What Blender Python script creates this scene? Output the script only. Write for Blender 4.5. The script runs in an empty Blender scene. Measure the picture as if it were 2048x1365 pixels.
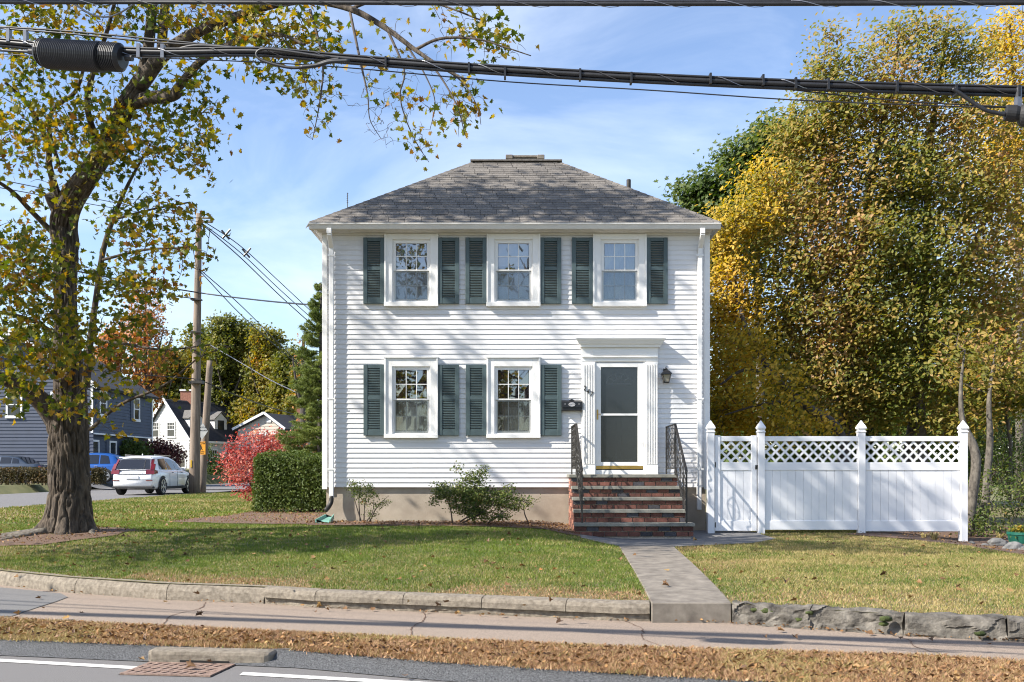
import bpy, bmesh, math, random
import numpy as np
from mathutils import Vector, Matrix, Quaternion

random.seed(7)
RNG = np.random.default_rng(11)
scn = bpy.context.scene
COL = scn.collection

# ------------------------------------------------------------------ camera, sky, sun, exposure
SUN_DIR = Vector((-3.1, -1.2, 2.7)).normalized()       # towards the sun
CAM = Vector((0.0, -20.0, 1.6))
F = 2000.0                                              # focal length in photo pixels
cam_d = bpy.data.cameras.new('camera')
cam_d.sensor_width = 36.0
cam_d.lens = 36.0 * F / 2048.0
cam_d.shift_y = (940 - 682.5) / 2048.0
cam_d.clip_start = 0.1
cam_d.clip_end = 3000
cam = bpy.data.objects.new('camera', cam_d)
cam.location = CAM
cam.rotation_euler = (math.radians(90), 0, 0)
COL.objects.link(cam)
scn.camera = cam

world = bpy.data.worlds.new('World')
scn.world = world
world.use_nodes = True
wt = world.node_tree
wt.nodes.clear()
w_out = wt.nodes.new('ShaderNodeOutputWorld')
w_bg = wt.nodes.new('ShaderNodeBackground')
w_bg.inputs['Strength'].default_value = 0.125
sky = wt.nodes.new('ShaderNodeTexSky')
sky.sky_type = 'NISHITA'
sky.sun_disc = False
sky.sun_elevation = math.asin(SUN_DIR.z)
sky.sun_rotation = math.atan2(SUN_DIR.x, SUN_DIR.y)
sky.altitude = 50
sky.air_density = 1.0
sky.dust_density = 0.6
sky.ozone_density = 1.6
w_tc = wt.nodes.new('ShaderNodeTexCoord')
w_map = wt.nodes.new('ShaderNodeMapping')
w_map.inputs['Rotation'].default_value = (0.35, 0.5, 0.3)
w_map.inputs['Scale'].default_value = (1.6, 3.2, 5.0)
w_n = wt.nodes.new('ShaderNodeTexNoise')
w_n.inputs['Scale'].default_value = 1.7
w_n.inputs['Detail'].default_value = 9
w_n.inputs['Roughness'].default_value = 0.55
w_n.inputs['Distortion'].default_value = 0.5
w_r = wt.nodes.new('ShaderNodeValToRGB')
w_r.color_ramp.elements[0].position = 0.47
w_r.color_ramp.elements[0].color = (0, 0, 0, 1)
w_r.color_ramp.elements[1].position = 0.84
w_r.color_ramp.elements[1].color = (0.66, 0.66, 0.66, 1)
w_mix = wt.nodes.new('ShaderNodeMixRGB')
w_mix.inputs['Color2'].default_value = (5.3, 5.8, 6.5, 1)
wt.links.new(w_tc.outputs['Generated'], w_map.inputs['Vector'])
wt.links.new(w_map.outputs['Vector'], w_n.inputs['Vector'])
wt.links.new(w_n.outputs['Fac'], w_r.inputs['Fac'])
wt.links.new(w_r.outputs['Color'], w_mix.inputs['Fac'])
w_hs = wt.nodes.new('ShaderNodeHueSaturation')
w_hs.inputs['Saturation'].default_value = 1.02
w_hs.inputs['Value'].default_value = 1.0
w_hs.inputs['Hue'].default_value = 0.506
wt.links.new(sky.outputs['Color'], w_hs.inputs['Color'])
wt.links.new(w_hs.outputs['Color'], w_mix.inputs['Color1'])
wt.links.new(w_mix.outputs['Color'], w_bg.inputs['Color'])
wt.links.new(w_bg.outputs['Background'], w_out.inputs['Surface'])

sun_d = bpy.data.lights.new('sun', 'SUN')
sun_d.energy = 5.0
sun_d.angle = math.radians(0.53)
sun_d.color = (1.0, 0.94, 0.85)
sun = bpy.data.objects.new('sun', sun_d)
sun.rotation_euler = SUN_DIR.to_track_quat('Z', 'Y').to_euler()
sun.location = (-30, -10, 40)
COL.objects.link(sun)

scn.view_settings.view_transform = 'Standard'
scn.view_settings.look = 'None'
scn.view_settings.exposure = 1.0
scn.view_settings.gamma = 1.0
scn.view_settings.use_curve_mapping = False
try:
    scn.cycles.filter_width = 1.1
    scn.cycles.max_bounces = 6
    scn.cycles.transparent_max_bounces = 12
except Exception:
    pass

# ------------------------------------------------------------------ helpers
def P(px, py, D):
    """photo pixel at distance D in front of the camera -> world point"""
    return Vector(((px - 1024) / F * D, D - 20.0, 1.6 + (940 - py) / F * D))

def W(px):            # on the facade plane 1 photo pixel is 1 cm
    return (px - 1024) / 100.0

def H(py):
    return 1.6 + (940 - py) / 100.0

def sm(a, b, x):
    t = np.clip((np.asarray(x, float) - a) / (b - a), 0, 1)
    return t * t * (3 - 2 * t)

_perm = np.random.default_rng(3).random((64, 64, 64))
def vnoise(p):
    p = np.asarray(p, float)
    i = np.floor(p).astype(int)
    f = p - i
    f = f * f * (3 - 2 * f)
    r = 0
    for dx in (0, 1):
        for dy in (0, 1):
            for dz in (0, 1):
                w = (f[..., 0] if dx else 1 - f[..., 0]) * (f[..., 1] if dy else 1 - f[..., 1]) * (f[..., 2] if dz else 1 - f[..., 2])
                r = r + w * _perm[(i[..., 0] + dx) % 64, (i[..., 1] + dy) % 64, (i[..., 2] + dz) % 64]
    return r

def fbm(p, o=4):
    p = np.asarray(p, float)
    s, a, t = 0, 0.5, 0
    for k in range(o):
        s = s + a * vnoise(p * (2 ** k) + 17.3 * k)
        t += a
        a *= 0.5
    return s / t

def tag(o, label=None, cat=None, group=None, kind=None):
    if label: o['label'] = label
    if cat: o['category'] = cat
    if group: o['group'] = group
    if kind: o['kind'] = kind
    return o

def link(name, data, parent=None):
    o = bpy.data.objects.new(name, data)
    COL.objects.link(o)
    if parent is not None:
        o.parent = parent
        o.matrix_parent_inverse = Matrix.Identity(4)
    return o

def empty(name, loc=(0, 0, 0), rz=0.0, label=None, cat=None, group=None, parent=None):
    o = link(name, None, parent)
    o.empty_display_size = 0.3
    o.location = loc
    o.rotation_euler = (0, 0, rz)
    return tag(o, label, cat, group)

class MB:
    """collects geometry for ONE mesh object"""
    def __init__(self):
        self.v, self.f, self.m = [], [], []
    def add(self, vs, fs, mi=0):
        n = len(self.v)
        self.v.extend([tuple(p) for p in vs])
        for f in fs:
            self.f.append(tuple(i + n for i in f))
            self.m.append(mi)
        return self
    def box(self, x0, x1, y0, y1, z0, z1, mi=0):
        vs = [(x0, y0, z0), (x1, y0, z0), (x1, y1, z0), (x0, y1, z0), (x0, y0, z1), (x1, y0, z1), (x1, y1, z1), (x0, y1, z1)]
        fs = [(0, 3, 2, 1), (4, 5, 6, 7), (0, 1, 5, 4), (1, 2, 6, 5), (2, 3, 7, 6), (3, 0, 4, 7)]
        return self.add(vs, fs, mi)
    def bar(self, a, b, w, h, up=(0, 0, 1), mi=0):
        a, b = Vector(a), Vector(b)
        d = (b - a).normalized()
        u = Vector(up)
        s = d.cross(u)
        if s.length < 1e-5:
            s = d.cross(Vector((0, 1, 0)))
        s.normalize()
        u = s.cross(d).normalized()
        vs = []
        for p in (a, b):
            for i, j in ((-1, -1), (1, -1), (1, 1), (-1, 1)):
                vs.append(p + s * (i * w / 2) + u * (j * h / 2))
        return self.add(vs, [(0, 1, 2, 3), (7, 6, 5, 4), (0, 4, 5, 1), (1, 5, 6, 2), (2, 6, 7, 3), (3, 7, 4, 0)], mi)
    def tube(self, pts, rad, seg=8, mi=0, cap=True):
        pts = [Vector(p) for p in pts]
        n = len(pts)
        if not hasattr(rad, '__len__'):
            rad = [rad] * n
        d0 = (pts[1] - pts[0]).normalized()
        u = d0.orthogonal().normalized()
        vs, fs = [], []
        for i, p in enumerate(pts):
            d = (pts[min(i + 1, n - 1)] - pts[max(i - 1, 0)])
            if d.length < 1e-9: d = d0.copy()
            d.normalize()
            u = (u - d * u.dot(d))
            if u.length < 1e-6: u = d.orthogonal()
            u.normalize()
            w = d.cross(u)
            for k in range(seg):
                a = 2 * math.pi * k / seg
                vs.append(p + (u * math.cos(a) + w * math.sin(a)) * rad[i])
        for i in range(n - 1):
            for k in range(seg):
                k2 = (k + 1) % seg
                fs.append((i * seg + k, i * seg + k2, (i + 1) * seg + k2, (i + 1) * seg + k))
        if cap and seg > 2:
            fs.append(tuple(range(seg))[::-1])
            fs.append(tuple((n - 1) * seg + k for k in range(seg)))
        return self.add(vs, fs, mi)
    def lathe(self, prof, c=(0, 0, 0), seg=16, mi=0, sq=False):
        """prof = [(r, z)...] revolved about z at c; sq = four-sided"""
        n = 4 if sq else seg
        vs, fs = [], []
        for r, z in prof:
            for k in range(n):
                a = 2 * math.pi * (k + (0.5 if sq else 0)) / n
                q = math.sqrt(2) if sq else 1
                vs.append((c[0] + r * q * math.cos(a), c[1] + r * q * math.sin(a), c[2] + z))
        for i in range(len(prof) - 1):
            for k in range(n):
                k2 = (k + 1) % n
                fs.append((i * n + k, i * n + k2, (i + 1) * n + k2, (i + 1) * n + k))
        fs.append(tuple(range(n))[::-1])
        fs.append(tuple((len(prof) - 1) * n + k for k in range(n)))
        return self.add(vs, fs, mi)
    def prism(self, poly, y0, y1, mi=0):
        """poly in (x, z), extruded along y"""
        n = len(poly)
        vs = [(x, y0, z) for x, z in poly] + [(x, y1, z) for x, z in poly]
        fs = [tuple(range(n)), tuple(range(2 * n - 1, n - 1, -1))]
        for i in range(n):
            j = (i + 1) % n
            fs.append((j, i, i + n, j + n))
        return self.add(vs, fs, mi)
    def mesh(self, name, mats, smooth=False):
        me = bpy.data.meshes.new(name)
        me.from_pydata(self.v, [], self.f)
        for m in (mats if isinstance(mats, (list, tuple)) else [mats]):
            me.materials.append(m)
        me.polygons.foreach_set('material_index', self.m)
        if smooth:
            me.polygons.foreach_set('use_smooth', [True] * len(self.f))
        me.update()
        return me
    def build(self, name, mats, parent=None, smooth=False, bevel=0.0, fix=True):
        me = self.mesh(name, mats, smooth)
        if fix or bevel:
            bm = bmesh.new()
            bm.from_mesh(me)
            if fix:
                bmesh.ops.recalc_face_normals(bm, faces=bm.faces)
            if bevel:
                bmesh.ops.bevel(bm, geom=list(bm.edges), offset=bevel, segments=1, affect='EDGES', clamp_overlap=True)
            bm.to_mesh(me)
            bm.free()
        return link(name, me, parent)

def cr(pts, n=6):
    """Catmull-Rom through pts"""
    pts = [Vector(p) for p in pts]
    if len(pts) < 3:
        return [pts[0].lerp(pts[-1], i / n) for i in range(n + 1)]
    q = [pts[0] * 2 - pts[1]] + pts + [pts[-1] * 2 - pts[-2]]
    out = []
    for i in range(1, len(q) - 2):
        a, b, c, d = q[i - 1], q[i], q[i + 1], q[i + 2]
        for k in range(n):
            t = k / n
            out.append(0.5 * ((2 * b) + (c - a) * t + (2 * a - 5 * b + 4 * c - d) * t * t + (3 * b - a - 3 * c + d) * t ** 3))
    out.append(pts[-1])
    return out

def np_mesh(name, V, Fc, mat, nper, smooth=False):
    """V (n,3) array, Fc (m,nper) array"""
    me = bpy.data.meshes.new(name)
    me.vertices.add(len(V))
    me.vertices.foreach_set('co', np.ascontiguousarray(V, np.float32).ravel())
    m = len(Fc)
    me.loops.add(m * nper)
    me.loops.foreach_set('vertex_index', np.ascontiguousarray(Fc, np.int32).ravel())
    me.polygons.add(m)
    me.polygons.foreach_set('loop_start', np.arange(0, m * nper, nper, dtype=np.int32))
    me.polygons.foreach_set('loop_total', np.full(m, nper, np.int32))
    if smooth:
        me.polygons.foreach_set('use_smooth', np.ones(m, bool))
    me.materials.append(mat)
    me.update(calc_edges=True)
    return me

# ------------------------------------------------------------------ materials
def nodes(m):
    m.use_nodes = True
    t = m.node_tree
    return t, t.nodes['Principled BSDF'], t.nodes['Material Output']

def N(t, ty, **kw):
    n = t.nodes.new(ty)
    for k, v in kw.items():
        if k in n.inputs:
            n.inputs[k].default_value = v
        else:
            setattr(n, k, v)
    return n

def ramp(t, fac, stops):
    r = t.nodes.new('ShaderNodeValToRGB')
    e = r.color_ramp.elements
    while len(e) < len(stops):
        e.new(0.5)
    for i, (p, c) in enumerate(stops):
        e[i].position = p
        e[i].color = (*c, 1) if len(c) == 3 else c
    t.links.new(fac, r.inputs['Fac'])
    return r.outputs['Color']

def mat(name, c, rough=0.6, var=0.12, scale=3.0, bump=0.0, bscale=40.0, c2=None, metal=0.0, objrand=0.0, stretch=None, spec=0.5, coat=0.0, world=False):
    """base colour with noise variation, optional second colour, bump grain and per-object variation"""
    m = bpy.data.materials.new(name)
    t, b, o = nodes(m)
    b.inputs['Roughness'].default_value = rough
    b.inputs['Metallic'].default_value = metal
    b.inputs['Specular IOR Level'].default_value = spec
    if coat:
        b.inputs['Coat Weight'].default_value = coat
        b.inputs['Coat Roughness'].default_value = 0.05
    tc = N(t, 'ShaderNodeTexCoord')
    vec = tc.outputs['Object']
    if world:
        g = N(t, 'ShaderNodeNewGeometry')
        vec = g.outputs['Position']
    if stretch:
        mp = N(t, 'ShaderNodeMapping')
        mp.inputs['Scale'].default_value = stretch
        t.links.new(vec, mp.inputs['Vector'])
        vec = mp.outputs['Vector']
    n1 = N(t, 'ShaderNodeTexNoise', Scale=scale, Detail=8.0, Roughness=0.6)
    t.links.new(vec, n1.inputs['Vector'])
    c = Vector(c)
    lo, hi = c * (1 - var), c * (1 + var)
    if c2 is not None:
        lo, hi = c, Vector(c2)
    colr = ramp(t, n1.outputs['Fac'], [(0.32, tuple(lo)), (0.68, tuple(hi))])
    if objrand:
        oi = N(t, 'ShaderNodeObjectInfo')
        hs = N(t, 'ShaderNodeHueSaturation')
        mr = N(t, 'ShaderNodeMapRange')
        mr.inputs['To Min'].default_value = 1 - objrand
        mr.inputs['To Max'].default_value = 1 + objrand
        t.links.new(oi.outputs['Random'], mr.inputs['Value'])
        t.links.new(mr.outputs['Result'], hs.inputs['Value'])
        t.links.new(colr, hs.inputs['Color'])
        colr = hs.outputs['Color']
    t.links.new(colr, b.inputs['Base Color'])
    if bump:
        n2 = N(t, 'ShaderNodeTexNoise', Scale=bscale, Detail=6.0, Roughness=0.65)
        t.links.new(vec, n2.inputs['Vector'])
        bp = N(t, 'ShaderNodeBump', Strength=bump, Distance=0.02)
        t.links.new(n2.outputs['Fac'], bp.inputs['Height'])
        t.links.new(bp.outputs['Normal'], b.inputs['Normal'])
    return m

def leaf_mat(name, stops, trans=0.35, rough=0.55, obj=False, patch=1.2, pw=0.45, spec=0.3):
    """leaf colour from a random value per leaf mixed with a slow noise, partly translucent"""
    m = bpy.data.materials.new(name)
    t, b, o = nodes(m)
    if obj:
        rnd = N(t, 'ShaderNodeObjectInfo').outputs['Random']
    else:
        rnd = N(t, 'ShaderNodeNewGeometry').outputs['Random Per Island']
    g = N(t, 'ShaderNodeNewGeometry')
    n1 = N(t, 'ShaderNodeTexNoise', Scale=patch, Detail=2.0)
    t.links.new(g.outputs['Position'], n1.inputs['Vector'])
    mr = N(t, 'ShaderNodeMapRange')
    mr.inputs['From Min'].default_value = 0.3
    mr.inputs['From Max'].default_value = 0.7
    t.links.new(n1.outputs['Fac'], mr.inputs['Value'])
    mx = N(t, 'ShaderNodeMix')
    mx.inputs['Factor'].default_value = pw
    t.links.new(rnd, mx.inputs['A'])
    t.links.new(mr.outputs['Result'], mx.inputs['B'])
    colr = ramp(t, mx.outputs['Result'], stops)
    b.inputs['Roughness'].default_value = rough
    b.inputs['Specular IOR Level'].default_value = spec
    t.links.new(colr, b.inputs['Base Color'])
    tr = N(t, 'ShaderNodeBsdfTranslucent')
    hs = N(t, 'ShaderNodeHueSaturation', Saturation=1.15, Value=1.5)
    t.links.new(colr, hs.inputs['Color'])
    t.links.new(hs.outputs['Color'], tr.inputs['Color'])
    ms = N(t, 'ShaderNodeMixShader')
    ms.inputs['Fac'].default_value = trans
    t.links.new(b.outputs['BSDF'], ms.inputs[1])
    t.links.new(tr.outputs['BSDF'], ms.inputs[2])
    t.links.new(ms.outputs['Shader'], o.inputs['Surface'])
    return m

def glass_mat(name, tint=(0.02, 0.02, 0.025), refl=0.12, clear=0.8, rough=0.02):
    """window glass: mirror reflection over a mostly clear pane"""
    m = bpy.data.materials.new(name)
    t, b, o = nodes(m)
    t.nodes.remove(b)
    gl = N(t, 'ShaderNodeBsdfGlossy', Roughness=rough)
    gl.inputs['Color'].default_value = (0.95, 0.97, 1, 1)
    tr = N(t, 'ShaderNodeBsdfTransparent')
    tr.inputs['Color'].default_value = (0.85, 0.88, 0.88, 1)
    df = N(t, 'ShaderNodeBsdfDiffuse')
    df.inputs['Color'].default_value = (*tint, 1)
    m1 = N(t, 'ShaderNodeMixShader')
    m1.inputs['Fac'].default_value = clear
    t.links.new(df.outputs['BSDF'], m1.inputs[1])
    t.links.new(tr.outputs['BSDF'], m1.inputs[2])
    fr = N(t, 'ShaderNodeFresnel', IOR=1.5)
    ad = N(t, 'ShaderNodeMath', operation='ADD')
    ad.use_clamp = True
    ad.inputs[1].default_value = refl
    t.links.new(fr.outputs['Fac'], ad.inputs[0])
    m2 = N(t, 'ShaderNodeMixShader')
    t.links.new(ad.outputs['Value'], m2.inputs['Fac'])
    t.links.new(m1.outputs['Shader'], m2.inputs[1])
    t.links.new(gl.outputs['BSDF'], m2.inputs[2])
    t.links.new(m2.outputs['Shader'], o.inputs['Surface'])
    return m

M = {}
M['siding'] = mat('white vinyl siding', (0.70, 0.69, 0.685), 0.45, 0.035, 1.5, 0.04, 60, objrand=0.02, world=True)
M['trim'] = mat('white painted trim', (0.80, 0.79, 0.765), 0.45, 0.04, 2.0, 0.03, 60, world=True)
M['trim_warm'] = mat('weathered gutter paint', (0.66, 0.64, 0.60), 0.5, 0.07, 3.0, 0.03, 60, world=True)
M['foundation'] = mat('rendered concrete foundation', (0.33, 0.275, 0.21), 0.9, scale=2.2, c2=(0.47, 0.40, 0.315), bump=0.25, bscale=45, world=True)
M['shutter'] = mat('slate blue shutter paint', (0.062, 0.092, 0.096), 0.45, 0.15, 6.0, 0.05, 60)
M['shingle'] = mat('grey asphalt shingle', (0.15, 0.135, 0.118), 0.95, 0.30, 26.0, 0.5, 160, objrand=0.22, world=True)
M['slate'] = mat('bluestone tread', (0.20, 0.195, 0.165), 0.8, 0.25, 4.0, 0.15, 50, world=True)
M['brick'] = mat('red brick', (0.125, 0.048, 0.034), 0.85, 0.4, 9.0, 0.3, 60, objrand=0.45)
M['brick_dark'] = mat('dark fired brick', (0.045, 0.042, 0.048), 0.8, 0.3, 9.0, 0.3, 60, objrand=0.3)
M['brick_pale'] = mat('pale sunlit side brick', (0.34, 0.15, 0.10), 0.85, 0.3, 9.0, 0.3, 60, objrand=0.3)  # paler copy of the red brick, sunlight on the left flank put into its colour
M['mortar'] = mat('mortar', (0.40, 0.35, 0.30), 0.95, 0.2, 12.0, 0.3, 80, world=True)
M['iron'] = mat('wrought iron', (0.04, 0.036, 0.031), 0.55, 0.4, 12.0, 0.1, 60, metal=0.3)
M['black'] = mat('black painted metal', (0.012, 0.012, 0.013), 0.35, 0.2, 8.0)
M['brass'] = mat('brass', (0.45, 0.29, 0.08), 0.35, 0.1, 8.0, metal=0.8)
M['silver'] = mat('silver', (0.72, 0.72, 0.74), 0.3, 0.05, 8.0, metal=0.5)
M['interior'] = mat('dim room wall', (0.16, 0.15, 0.14), 0.9, 0.1, 2.0)
M['screen'] = glass_mat('insect screened glass', (0.085, 0.088, 0.095), 0.05, 0.78, 0.08)
M['glass'] = glass_mat('window glass', (0.02, 0.02, 0.025), 0.22, 0.85, 0.015)
M['doorglass'] = glass_mat('storm door screen', (0.022, 0.026, 0.031), 0.02, 0.34, 0.15)
M['lampglass'] = glass_mat('lantern glass', (0.5, 0.45, 0.38), 0.1, 0.5, 0.1)
M['curtain'] = mat('white curtain cloth', (0.55, 0.55, 0.57), 0.9, 0.08, 8.0)
M['drape'] = mat('dark red drape cloth', (0.10, 0.028, 0.025), 0.9, 0.2, 8.0)
M['innerdoor'] = mat('grey green front door paint', (0.07, 0.08, 0.085), 0.5, 0.1, 5.0)
M['vinyl'] = mat('white vinyl fence', (0.80, 0.80, 0.81), 0.32, 0.03, 2.0, 0.02, 60, world=True)
M['asphalt'] = mat('road asphalt', (0.150, 0.143, 0.138), 0.92, scale=150.0, var=0.55, bump=0.35, bscale=240, world=True)
M['berm'] = mat('rough asphalt berm', (0.085, 0.087, 0.09), 0.95, scale=75.0, var=0.75, bump=1.0, bscale=60, world=True)
M['walk'] = mat('pinkish worn sidewalk', (0.255, 0.20, 0.155), 0.95, scale=110.0, var=0.5, bump=0.4, bscale=200, world=True)
M['patch'] = mat('grey asphalt patch', (0.15, 0.145, 0.14), 0.95, scale=180.0, var=0.3, bump=0.4, bscale=200, world=True)
M['concrete'] = mat('grey walkway concrete', (0.115, 0.098, 0.08), 0.92, scale=5.5, c2=(0.25, 0.22, 0.18), bump=0.3, bscale=120, world=True)
M['kerb'] = mat('weathered kerb concrete', (0.125, 0.105, 0.08), 0.95, scale=22.0, c2=(0.27, 0.232, 0.18), bump=0.6, bscale=90, world=True)
M['kerb_rough'] = mat('broken lichened kerb', (0.026, 0.022, 0.018), 0.95, scale=8.5, c2=(0.20, 0.18, 0.15), bump=0.9, bscale=50, world=True)
M['moss'] = mat('moss', (0.05, 0.065, 0.015), 0.95, 0.5, 40.0, 0.8, 80)
M['paint'] = mat('white road paint', (0.58, 0.565, 0.53), 0.8, 0.3, 25.0, 0.2, 200, world=True)
M['mulch'] = mat('bark mulch', (0.075, 0.045, 0.030), 0.95, scale=40.0, c2=(0.19, 0.115, 0.075), bump=1.0, bscale=55, world=True)
M['soil'] = mat('lawn soil and thatch', (0.10, 0.095, 0.035), 0.95, scale=8.0, c2=(0.20, 0.165, 0.08), bump=0.6, bscale=60, world=True)
M['thatch'] = mat('dry thatch', (0.17, 0.11, 0.06), 0.95, scale=20.0, c2=(0.30, 0.20, 0.11), bump=0.8, bscale=60, world=True)
M['farground'] = mat('far lawn', (0.09, 0.10, 0.03), 0.95, scale=1.5, c2=(0.17, 0.155, 0.06), bump=0.3, bscale=20, world=True)
M['bark'] = mat('grey brown bark', (0.016, 0.012, 0.009), 0.95, scale=15.0, c2=(0.12, 0.093, 0.068), bump=1.0, bscale=30, stretch=(1, 1, 0.22), world=True)
M['bark_dark'] = mat('dark bark', (0.04, 0.032, 0.026), 0.95, scale=10.0, c2=(0.10, 0.085, 0.07), bump=0.8, bscale=30, stretch=(1, 1, 0.3), world=True)
M['bark_pale'] = mat('pale mottled bark', (0.04, 0.033, 0.027), 0.9, scale=14.0, c2=(0.17, 0.15, 0.12), bump=0.6, bscale=25, stretch=(1, 1, 0.5), world=True)
M['twig'] = mat('twig bark', (0.085, 0.068, 0.055), 0.9, 0.3, 10.0)
M['pole'] = mat('weathered pole wood', (0.12, 0.09, 0.066), 0.9, scale=14.0, c2=(0.27, 0.21, 0.16), bump=0.5, bscale=30, stretch=(1, 1, 0.08), world=True)
M['cable'] = mat('black cable sheath', (0.018, 0.018, 0.02), 0.42, 0.3, 20.0)
M['steelwire'] = mat('bright lashing wire', (0.22, 0.22, 0.23), 0.35, 0.1, 20.0, metal=0.7)
M['rust'] = mat('rusty iron grate', (0.16, 0.10, 0.075), 0.85, scale=30.0, c2=(0.30, 0.21, 0.165), bump=0.4, bscale=90, world=True)
M['void'] = mat('drain mouth', (0.01, 0.01, 0.01), 0.95, 0.1, 5.0)
M['green_plastic'] = mat('green plastic', (0.01, 0.10, 0.07), 0.4, 0.1, 5.0)
M['aqua'] = mat('pale green plastic', (0.16, 0.33, 0.27), 0.5, 0.2, 9.0)
M['rock'] = mat('grey boulder', (0.06, 0.062, 0.062), 0.9, scale=9.0, c2=(0.20, 0.195, 0.185), bump=0.7, bscale=22, objrand=0.2)
M['lantern'] = M['black']

# ------------------------------------------------------------------ ground shape (road surface is z = 0)
KX = [-40, -14, -13.2, -11.5, -9.2, -6.5, -5.3, -3.95, -2.7, -2.05, -.81, 1.04, 1.35, 2.11, 3.49, 4.38, 9, 40]
KD = [27.5, 27.0, 22.5, 18.5, 15.4, 12.73, 11.95, 11.3, 10.97, 10.65, 10.3, 9.73, 9.70, 9.58, 8.85, 8.55, 7.6, 1.5]
SX = [-40, -12, -5.07, -4.0, -1.72, .73, 3.34, 3.93, 9, 40]
SD = [18, 11.7, 9.90, 9.58, 8.97, 8.34, 7.90, 7.67, 6.6, .5]
BX = [-40, -12, -4.54, -3.1, -1.77, -.62, .65, 1.94, 4, 9, 40]
BD = [15.5, 10.3, 8.88, 8.6, 8.33, 7.85, 7.43, 7.06, 6.6, 5.6, -.5]
kf = lambda x: np.interp(x, KX, KD)                 # front of the kerb
sf = lambda x: np.interp(x, SX, SD)                 # sidewalk / dry strip
bf = lambda x: np.interp(x, BX, BD)                 # dry strip / berm
rf = lambda x: np.minimum(7.70 - 0.204 * np.asarray(x, float), bf(x) - .26)  # berm / road
def zg(X, D):
    X, D = np.asarray(X, float), np.asarray(D, float)
    K = kf(X)
    t = np.clip((D - K) / np.maximum(19.5 - K, 5.5), 0, 1)
    z = .31 + .24 * t
    z = z - .17 * sm(.3, 2.2, X) * sm(10, 18, D)
    z = z - .17 * sm(7.2, 8.8, X) * sm(13, 18, D)
    z = z + .35 * sm(-22.6, -24, X) * sm(30, 40, D)
    z = z + .24 * sm(-8.5, -12, X) * (1 - t)
    z = z + .10 * np.exp(-(((X + 7.5) / 1.7) ** 2 + ((D - 16.9) / 1.5) ** 2))
    z = z + 0.9 * sm(70, 95, D) * sm(-10, -16, X)
    return z
def gz(x, y):
    return float(zg(x, y + 20))

def ribbon(name, fa, za, fb, zb, m, x0=-30, x1=30, nx=241, ny=2, kind='structure', zfun=None):
    xs = np.linspace(x0, x1, nx)
    a, b = fa(xs), fb(xs)
    V = []
    for j in range(ny + 1):
        t = j / ny
        D = a + (b - a) * t
        z = zfun(xs, D) if zfun else np.full(nx, za + (zb - za) * t)
        V.append(np.stack([xs, D - 20, z], 1))
    V = np.concatenate(V)
    i = np.arange(nx - 1)
    Fc = np.concatenate([np.stack([i + j * nx, i + 1 + j * nx, i + 1 + (j + 1) * nx, i + (j + 1) * nx], 1) for j in range(ny)])
    o = link(name, np_mesh(name, V, Fc, m, 4))
    o['kind'] = kind
    return o

# base sheet to the horizon
xs = np.concatenate([[-900, -300, -120, -70], np.linspace(-50, 50, 101), [70, 120, 300, 900]])
ds = np.concatenate([[-900, -300, -100, -30, 0, 7], np.linspace(8, 20, 25)[:-1], np.linspace(20, 110, 91), [150, 300, 1200]])
XX, DD = np.meshgrid(xs, ds)
ZZ = np.where(DD < kf(XX) + 1.3, -.06, zg(XX, DD) - .05)
ZZ = np.where((XX > -24) & (XX < -12) & (DD > 10), np.minimum(ZZ, -.0), ZZ)
V = np.stack([XX.ravel(), DD.ravel() - 20, ZZ.ravel()], 1)
nx = len(xs)
idx = (np.arange(len(ds) - 1)[:, None] * nx + np.arange(nx - 1)[None, :]).ravel()
ground = link('ground', np_mesh('ground', V, np.stack([idx, idx + 1, idx + 1 + nx, idx + nx], 1), M['farground'], 4))
tag(ground, kind='structure')

road = ribbon('road', lambda x: rf(x) - 16, 0, lambda x: rf(x) + .05, 0, M['asphalt'], -60, 60)
berm = ribbon('berm', rf, .006, bf, .105, M['berm'], ny=5)
def bermz(o):
    co = np.empty(len(o.data.vertices) * 3, np.float32)
    o.data.vertices.foreach_get('co', co)
    co = co.reshape(-1, 3)
    co[:, 2] += .05 * (fbm(co * 6.0, 3) - .5) * (co[:, 2] > .01)
    o.data.vertices.foreach_set('co', co.ravel())
bermz(berm)
strip = ribbon('verge', lambda x: bf(x) - .02, .105, lambda x: sf(x) + .03, .125, M['thatch'], ny=3)
walk = ribbon('sidewalk', sf, .13, lambda x: kf(x) + .12, .132, M['walk'], -14, 30, ny=12, zfun=lambda x, D: .131 + (.41 * sm(13, 28, D)) * sm(-8.5, -13.5, x))
lawn = ribbon('lawn', lambda x: kf(x) + .05, 0, lambda x: np.where(x < 20, 46, 40) + 0 * x, 0, M['soil'], -14, 22, 181, 110, zfun=zg)
tag(lawn, 'front lawn around the white house', None)

ck = random.Random(9)
for pts in ([(3.38, 8.88), (3.42, 8.6), (3.35, 8.3), (3.44, 7.86)], [(-.9, 10.3), (-.86, 9.8), (-.93, 9.3), (-.88, 8.83)], [(1.1, 9.68), (1.2, 9.2), (1.14, 8.7), (1.24, 8.3)], [(-3.4, 11.1), (-3.3, 10.6), (-3.42, 10.1), (-3.3, 9.4)], [(3.42, 8.6), (3.9, 8.35), (4.5, 8.2)]):
    q = cr([(x, d - 20, .1345) for x, d in pts], 8)
    vs = []
    for p in q:
        j = ck.uniform(-.012, .012); w_ = ck.uniform(.003, .009)
        vs += [(p.x + j - w_, p.y, p.z), (p.x + j + w_, p.y, p.z)]
    me = bpy.data.meshes.new('crack')
    me.from_pydata(vs, [], [(2 * i, 2 * i + 1, 2 * i + 3, 2 * i + 2) for i in range(len(q) - 1)])
    me.materials.append(M['mulch'])
    o = link('crack', me, walk)
def street_z(x, D):
    return .13 + .41 * sm(13, 28, D)
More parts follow.
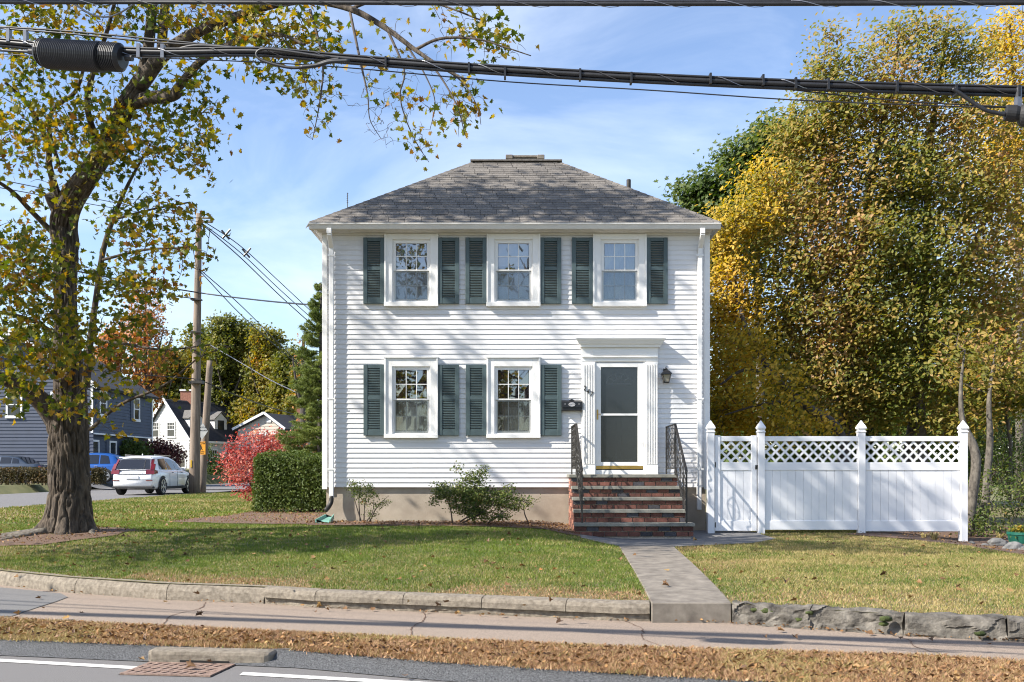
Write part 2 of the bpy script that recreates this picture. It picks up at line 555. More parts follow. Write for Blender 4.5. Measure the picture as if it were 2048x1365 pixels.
street = ribbon('side_street', lambda x: np.maximum(sf(x) + .3, 9.5) + 0 * x, 0, lambda x: 92 + 0 * x, 0, M['asphalt'], -22, -14.0, 17, 80, zfun=lambda x, D: street_z(x, D) + .004)

def ground_patch(name, poly, m, dz=.012, jitter=0.0, cuts=3, parent=None, kind='structure', zfun=None, seed=1):
    """poly in (X, D)"""
    r = random.Random(seed)
    pts = []
    n = len(poly)
    for i in range(n):
        a, b = poly[i], poly[(i + 1) % n]
        k = max(1, int(math.hypot(b[0] - a[0], b[1] - a[1]) / .35))
        for j in range(k):
            t = j / k
            pts.append((a[0] + (b[0] - a[0]) * t + r.uniform(-jitter, jitter), a[1] + (b[1] - a[1]) * t + r.uniform(-jitter, jitter)))
    bm = bmesh.new()
    vs = [bm.verts.new((x, d - 20, 0)) for x, d in pts]
    bm.faces.new(vs)
    bmesh.ops.triangulate(bm, faces=bm.faces)
    for _ in range(cuts):
        es = [e for e in bm.edges if e.calc_length() > .3]
        if es:
            bmesh.ops.subdivide_edges(bm, edges=es, cuts=1)
            bmesh.ops.triangulate(bm, faces=[f for f in bm.faces if len(f.verts) > 3])
    f = zfun or zg
    for v in bm.verts:
        v.co.z = float(f(v.co.x, v.co.y + 20)) + dz
    bmesh.ops.recalc_face_normals(bm, faces=bm.faces)
    if sum(fc.normal.z for fc in bm.faces) < 0:
        bmesh.ops.reverse_faces(bm, faces=bm.faces)
    me = bpy.data.meshes.new(name)
    bm.to_mesh(me)
    bm.free()
    me.materials.append(m)
    o = link(name, me, parent)
    if kind: o['kind'] = kind
    return o

# asphalt apron at the left corner of the sidewalk
ground_patch('pavement', [(-8.6, 13.4), (-6.55, 12.55), (-5.35, 11.85), (-5.1, 11.5), (-5.0, 9.98), (-8.6, 10.9)], M['patch'], .006, .01, zfun=lambda x, d: .131)
# bark mulch under the front wall, worn soil beside the hedge, planting bed right of the fence
bed = [(-4.1, 19.95), (-3.9, 19.0), (-2.4, 18.85), (-.6, 18.7), (.55, 18.2), (.95, 17.6), (1.2, 17.5), (1.2, 19.98)]
ground_patch('flower_bed', bed, M['mulch'], .02, .03)
worn = [(-6.9, 19.9), (-5.6, 19.35), (-3.9, 19.2), (-3.85, 20.2), (-3.9, 26), (-6.5, 26), (-6.4, 22.5), (-6.8, 21.2)]
ground_patch('flower_bed', worn, M['mulch'], .02, .05)
bed_r = [(6.3, 18.9), (7.1, 17.8), (7.6, 16.6), (7.5, 14.6), (7.1, 12.6), (6.8, 11.3), (9.5, 10.5), (13, 14), (14, 24), (8, 24), (7.0, 19.4)]
ground_patch('flower_bed', bed_r, M['mulch'], .02, .05)
root_bed = [(-8.9, 17.2), (-8.7, 16.2), (-8.1, 15.5), (-7.3, 15.5), (-6.6, 16.2), (-6.5, 17.3), (-7.0, 18.0), (-8.1, 18.1)]
ground_patch('bare_soil', root_bed, M['mulch'], .015, .06)
# asphalt in front of the gate
ground_patch('path', [(1.2, 17.2), (1.7, 16.35), (2.7, 16.45), (4.1, 17.1), (4.75, 18.0), (4.7, 19.9), (3.0, 19.9), (1.2, 18.2)], M['patch'], .014, .01)
# far paved strips
ground_patch('sidewalk', [(-14, 32.6), (-5.0, 32.6), (-5.0, 35.6), (-14, 36.2)], M['walk'], .012, .0)
ground_patch('verge', [(-14, 22.6), (-10.2, 21.6), (-9.6, 22.6), (-13.9, 27.2)], M['thatch'], .012, .04)
ground_patch('driveway', [(-60, 55), (-22, 55), (-22, 60.5), (-60, 60.5)], M['patch'], .02, .0)
ground_patch('street', [(-22, 52), (-14, 52), (-10.5, 60), (-12.0, 62), (-22, 62)], M['asphalt'], .03, .0)

# ------------------------------------------------------------------ walkway slabs
wk = empty('walkway', (1.9, -8, .4), label='grey concrete front walk running from the kerb to the brick steps', cat='walkway')
def wedge(t):
    return 1.335 + (1.757 - 1.335) * t, 2.10 + (2.65 - 2.10) * t
cutsD = [9.60, 11.6, 13.9, 16.45]
LOCAL = set()
def under(o, parent):
    """parent a part that was built in world coordinates"""
    o.parent = parent
    o.matrix_parent_inverse = Matrix.Identity(4)
    if parent.type == 'EMPTY' and parent.name not in LOCAL:
        o.matrix_parent_inverse = (Matrix.Translation(parent.location) @ parent.rotation_euler.to_matrix().to_4x4()).inverted()
    return o
_build0 = MB.build
def _build(self, name, mats, parent=None, **k):
    o = _build0(self, name, mats, None, **k)
    if parent is not None:
        under(o, parent)
    return o
MB.build = _build

for i in range(3):
    mb = MB()
    n = 8
    g = .012
    d0, d1 = cutsD[i] + (g if i else 0), cutsD[i + 1] - g
    vs, fs = [], []
    for k in range(n + 1):
        D = d0 + (d1 - d0) * k / n
        a, b = wedge((D - 9.5) / 6.95)
        zt = max(gz(a, D - 20), gz(b, D - 20)) + .012
        zb = .1 if i == 0 and k == 0 else zt - .12
        vs += [(a, D - 20, zb), (b, D - 20, zb), (b, D - 20, zt), (a, D - 20, zt)]
    for k in range(n):
        q = 4 * k
        for e in range(4):
            e2 = (e + 1) % 4
            fs.append((q + e, q + e2, q + 4 + e2, q + 4 + e))
    fs += [(0, 1, 2, 3), tuple(4 * n + j for j in (3, 2, 1, 0))]
    mb.add(vs, fs)
    mb.build('slab', M['concrete'], wk, bevel=.008)

# ------------------------------------------------------------------ kerb of single stones
kerb = empty('kerb', (-1, -9.6, .13))
tag(kerb, 'concrete kerb of long blocks along the lawn', None, kind='structure')
def kpt(x, off, z):
    """point on the kerb line moved off metres towards the lawn"""
    e = .05
    d = Vector((2 * e, float(kf(x + e) - kf(x - e)), 0)).normalized()
    nrm = Vector((-d.y, d.x, 0))
    p = Vector((x, float(kf(x)) - 20, z)) + nrm * off
    return p
def kerb_block(xa, xb, prof, m, name, rough=0.0, seg=6, gap=.004, nf=1, parent=kerb, seed=0):
    """prof: list of (off, z) across the kerb; swept along the kerb line"""
    pr = []
    for i in range(len(prof) - 1):
        for k in range(nf):
            t = k / nf
            pr.append((prof[i][0] + (prof[i + 1][0] - prof[i][0]) * t, prof[i][1] + (prof[i + 1][1] - prof[i][1]) * t))
    pr.append(prof[-1])
    n = len(pr)
    vs = []
    for k in range(seg + 1):
        x = xa + gap + (xb - xa - 2 * gap) * k / seg
        for off, z in pr:
            vs.append(kpt(x, off, z))
    if rough:
        A = np.array([tuple(v) for v in vs])
        f1 = fbm(A * np.array([3.5, 3.5, 5.0]) + seed, 4) - .5
        f2 = fbm(A * 9.0 + 31 + seed, 3) - .5
        dn = (f1 * 1.5 + f2 * .5) * rough
        f3 = np.floor(fbm(A * np.array([2.2, 2.2, 3.5]) + seed + 9, 2) * 5) / 5 - .5
        A[:, 1] += dn + f3 * rough * 1.6
        A[:, 2] += f2 * rough * .5
        vs = [Vector(a) for a in A]
    fs = []
    for k in range(seg):
        for j in range(n - 1):
            fs.append((k * n + j, (k + 1) * n + j, (k + 1) * n + j + 1, k * n + j + 1))
    fs += [tuple(range(n)), tuple(seg * n + j for j in range(n))[::-1]]
    mb = MB().add(vs, fs)
    return mb.build(name, m, parent)
round_prof = [(-.01, .05), (-.005, .17), (.005, .235), (.035, .285), (.075, .312), (.125, .318), (.14, .25), (.14, .05)]
slab_prof = [(-.035, .205), (-.035, .262), (-.015, .300), (.03, .315), (.12, .318), (.14, .25), (.14, .205)]
base_prof = [(.012, .05), (.006, .15), (.006, .20), (.2, .20), (.2, .05)]
for a, b in [(-9.2, -6.9), (-6.9, -5.2), (-5.2, -3.9), (-3.9, -2.72)]:
    kerb_block(a, b, round_prof, M['kerb'], 'kerb_stone', .012, seg=16, nf=2)
for a, b in [(-2.72, -2.08), (-2.08, -1.12), (-1.12, -.30), (-.30, .54), (.54, 1.338)]:
    kerb_block(a, b, slab_prof, M['kerb'], 'kerb_stone', .012, seg=14, nf=2)
kerb_block(-2.72, 1.336, base_prof, M['kerb'], 'kerb_base', .035, seg=60, nf=3)
wall_prof = [(-.01, .05), (-.02, .10), (-.005, .17), (0, .25), (.02, .305), (.06, .325), (.17, .33), (.24, .25), (.24, .05)]
for k, (a, b) in enumerate([(2.105, 2.75), (2.75, 3.47), (3.47, 4.25), (4.25, 5.2), (5.2, 6.6)]):
    kerb_block(a, b, wall_prof, M['kerb_rough'], 'kerb_stone', .115 if k < 2 else .06, seg=34, nf=6, gap=.003, seed=3.0 * k)
# moss cushions on the broken stones
for i, (px, py, w) in enumerate([(1535, 1222, .07), (1512, 1220, .05), (1620, 1226, .04), (1600, 1240, .05), (1773, 1238, .06), (1768, 1248, .045), (1960, 1268, .05), (1545, 1224, .04)]):
    D = float(kf((px - 1024) / 2000 * 9.1)) - .02
    p = P(px, py, D)
    mb = MB()
    bm = bmesh.new()
    bmesh.ops.create_icosphere(bm, subdivisions=2, radius=w)
    for v in bm.verts:
        v.co *= 1 + .5 * (random.random() - .5)
        v.co.z *= .45
        v.co.y *= .6
        v.co += p
    mb.add([v.co for v in bm.verts], [[w_.index for w_ in f.verts] for f in bm.faces])
    bm.free()
    mb.build('moss', M['moss'], kerb, smooth=True)

# ------------------------------------------------------------------ road markings, inlet stone, grate
mark = empty('lane_marking', (-2, -12, 0))
tag(mark, 'white painted edge line on the road', None, kind='structure')
def lane(x0, x1):
    xs_ = np.linspace(x0, x1, 12)
    mb = MB()
    vs = []
    r = random.Random(int(x0 * 10))
    for x in xs_:
        D = 7.25 - .25 * x
        vs += [(x, D - 20 + r.uniform(-.006, .006), .005), (x, D + .11 - 20 + r.uniform(-.006, .006), .005)]
    mb.add(vs, [(2 * i, 2 * i + 2, 2 * i + 3, 2 * i + 1) for i in range(11)])
    mb.build('painted_line', M['paint'], mark)
lane(-20, -2.88); lane(-2.12, 12)

inlet = empty('drain_inlet', (-2.5, -11.65, 0), label='long rounded concrete drain inlet stone above the iron grate', cat='drain inlet')
a, b = P(291, 1322, 8.28), P(540, 1325, 8.15)
dirx = (b - a); dirx.z = 0
L = dirx.length; dirx.normalize()
nrm = Vector((-dirx.y, dirx.x, 0))
o0 = Vector((a.x, a.y, 0))
def ip(u, v, z): return o0 + dirx * u + nrm * v + Vector((0, 0, z))
mb = MB()
prof = [(0, -.05), (0, .075), (.008, .097), (.03, .108), (.15, .112), (.2, .10), (.2, -.05)]
us = [0, .02, .05, L - .05, L - .02, L]
ins = [.05, .015, 0, 0, .015, .05]
vs = []
for u, q in zip(us, ins):
    for v, z in prof:
        vs.append(ip(u, max(v, q), z - (q * .5 if z > .09 else 0)))
n = len(prof)
fs = [(i * n + j, (i + 1) * n + j, (i + 1) * n + j + 1, i * n + j + 1) for i in range(5) for j in range(n - 1)]
fs += [tuple(range(n)), tuple(5 * n + j for j in range(n))[::-1]]
mb.add(vs, fs)
mb.build('stone', M['kerb'], inlet)
mb = MB()
q = [ip(.30, -.006, .004), ip(.72, -.006, .004), ip(.72, -.006, .032), ip(.30, -.006, .032)]
mb.add(q + [p + nrm * .02 for p in q], [(0, 1, 2, 3), (7, 6, 5, 4), (0, 4, 5, 1), (1, 5, 6, 2), (2, 6, 7, 3), (3, 7, 4, 0)])
mb.build('inlet_mouth', M['void'], inlet)

gr = empty('drain_grate', (-2.6, -12, 0), label='rusty iron storm drain grate with slanted slots in the road', cat='drain grate')
def gp(u, v, z):     # u along the kerb, v towards the camera (sheared like the road)
    return ip(.06 + u + v * -.02, -.03 - v, z)
mb = MB()
GW, GH = .70, .44
mb.add([gp(-.03, -.01, .002), gp(GW + .03, -.01, .002), gp(GW + .03, GH + .02, .002), gp(-.03, GH + .02, .002)], [(0, 1, 2, 3)])
mb.build('pit', M['void'], gr)
mb = MB()
for v in (0, .145, .29, .43):
    mb.bar(gp(-.02, v, .008), gp(GW + .02, v, .008), .035, .014)
for u in (0, GW):
    mb.bar(gp(u, 0, .007), gp(u, .43, .007), .035, .013)
mb.build('frame', M['rust'], gr)
for row in range(3):
    for k in range(9):
        u = .045 + k * .076
        v0 = .02 + row * .145
        MB().bar(gp(u + .03, v0, .006), gp(u - .02, v0 + .115, .006), .04, .012).build('bar', M['rust'], gr)

# ------------------------------------------------------------------ THE HOUSE
house = empty('white_house', (.08, 0, .5), label='white two-storey clapboard house with dark shutters and hip roof', cat='house')
XL, XR = -3.78, 3.94
YB = 5.75
ZS, ZT = 1.25, 6.29                    # siding bottom, top
M['siding_far'] = M['siding']
fnd = MB()
fnd.box(XL + .06, XR - .06, .04, .3, .0, ZS + .02)
fnd.box(XL + .06, XL + .3, .3, YB - .06, .0, ZS + .02)
fnd.box(XR - .3, XR - .06, .3, YB - .06, .0, ZS + .02)
fnd.box(XL + .3, XR - .3, YB - .3, YB - .06, .0, ZS + .02)
fnd.build('foundation', M['foundation'], house)

WIN = []   # casing x0,x1, sash x0,x1, glass x0,x1, sash top,bottom, upper glass y0,y1, lower y0,y1, casing top, sill bottom
for c in (823.2, 1027, 1239):
    WIN.append(dict(c=c, ct=470, st=480.5, sb=605, u=(488, 540.3), l=(545.3, 598.8), sill=(606, 614.3), up=True))
for c in (823, 1027):
    WIN.append(dict(c=c, ct=717.5, st=734, sb=869, u=(740.5, 798), l=(803.4, 861.8), sill=(869.5, 877), up=False))
for w in WIN:
    w.update(x0=W(w['c'] - 52.7), x1=W(w['c'] + 52.7), s0=W(w['c'] - 38), s1=W(w['c'] + 38), g0=W(w['c'] - 31), g1=W(w['c'] + 31))
DOOR = dict(x0=W(1190), x1=W(1288.5), z0=H(950), z1=H(724.5))
OPEN = [(w['s0'] - .01, w['s1'] + .01, H(w['sb']), H(w['st'])) for w in WIN] + [(DOOR['x0'], DOOR['x1'], DOOR['z0'], DOOR['z1'])]

def wall_core(name, x0, x1, z0, z1, y0, y1, opens, m, parent):
    xs = sorted({x0, x1, *[o[0] for o in opens], *[o[1] for o in opens]})
    zs = sorted({z0, z1, *[o[2] for o in opens], *[o[3] for o in opens]})
    mb = MB()
    for i in range(len(xs) - 1):
        j = 0
        while j < len(zs) - 1:
            cx = (xs[i] + xs[i + 1]) / 2
            solid = lambda jj: not any(o[0] < cx < o[1] and o[2] < (zs[jj] + zs[jj + 1]) / 2 < o[3] for o in opens)
            if not solid(j):
                j += 1
                continue
            k = j
            while k + 1 < len(zs) - 1 and solid(k + 1):
                k += 1
            mb.box(xs[i], xs[i + 1], y0, y1, zs[j], zs[k + 1])
            j = k + 1
    return mb.build(name, m, parent)
front = wall_core('front_wall', XL, XR, ZS, 6.4, .0, .14, OPEN, M['siding'], house)

# clapboards one by one
board = MB()
board.add([(x, y, z) for x in (0, 1) for y, z in ((-.019, 0), (-.019, .005), (-.004, .105), (-.0005, .105), (-.0005, 0))],
          [(4, 3, 2, 1, 0), (5, 6, 7, 8, 9), (0, 1, 6, 5), (1, 2, 7, 6), (2, 3, 8, 7), (3, 4, 9, 8), (4, 0, 5, 9)])
board_me = board.mesh('clapboard', M['siding'])
EXPO = .0988
r = random.Random(5)
row = 0
z = ZS
ca, cb = XL + .085, XR - .10
while z < ZT - .03:
    iv = [(ca, cb)]
    for o in OPEN:
        if o[2] < z + EXPO and o[3] > z:
            nv = []
            for a, b in iv:
                if o[1] <= a or o[0] >= b:
                    nv.append((a, b))
                else:
                    if o[0] - a > .03: nv.append((a, o[0]))
                    if b - o[1] > .03: nv.append((o[1], b))
            iv = nv
    off = r.uniform(1.2, 3.6)
    for a, b in iv:
        cuts = [a]
        if b - a > 4.2:
            c = a + off
            while c < b - .6:
                cuts.append(c)
                c += 3.66
        cuts.append(b)
        for k in range(len(cuts) - 1):
            o = link('clapboard', board_me)
            under(o, front)
            o.location = (cuts[k] + (.001 if k else 0), -.0006 * (k % 2) - .0005, z + r.uniform(-.0012, .0012))
            ln = cuts[k + 1] - cuts[k] + (.012 if k < len(cuts) - 2 else 0)
            hs = min(1.0, (ZT + .01 - z) / .105)
            o.scale = (ln, 1, hs)
            o.rotation_euler = (0, r.uniform(-.0006, .0006), 0)
    z += EXPO
    row += 1

# other three walls: one profiled skin each
def lap_skin(name, p0, p1, z0, z1, expo, m, parent, out):
    """lapped siding skin between ground points p0,p1 facing out"""
    p0, p1, out = Vector(p0), Vector(p1), Vector(out)
    mb = MB()
    z = z0
    while z < z1 - 1e-4:
        zt = min(z + expo, z1)
        for (o1, za), (o2, zb_) in (((.017, z), (.017, z + .004)), ((.017, z + .004), (.004, zt))):
            mb.add([p0 + out * o1 + Vector((0, 0, za)), p1 + out * o1 + Vector((0, 0, za)), p1 + out * o2 + Vector((0, 0, zb_)), p0 + out * o2 + Vector((0, 0, zb_))], [(0, 1, 2, 3)])
        mb.add([p0 + Vector((0, 0, z)), p1 + Vector((0, 0, z)), p1 + out * .024 + Vector((0, 0, z)), p0 + out * .024 + Vector((0, 0, z))], [(0, 1, 2, 3)])
        z = zt
    return mb.build(name, m, parent, fix=False)
sw = MB()
sw.box(XL, XL + .14, .145, YB, ZS, 6.4); sw.box(XR - .14, XR, .145, YB, ZS, 6.4); sw.box(XL + .14, XR - .14, YB - .14, YB, ZS, 6.4)
sw.build('side_wall', M['siding'], house)
lap_skin('siding', (XL - .001, YB - .05, 0), (XL - .001, .1, 0), ZS, ZT, EXPO, M['siding'], house, (-1, 0, 0))
lap_skin('siding', (XR + .001, .1, 0), (XR + .001, YB - .05, 0), ZS, ZT, EXPO, M['siding'], house, (1, 0, 0))
lap_skin('siding', (XR, YB + .001, 0), (XL, YB + .001, 0), ZS, ZT, EXPO, M['siding'], house, (0, 1, 0))
for x0, x1 in ((XL - .012, XL + .085), (XR - .10, XR + .012)):
    MB().box(x0, x1, -.034, .10, ZS - .04, 6.30).build('corner_board', M['trim'], house, bevel=.004)
# frieze, soffit, fascia, gutter
MB().box(XL - .02, XR + .02, -.05, -.001, 6.285, 6.395).build('frieze_board', M['trim_warm'], house)
EY, EZ = -.27, 6.47
ex0, ex1 = -3.985, 4.095
sof = MB()
sof.box(ex0 + .02, ex1 - .02, EY + .02, YB + .25, 6.396, 6.41)
sof.build('soffit', M['trim'], house)
fa = MB()
fa.box(ex0, ex1, EY, EY + .02, 6.33, 6.46)
fa.box(ex0, ex0 + .02, EY + .021, YB + .25, 6.34, 6.46); fa.box(ex1 - .02, ex1, EY + .021, YB + .25, 6.34, 6.46)
fa.box(ex0 + .02, ex1 - .02, YB + .23, YB + .25, 6.34, 6.46)
fa.build('fascia', M['trim_warm'], house)
gt = MB()
gp_ = [(-.002, 6.445), (-.002, 6.335), (-.075, 6.335), (-.085, 6.36), (-.10, 6.40), (-.12, 6.425), (-.12, 6.447), (-.112, 6.447), (-.112, 6.432), (-.02, 6.40), (-.01, 6.445)]
vs = [(x, EY + y, z_) for x in (ex0 - .01, ex1 + .01) for y, z_ in gp_]
n = len(gp_)
gt.add(vs, [tuple(range(n)), tuple(range(2 * n - 1, n - 1, -1))] + [(i, (i + 1) % n, n + (i + 1) % n, n + i) for i in range(n)])
gt.build('gutter', M['trim_warm'], house)
# soffit molding under the gutter
MB().box(ex0 + .12, ex1 - .12, -.20, -.051, 6.32, 6.395).build('bed_moulding', M['trim_warm'], house, bevel=.02)

# roof
HX0, HX1 = -.847, 1.042
RZ, RY = 8.64, 2.88
BY = YB + .27
roof = MB()
e0, e1, e2, e3 = (ex0 - .01, EY, EZ), (ex1 + .01, EY, EZ), (ex1 + .01, BY, EZ), (ex0 - .01, BY, EZ)
r0, r1 = (HX0, RY, RZ), (HX1, RY, RZ)
roof.add([e0, e1, e2, e3, r0, r1] + [(p[0], p[1], p[2] - .03) for p in (e0, e1, e2, e3)],
         [(0, 1, 5, 4), (1, 2, 5), (2, 3, 4, 5), (3, 0, 4), (6, 7, 1, 0), (7, 8, 2, 1), (8, 9, 3, 2), (9, 6, 0, 3), (9, 8, 7, 6)])
roof = roof.build('roof', M['shingle'], house)
slope = Vector((0, RY - EY, RZ - EZ)); SL = slope.length; sd = slope.normalized()
sn = Vector((0, -sd.z, sd.y))
TW, TEXP = .325, .142
shing = MB()
shing.box(0, TW - .009, 0, .165, 0, .009)
shing_me = shing.mesh('shingle', M['shingle'])
tilt = Matrix.Rotation(math.atan2(sd.z, sd.y) - .05, 4, 'X')
rest = MB()
cnt = 0
k = 0
while k * TEXP < SL - .05:
    s = k * TEXP
    t = s / SL
    t = min(1, (s + .15) / SL)
    xa = ex0 + (HX0 - ex0) * t; xb = ex1 + (HX1 - ex1) * t
    x = xa - (0 if k % 2 else TW / 2) - r.uniform(0, .06)
    while x < xb - .02:
        a, b = max(x, xa), min(x + TW, xb)
        if b - a > .03:
            base = Vector((a, EY, EZ)) + sd * (s - .01) + sn * (.011 + r.uniform(0, .005))
            sc = (b - a) / TW
            if cnt < 290:
                o = link('shingle', shing_me)
                under(o, roof)
                o.matrix_basis = Matrix.Translation(base) @ tilt @ Matrix.Diagonal((sc, 1, 1, 1))
            else:
                mm = Matrix.Translation(base) @ tilt
                w_ = (b - a) - .009
                q = [(0, 0, 0), (w_, 0, 0), (w_, .165, 0), (0, .165, 0), (0, 0, .009), (w_, 0, .009), (w_, .165, .009), (0, .165, .009)]
                rest.add([mm @ Vector(p) for p in q], [(4, 5, 6, 7), (0, 1, 5, 4), (1, 2, 6, 5), (3, 0, 4, 7)])
            cnt += 1
        x += TW
    k += 1
def island_variant(m, name, amt=.22):
    c = m.copy(); c.name = name
    t = c.node_tree
    oi = [n_ for n_ in t.nodes if n_.bl_idname == 'ShaderNodeObjectInfo'][0]
    g = t.nodes.new('ShaderNodeNewGeometry')
    for l in list(oi.outputs['Random'].links):
        t.links.new(g.outputs['Random Per Island'], l.to_socket)
    return c
M['shingle_i'] = island_variant(M['shingle'], 'grey asphalt shingle courses')
tag(rest.build('shingle', M['shingle_i'], roof, fix=False), kind='stuff')
# hip and ridge caps
for (p, q) in ((Vector(e0), Vector(r0)), (Vector(e1), Vector(r1))):
    d = (q - p); n_ = int(d.length / .2)
    for i in range(n_):
        a = p + d * (i / n_); b = p + d * ((i + 1.25) / n_)
        mb = MB()
        up = Vector((0, 0, .022))
        side = d.normalized().cross(Vector((0, 0, 1))).normalized()
        for sgn in (-1, 1):
            pl = side * sgn * .13 + Vector((0, 0, -.10))
            up2 = up + Vector((0, 0, .012))
            mb.add([a + up2, b + up, b + up + pl, a + up2 + pl, a, b, b + pl, a + pl], [(0, 1, 2, 3), (0, 3, 7, 4)])
        mb.build('hip_cap', M['shingle'], roof, fix=False)
MB().bar(Vector(r0) + Vector((-.1, -.02, .01)), Vector(r1) + Vector((.1, -.02, .01)), .22, .03).build('ridge_cap', M['shingle'], roof)
# chimney with capstones, vent pipe, aerial
cy = 4.0
c0, c1 = P(1013, 330, 24).x, P(1087, 330, 24).x
ch = MB().box(c0 + .05, c1 - .05, cy - .1, cy + .55, 7.6, 9.02).build('chimney', M['kerb'], roof)
MB().box(c0 - .02, c0 + .15, cy - .14, cy + .6, 9.021, 9.125).box(c1 - .15, c1 + .02, cy - .14, cy + .6, 9.021, 9.125).build('capstone', M['concrete'], roof, bevel=.01)
MB().box(c0 + .155, c1 - .155, cy - .1, cy + .55, 9.021, 9.06).box(c0 + .15, c1 - .15, cy - .12, cy + .57, 9.061, 9.115).build('chimney_cap', M['kerb'], roof, bevel=.008)
MB().lathe([(.053, 7.2), (.053, 8.56), (.042, 8.565), (.042, 8.5)], (2.80, 4.0, 0), 14).build('vent_pipe', M['iron'], roof, smooth=False)
an = MB()
pa = P(695, 386, 23)
an.tube([(pa.x, pa.y, 6.5), (pa.x, pa.y, pa.z)], .009, 6)
for k in range(5):
    an.tube([(pa.x - .02, pa.y, pa.z - .03 - k * .05), (pa.x + .02, pa.y, pa.z - .02 - k * .05)], .006, 4)
an.tube([(pa.x - .12, pa.y, 7.42), (pa.x + .05, pa.y, 7.40)], .006, 4)
an.build('aerial', M['iron'], roof)

# downspouts
def downspout(x, zb, slant=0.0):
    mb = MB()
    pts = [Vector((x, EY - .06, 6.34)), Vector((x, EY - .06, 6.24)), Vector((x, -.085, 6.02)), Vector((x + slant * .2, -.085, 5.9)), Vector((x + slant, -.085, zb))]
    for i in range(len(pts) - 1):
        mb.bar(pts[i] + (pts[i] - pts[i + 1]).normalized() * .01, pts[i + 1], .095 - .002 * i, .07 - .002 * i, up=(0, 1, 0))
    o = mb.build('downspout', M['trim'], house, bevel=.008)
    for z_ in (5.85, 3.0, 1.6):
        under(MB().box(x - .075 + slant * .5, x + .075 + slant * .5, -.125, -.121, z_, z_ + .03).build('strap', M['trim']), o)
    return o
d1 = downspout(W(664.5), H(997))
under(MB().tube(cr([(W(664.5), -.09, H(992)), (W(664), -.1, H(1004)), (W(660), -.16, H(1014)), (W(656), -.24, H(1020))], 4), .047, 10).build('elbow', M['iron'], smooth=True), d1)
d2 = downspout(W(1399), H(1020), -.025)

# windows
def wavy(x0, x1, z0, z1, y, amp, n, m, name, parent):
    xs = np.linspace(x0, x1, n * 6 + 1)
    mb = MB()
    vs = []
    for i, x in enumerate(xs):
        yy = y + amp * math.sin(i / 6 * 2 * math.pi) + amp * .4 * math.sin(i * 1.7)
        vs += [(x, yy, z0), (x, yy, z1)]
    mb.add(vs, [(2 * i, 2 * i + 2, 2 * i + 3, 2 * i + 1) for i in range(len(xs) - 1)])
    o = mb.build(name, m, None, smooth=True)
    return under(o, parent)
def make_window(w, idx):
    x0, x1, s0, s1, g0, g1 = (w[k] for k in ('x0', 'x1', 's0', 's1', 'g0', 'g1'))
    zt, zb = H(w['ct']), H(w['sill'][0])
    st, sb = H(w['st']), H(w['sb'])
    dep = -.07
    mb = MB()
    mb.box(x0, s0 - .001, dep, -.001, zb, zt); mb.box(s1 + .001, x1, dep, -.001, zb, zt)
    mb.box(s0 - .001, s1 + .001, dep, -.001, st, zt)
    # raised outer band
    mb.box(x0 - .008, x0 + .025, dep - .022, -.001, zb, zt + .004); mb.box(x1 - .025, x1 + .008, dep - .022, -.001, zb, zt + .004)
    if not w['up']:
        mb.box(x0 - .02, x1 + .02, dep - .03, -.001, zt + .003, zt + .028)
    # jamb liners
    mb.box(s0 - .001, s0 + .022, -.045, .13, sb, st); mb.box(s1 - .022, s1 + .001, -.045, .13, sb, st)
    mb.box(s0 + .022, s1 - .022, -.045, .13, st - .02, st); mb.box(s0 + .022, s1 - .022, -.045, .13, sb - .001, sb + .02)
    win = mb.build('window', M['trim'], house, bevel=.003)
    under(MB().box(x0 - .012, x1 + .012, dep - .035, -.001, H(w['sill'][1]), zb - .001).build('sill', M['trim'], bevel=.005), win)
    def sash(name, ya, yb, ty, by, y, gm, ref):
        zt_, zb_ = H(ya), H(yb)
        gt_, gb_ = H(ty), H(by)
        m_ = MB()
        a, b = s0 + .023, s1 - .023
        m_.box(a, g0, y, y + .035, zb_, zt_); m_.box(g1, b, y, y + .035, zb_, zt_)
        m_.box(g0, g1, y, y + .035, gt_, zt_); m_.box(g0, g1, y, y + .035, zb_, gb_)
        for k in (1, 2):
            xm = g0 + (g1 - g0) * k / 3
            m_.box(xm - .0075, xm + .0075, y + .002, y + .03, gb_, gt_)
        zm = (gt_ + gb_) / 2
        m_.box(g0, g1, y + .003, y + .029, zm - .0075, zm + .0075)
        under(m_.build(name, M['trim']), win)
        for i in range(3):
            for j in range(2):
                xa, xb = g0 + (g1 - g0) * i / 3 + .008, g0 + (g1 - g0) * (i + 1) / 3 - .008
                za, zb2 = gb_ + (gt_ - gb_) * j / 2 + .008, gb_ + (gt_ - gb_) * (j + 1) / 2 - .008
                rr = random.Random(idx * 31 + i * 7 + j + (50 if ref else 0))
                t1, t2 = rr.uniform(-.0035, .0035), rr.uniform(-.0035, .0035)
                q = [(xa, y + .014 + t1, za), (xb, y + .014 + t2, za), (xb, y + .014 + t2 * .3, zb2), (xa, y + .014 - t1 * .5, zb2)]
                under(MB().add(q, [(0, 1, 2, 3)]).build('pane', gm, None, fix=False), win)
    mid = (w['u'][1] + w['l'][0]) / 2
    sash('upper_sash', w['st'] + 2, mid - .3, w['u'][0], w['u'][1], -.034, M['glass'], 0)
    sash('lower_sash', mid + .3, w['sb'] - 2, w['l'][0], w['l'][1], .004, M['glass'], 1)
    if True:   # half insect screen outside the lower sash
        under(MB().add([(g0 - .02, -.012, sb + .03), (g1 + .02, -.012, sb + .03), (g1 + .02, -.012, H(mid) - .01), (g0 - .02, -.012, H(mid) - .01)], [(0, 1, 2, 3)]).build('insect_screen', M['screen'], None, fix=False), win)
    return win
wins = [make_window(w, i) for i, w in enumerate(WIN)]
